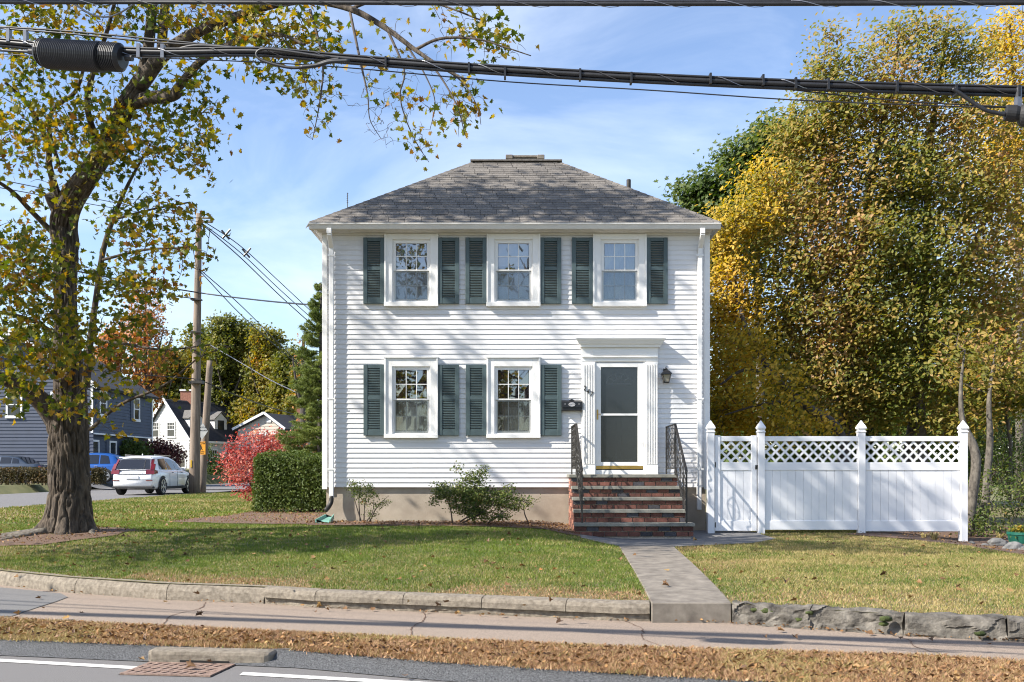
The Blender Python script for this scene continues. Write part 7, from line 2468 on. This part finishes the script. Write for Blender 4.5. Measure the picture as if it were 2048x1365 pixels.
for px, py in ((18, 62), (52, 66), (278, 93), (326, 94)):
    a = P(px, py + 10, cd(px))
    MB().box(a.x - .011, a.x + .011, a.y - .02, a.y + .02, a.z - .045, a.z + .045).build('hanger', M['steelwire'], mbn)
wr_ = tag(MB().tube(cpath([(-400, 60), (0, 108), (300, 116), (640, 132), (1000, 163), (1300, 181), (1600, 201), (1900, 213), (2048, 216), (2500, 225)], 10, .4), .0042, 5).build('overhead_wire', M['cable'], None, smooth=True, fix=False), 'thin black wire hanging below the thick bundle across the whole sky', 'wire', 'cables over the road')
tag(MB().tube(cpath([(1440, 160), (1600, 182), (1800, 202), (1960, 212), (2030, 215)], 8, .02), .0042, 5).build('overhead_wire', M['cable'], None, smooth=True, fix=False), 'short thin wire dropping from the bundle towards the right splice', 'wire', 'cables over the road')
tag(MB().tube(cpath([(-200, -8), (0, 4), (40, 8), (80, 3), (130, -10)], 8, .05), .006, 5).build('overhead_wire', M['cable'], None, smooth=True, fix=False), 'black wire sagging at the top left corner', 'wire', 'cables over the road')
tag(MB().tube(cpath([(118, -6), (150, 10), (185, 30), (215, 34), (240, 26), (268, 8), (285, -6)], 8, .1), .006, 6).build('overhead_wire', M['steelwire'], None, smooth=True, fix=False), 'pale loop of wire hanging from the top cable above the splice', 'wire', 'cables over the road')
for k, (dx, dz) in enumerate(((0, 0), (.0, .11), (.10, .05))):
    q = [Vector((x, 6.75 - .2 * (x + 9.5) - 20 + dx, 6.6 + dz)) for x in (-26, -18, -10, -4, 2, 8, 16)]
    tag(MB().tube(cr(q, 4), .04, 8).build('overhead_cable', M['cable'], None, smooth=True, fix=False), 'power cable above the picture, %s, shading the sidewalk' % ('lowest of three', 'topmost of three', 'nearest the house of three')[k], 'cable', 'cables over the road')
# ribbed splice case, left
sc_ = empty('splice_case', P(161, 112, cd(161)), 0, 'black ribbed cylindrical splice case on the cable at upper left', 'splice case', 'splice cases')
a, b = P(77, 105, cd(77)), P(246, 116, cd(246))
ax = (b - a); Lc = ax.length; ax.normalize()
R0 = 27.5 / 2000 * cd(161)
prof = []
nr = 46
for k in range(nr):
    z0 = .02 + (Lc - .04) * k / nr
    dz = (Lc - .04) / nr
    prof += [(R0 * .93, z0), (R0 * .93, z0 + dz * .35), (R0, z0 + dz * .45), (R0, z0 + dz * .9)]
rot = ax.to_track_quat('Z', 'Y').to_matrix().to_4x4()
ob = MB().lathe([(R0 * .75, 0), (R0 * .9, .015)] + prof + [(R0 * .9, Lc - .015), (R0 * .75, Lc)], (0, 0, 0), 26).build('case', M['cable'], sc_)
ob.matrix_basis = Matrix.Translation(a) @ rot
prof2 = [(R0 * 1.02, z) if i % 2 == 0 else (R0 * 1.07, z) for i, z in enumerate(np.linspace(Lc * .1, Lc * .76, 64))]
ob = MB().lathe([(R0 * .9, Lc * .095)] + prof2 + [(R0 * .9, Lc * .765)], (0, 0, 0), 26).build('cover', M['cable'], sc_)
ob.matrix_basis = Matrix.Translation(a + Vector((0, -.012, -.01))) @ rot
for q, s in ((a, -1), (b, 1)):
    MB().tube([q - ax * .02 * -s, q + ax * s * .07], .02, 8).build('end_neck', M['cable'], sc_)
# rounded splice, right edge
s3 = empty('splice_case', P(2040, 230, cd(2040)), 0, 'grey black domed splice case at the right edge under the cable', 'splice case', 'splice cases')
a, b = P(2010, 226, cd(2010)), P(2140, 238, cd(2140))
ax = (b - a); Lc = ax.length; ax.normalize()
rot = ax.to_track_quat('Z', 'Y').to_matrix().to_4x4()
ob = MB().lathe([(.03, 0), (.042, .004), (.046, .05), (.04, .07), (.058, .085), (.066, .10), (.07, .2), (.07, Lc)], (0, 0, 0), 20).build('dome', M['trim_black'], s3)
ob.matrix_basis = Matrix.Translation(a) @ rot
MB().tube(cpath([(1905, 178), (1925, 190), (1950, 208), (1975, 222), (2012, 230)], 8, -.02), .011, 7).build('drop_cable', M['cable'], s3, smooth=True, fix=False)
MB().tube(cpath([(1905, 180), (1930, 196), (1960, 216), (1985, 226), (2012, 226)], 8, .02), .008, 7).build('drop_cable', M['cable'], s3, smooth=True, fix=False)
hp = P(2036, 205, cd(2036)); MB().box(hp.x - .012, hp.x + .012, hp.y - .02, hp.y + .02, hp.z - .05, hp.z + .08).build('hanger', M['steelwire'], s3)

# ------------------------------------------------------------------ right bed: rocks, green tub, tufts
def rock(px, py, D, w, h, label, seed, grp='boulders edging the right bed'):
    c = P(px, py, D)
    bm = bmesh.new()
    bmesh.ops.create_icosphere(bm, subdivisions=4, radius=1)
    A = np.array([v.co[:] for v in bm.verts])
    f = fbm(A * 1.3 + seed, 3) - .5
    g = np.floor(fbm(A * 1.8 + seed + 20, 2) * 6) / 6 - .5
    for v, q, k in zip(bm.verts, f, g):
        v.co *= 1 + q * .7 + k * .28
        v.co = Vector((v.co.x * w, v.co.y * w * .8, v.co.z * h)) + c
    me = bpy.data.meshes.new('rock')
    bm.to_mesh(me); bm.free()
    me.polygons.foreach_set('use_smooth', [True] * len(me.polygons))
    me.materials.append(M['rock'])
    o = link('rock', me)
    o.location = (0, 0, 0)
    tag(o, label, 'rock', grp)
for k, a in enumerate([(1996, 1088, 18.4, .18, .10, 'blue grey boulder nearest the green tub'), (2028, 1100, 17.8, .20, .13, 'pale jagged boulder in front of the green tub'), (2054, 1106, 17.6, .16, .14, 'boulder cut by the right picture edge'), (1970, 1091, 18.4, .07, .04, 'small pale stone left of the blue grey boulder'), (1943, 1086, 18.6, .06, .035, 'small pale stone near the last fence post')]):
    rock(*a[:5], a[5], 3.3 * k + 1)
tub = empty('green_tub', P(2040, 1098, 18.9), 0, 'dark green plastic tub of yellow flowers at the right edge', 'planter')
c = P(2046, 1098, 18.9)
MB().lathe([(.20, -.06), (.27, .26), (.285, .27), (.285, .32), (.265, .32), (.25, .26)], tuple(c), 24).build('tub', M['green_plastic'], tub)
tf = np.random.default_rng(77)
q = tf.normal(size=(420, 3)) * np.array([.12, .12, .05]) + np.array(c) + np.array([0, 0, .34])
stuff('foliage', leaf_mesh('foliage', q, tf.uniform(.04, .07, 420), T_OVAL, L['shrub'], .4, rng=tf), tub)
q = tf.normal(size=(90, 3)) * np.array([.12, .12, .03]) + np.array(c) + np.array([0, -.05, .38])
stuff('flowers', leaf_mesh('flowers', q, tf.uniform(.04, .06, 90), T_CLUMP, L['gold'], .8, rng=tf), tub)
def tuft(px, py, D, label, seed, n=70, r=.16, h=.16):
    c = P(px, py, D)
    r_ = np.random.default_rng(seed)
    t = empty('grass_tuft', c, 0, label, 'plant', 'yellowing tufts in the right bed')
    a = r_.uniform(0, 6.28, n)
    mb = MB()
    for k in range(n):
        d = Vector((math.cos(a[k]), math.sin(a[k]), 0))
        s = r_.uniform(.3, 1.0)
        p0 = c + d * .03 * s + Vector((0, 0, -.03)); p1 = c + d * r * .6 * s + Vector((0, 0, h * s)); p2 = c + d * r * 1.2 * s + Vector((0, 0, h * (.9 * s - .2)))
        w_ = d.cross(Vector((0, 0, 1))) * .007
        mb.add([p0 - w_, p0 + w_, p1 + w_, p1 - w_, p2], [(0, 1, 2, 3), (3, 2, 4)])
    o = mb.build('leaves', G_STRAW, t, fix=False)
    o['kind'] = 'stuff'
tuft(1868, 1081, 18.3, 'yellow tuft in front of the right fence panel', 1)
tuft(1848, 1078, 18.6, 'smaller straw tuft left of the yellow tuft at the fence', 2, 40, .12, .12)
tuft(1975, 1104, 17.6, 'dry tuft below the small pale stone', 3, 50, .14, .10)
tuft(2040, 1138, 15.6, 'yellow green tuft at the right edge of the bed', 4, 80, .18, .13)
tuft(2000, 1080, 19.2, 'dry tuft behind the blue grey boulder', 5, 50, .14, .14)

# ------------------------------------------------------------------ trees across the road, mirrored in the windows
for k, (x, y, h, lv, lab) in enumerate(((-5.0, -34, 16, 14, 'nearly bare tree across the road, mirrored in the left upper window'), (1.5, -38, 15, 14, 'nearly bare tree across the road, mirrored in the middle upper window'), (-9, -40, 9.5, 420, 'leafy tree across the road, mirrored in the lower windows'), (4, -42, 6.5, 300, 'leafy low tree across the road, mirrored in the door'), (-2, -43, 9.5, 420, 'leafy low tree across the road between the two bare ones'))):
    t = Tree('street_tree', (x, y, 0), lab, 'tree', 'trees across the road', 200 + k)
    b = Vector((x, y, -.1))
    t.limb_path([b, b + Vector((.1, 0, h * .4)), b + Vector((0, .2, h))], [.22, .17, .03], 8)
    for j in range(16):
        a = 2.4 * j
        z0 = h * (.28 + .04 * j)
        ln = h * .33 * (1 - .035 * j)
        p0 = b + Vector((0, 0, z0)); p1 = p0 + Vector((math.cos(a) * ln * .5, math.sin(a) * ln * .5, ln * .25)); p2 = p0 + Vector((math.cos(a) * ln, math.sin(a) * ln, ln * .75))
        t.limb_path([p0, p1, p2], [.08, .05, .015], 6)
    t.blob(b + Vector((0, 0, h * .65)), (h * .32, h * .32, h * .34), lv, 12 if lv > 50 else 3, .36, .26, .5, tr=.012)
    t.finish(M['bark_dark'], L['olive'], T_CLUMP, .4)
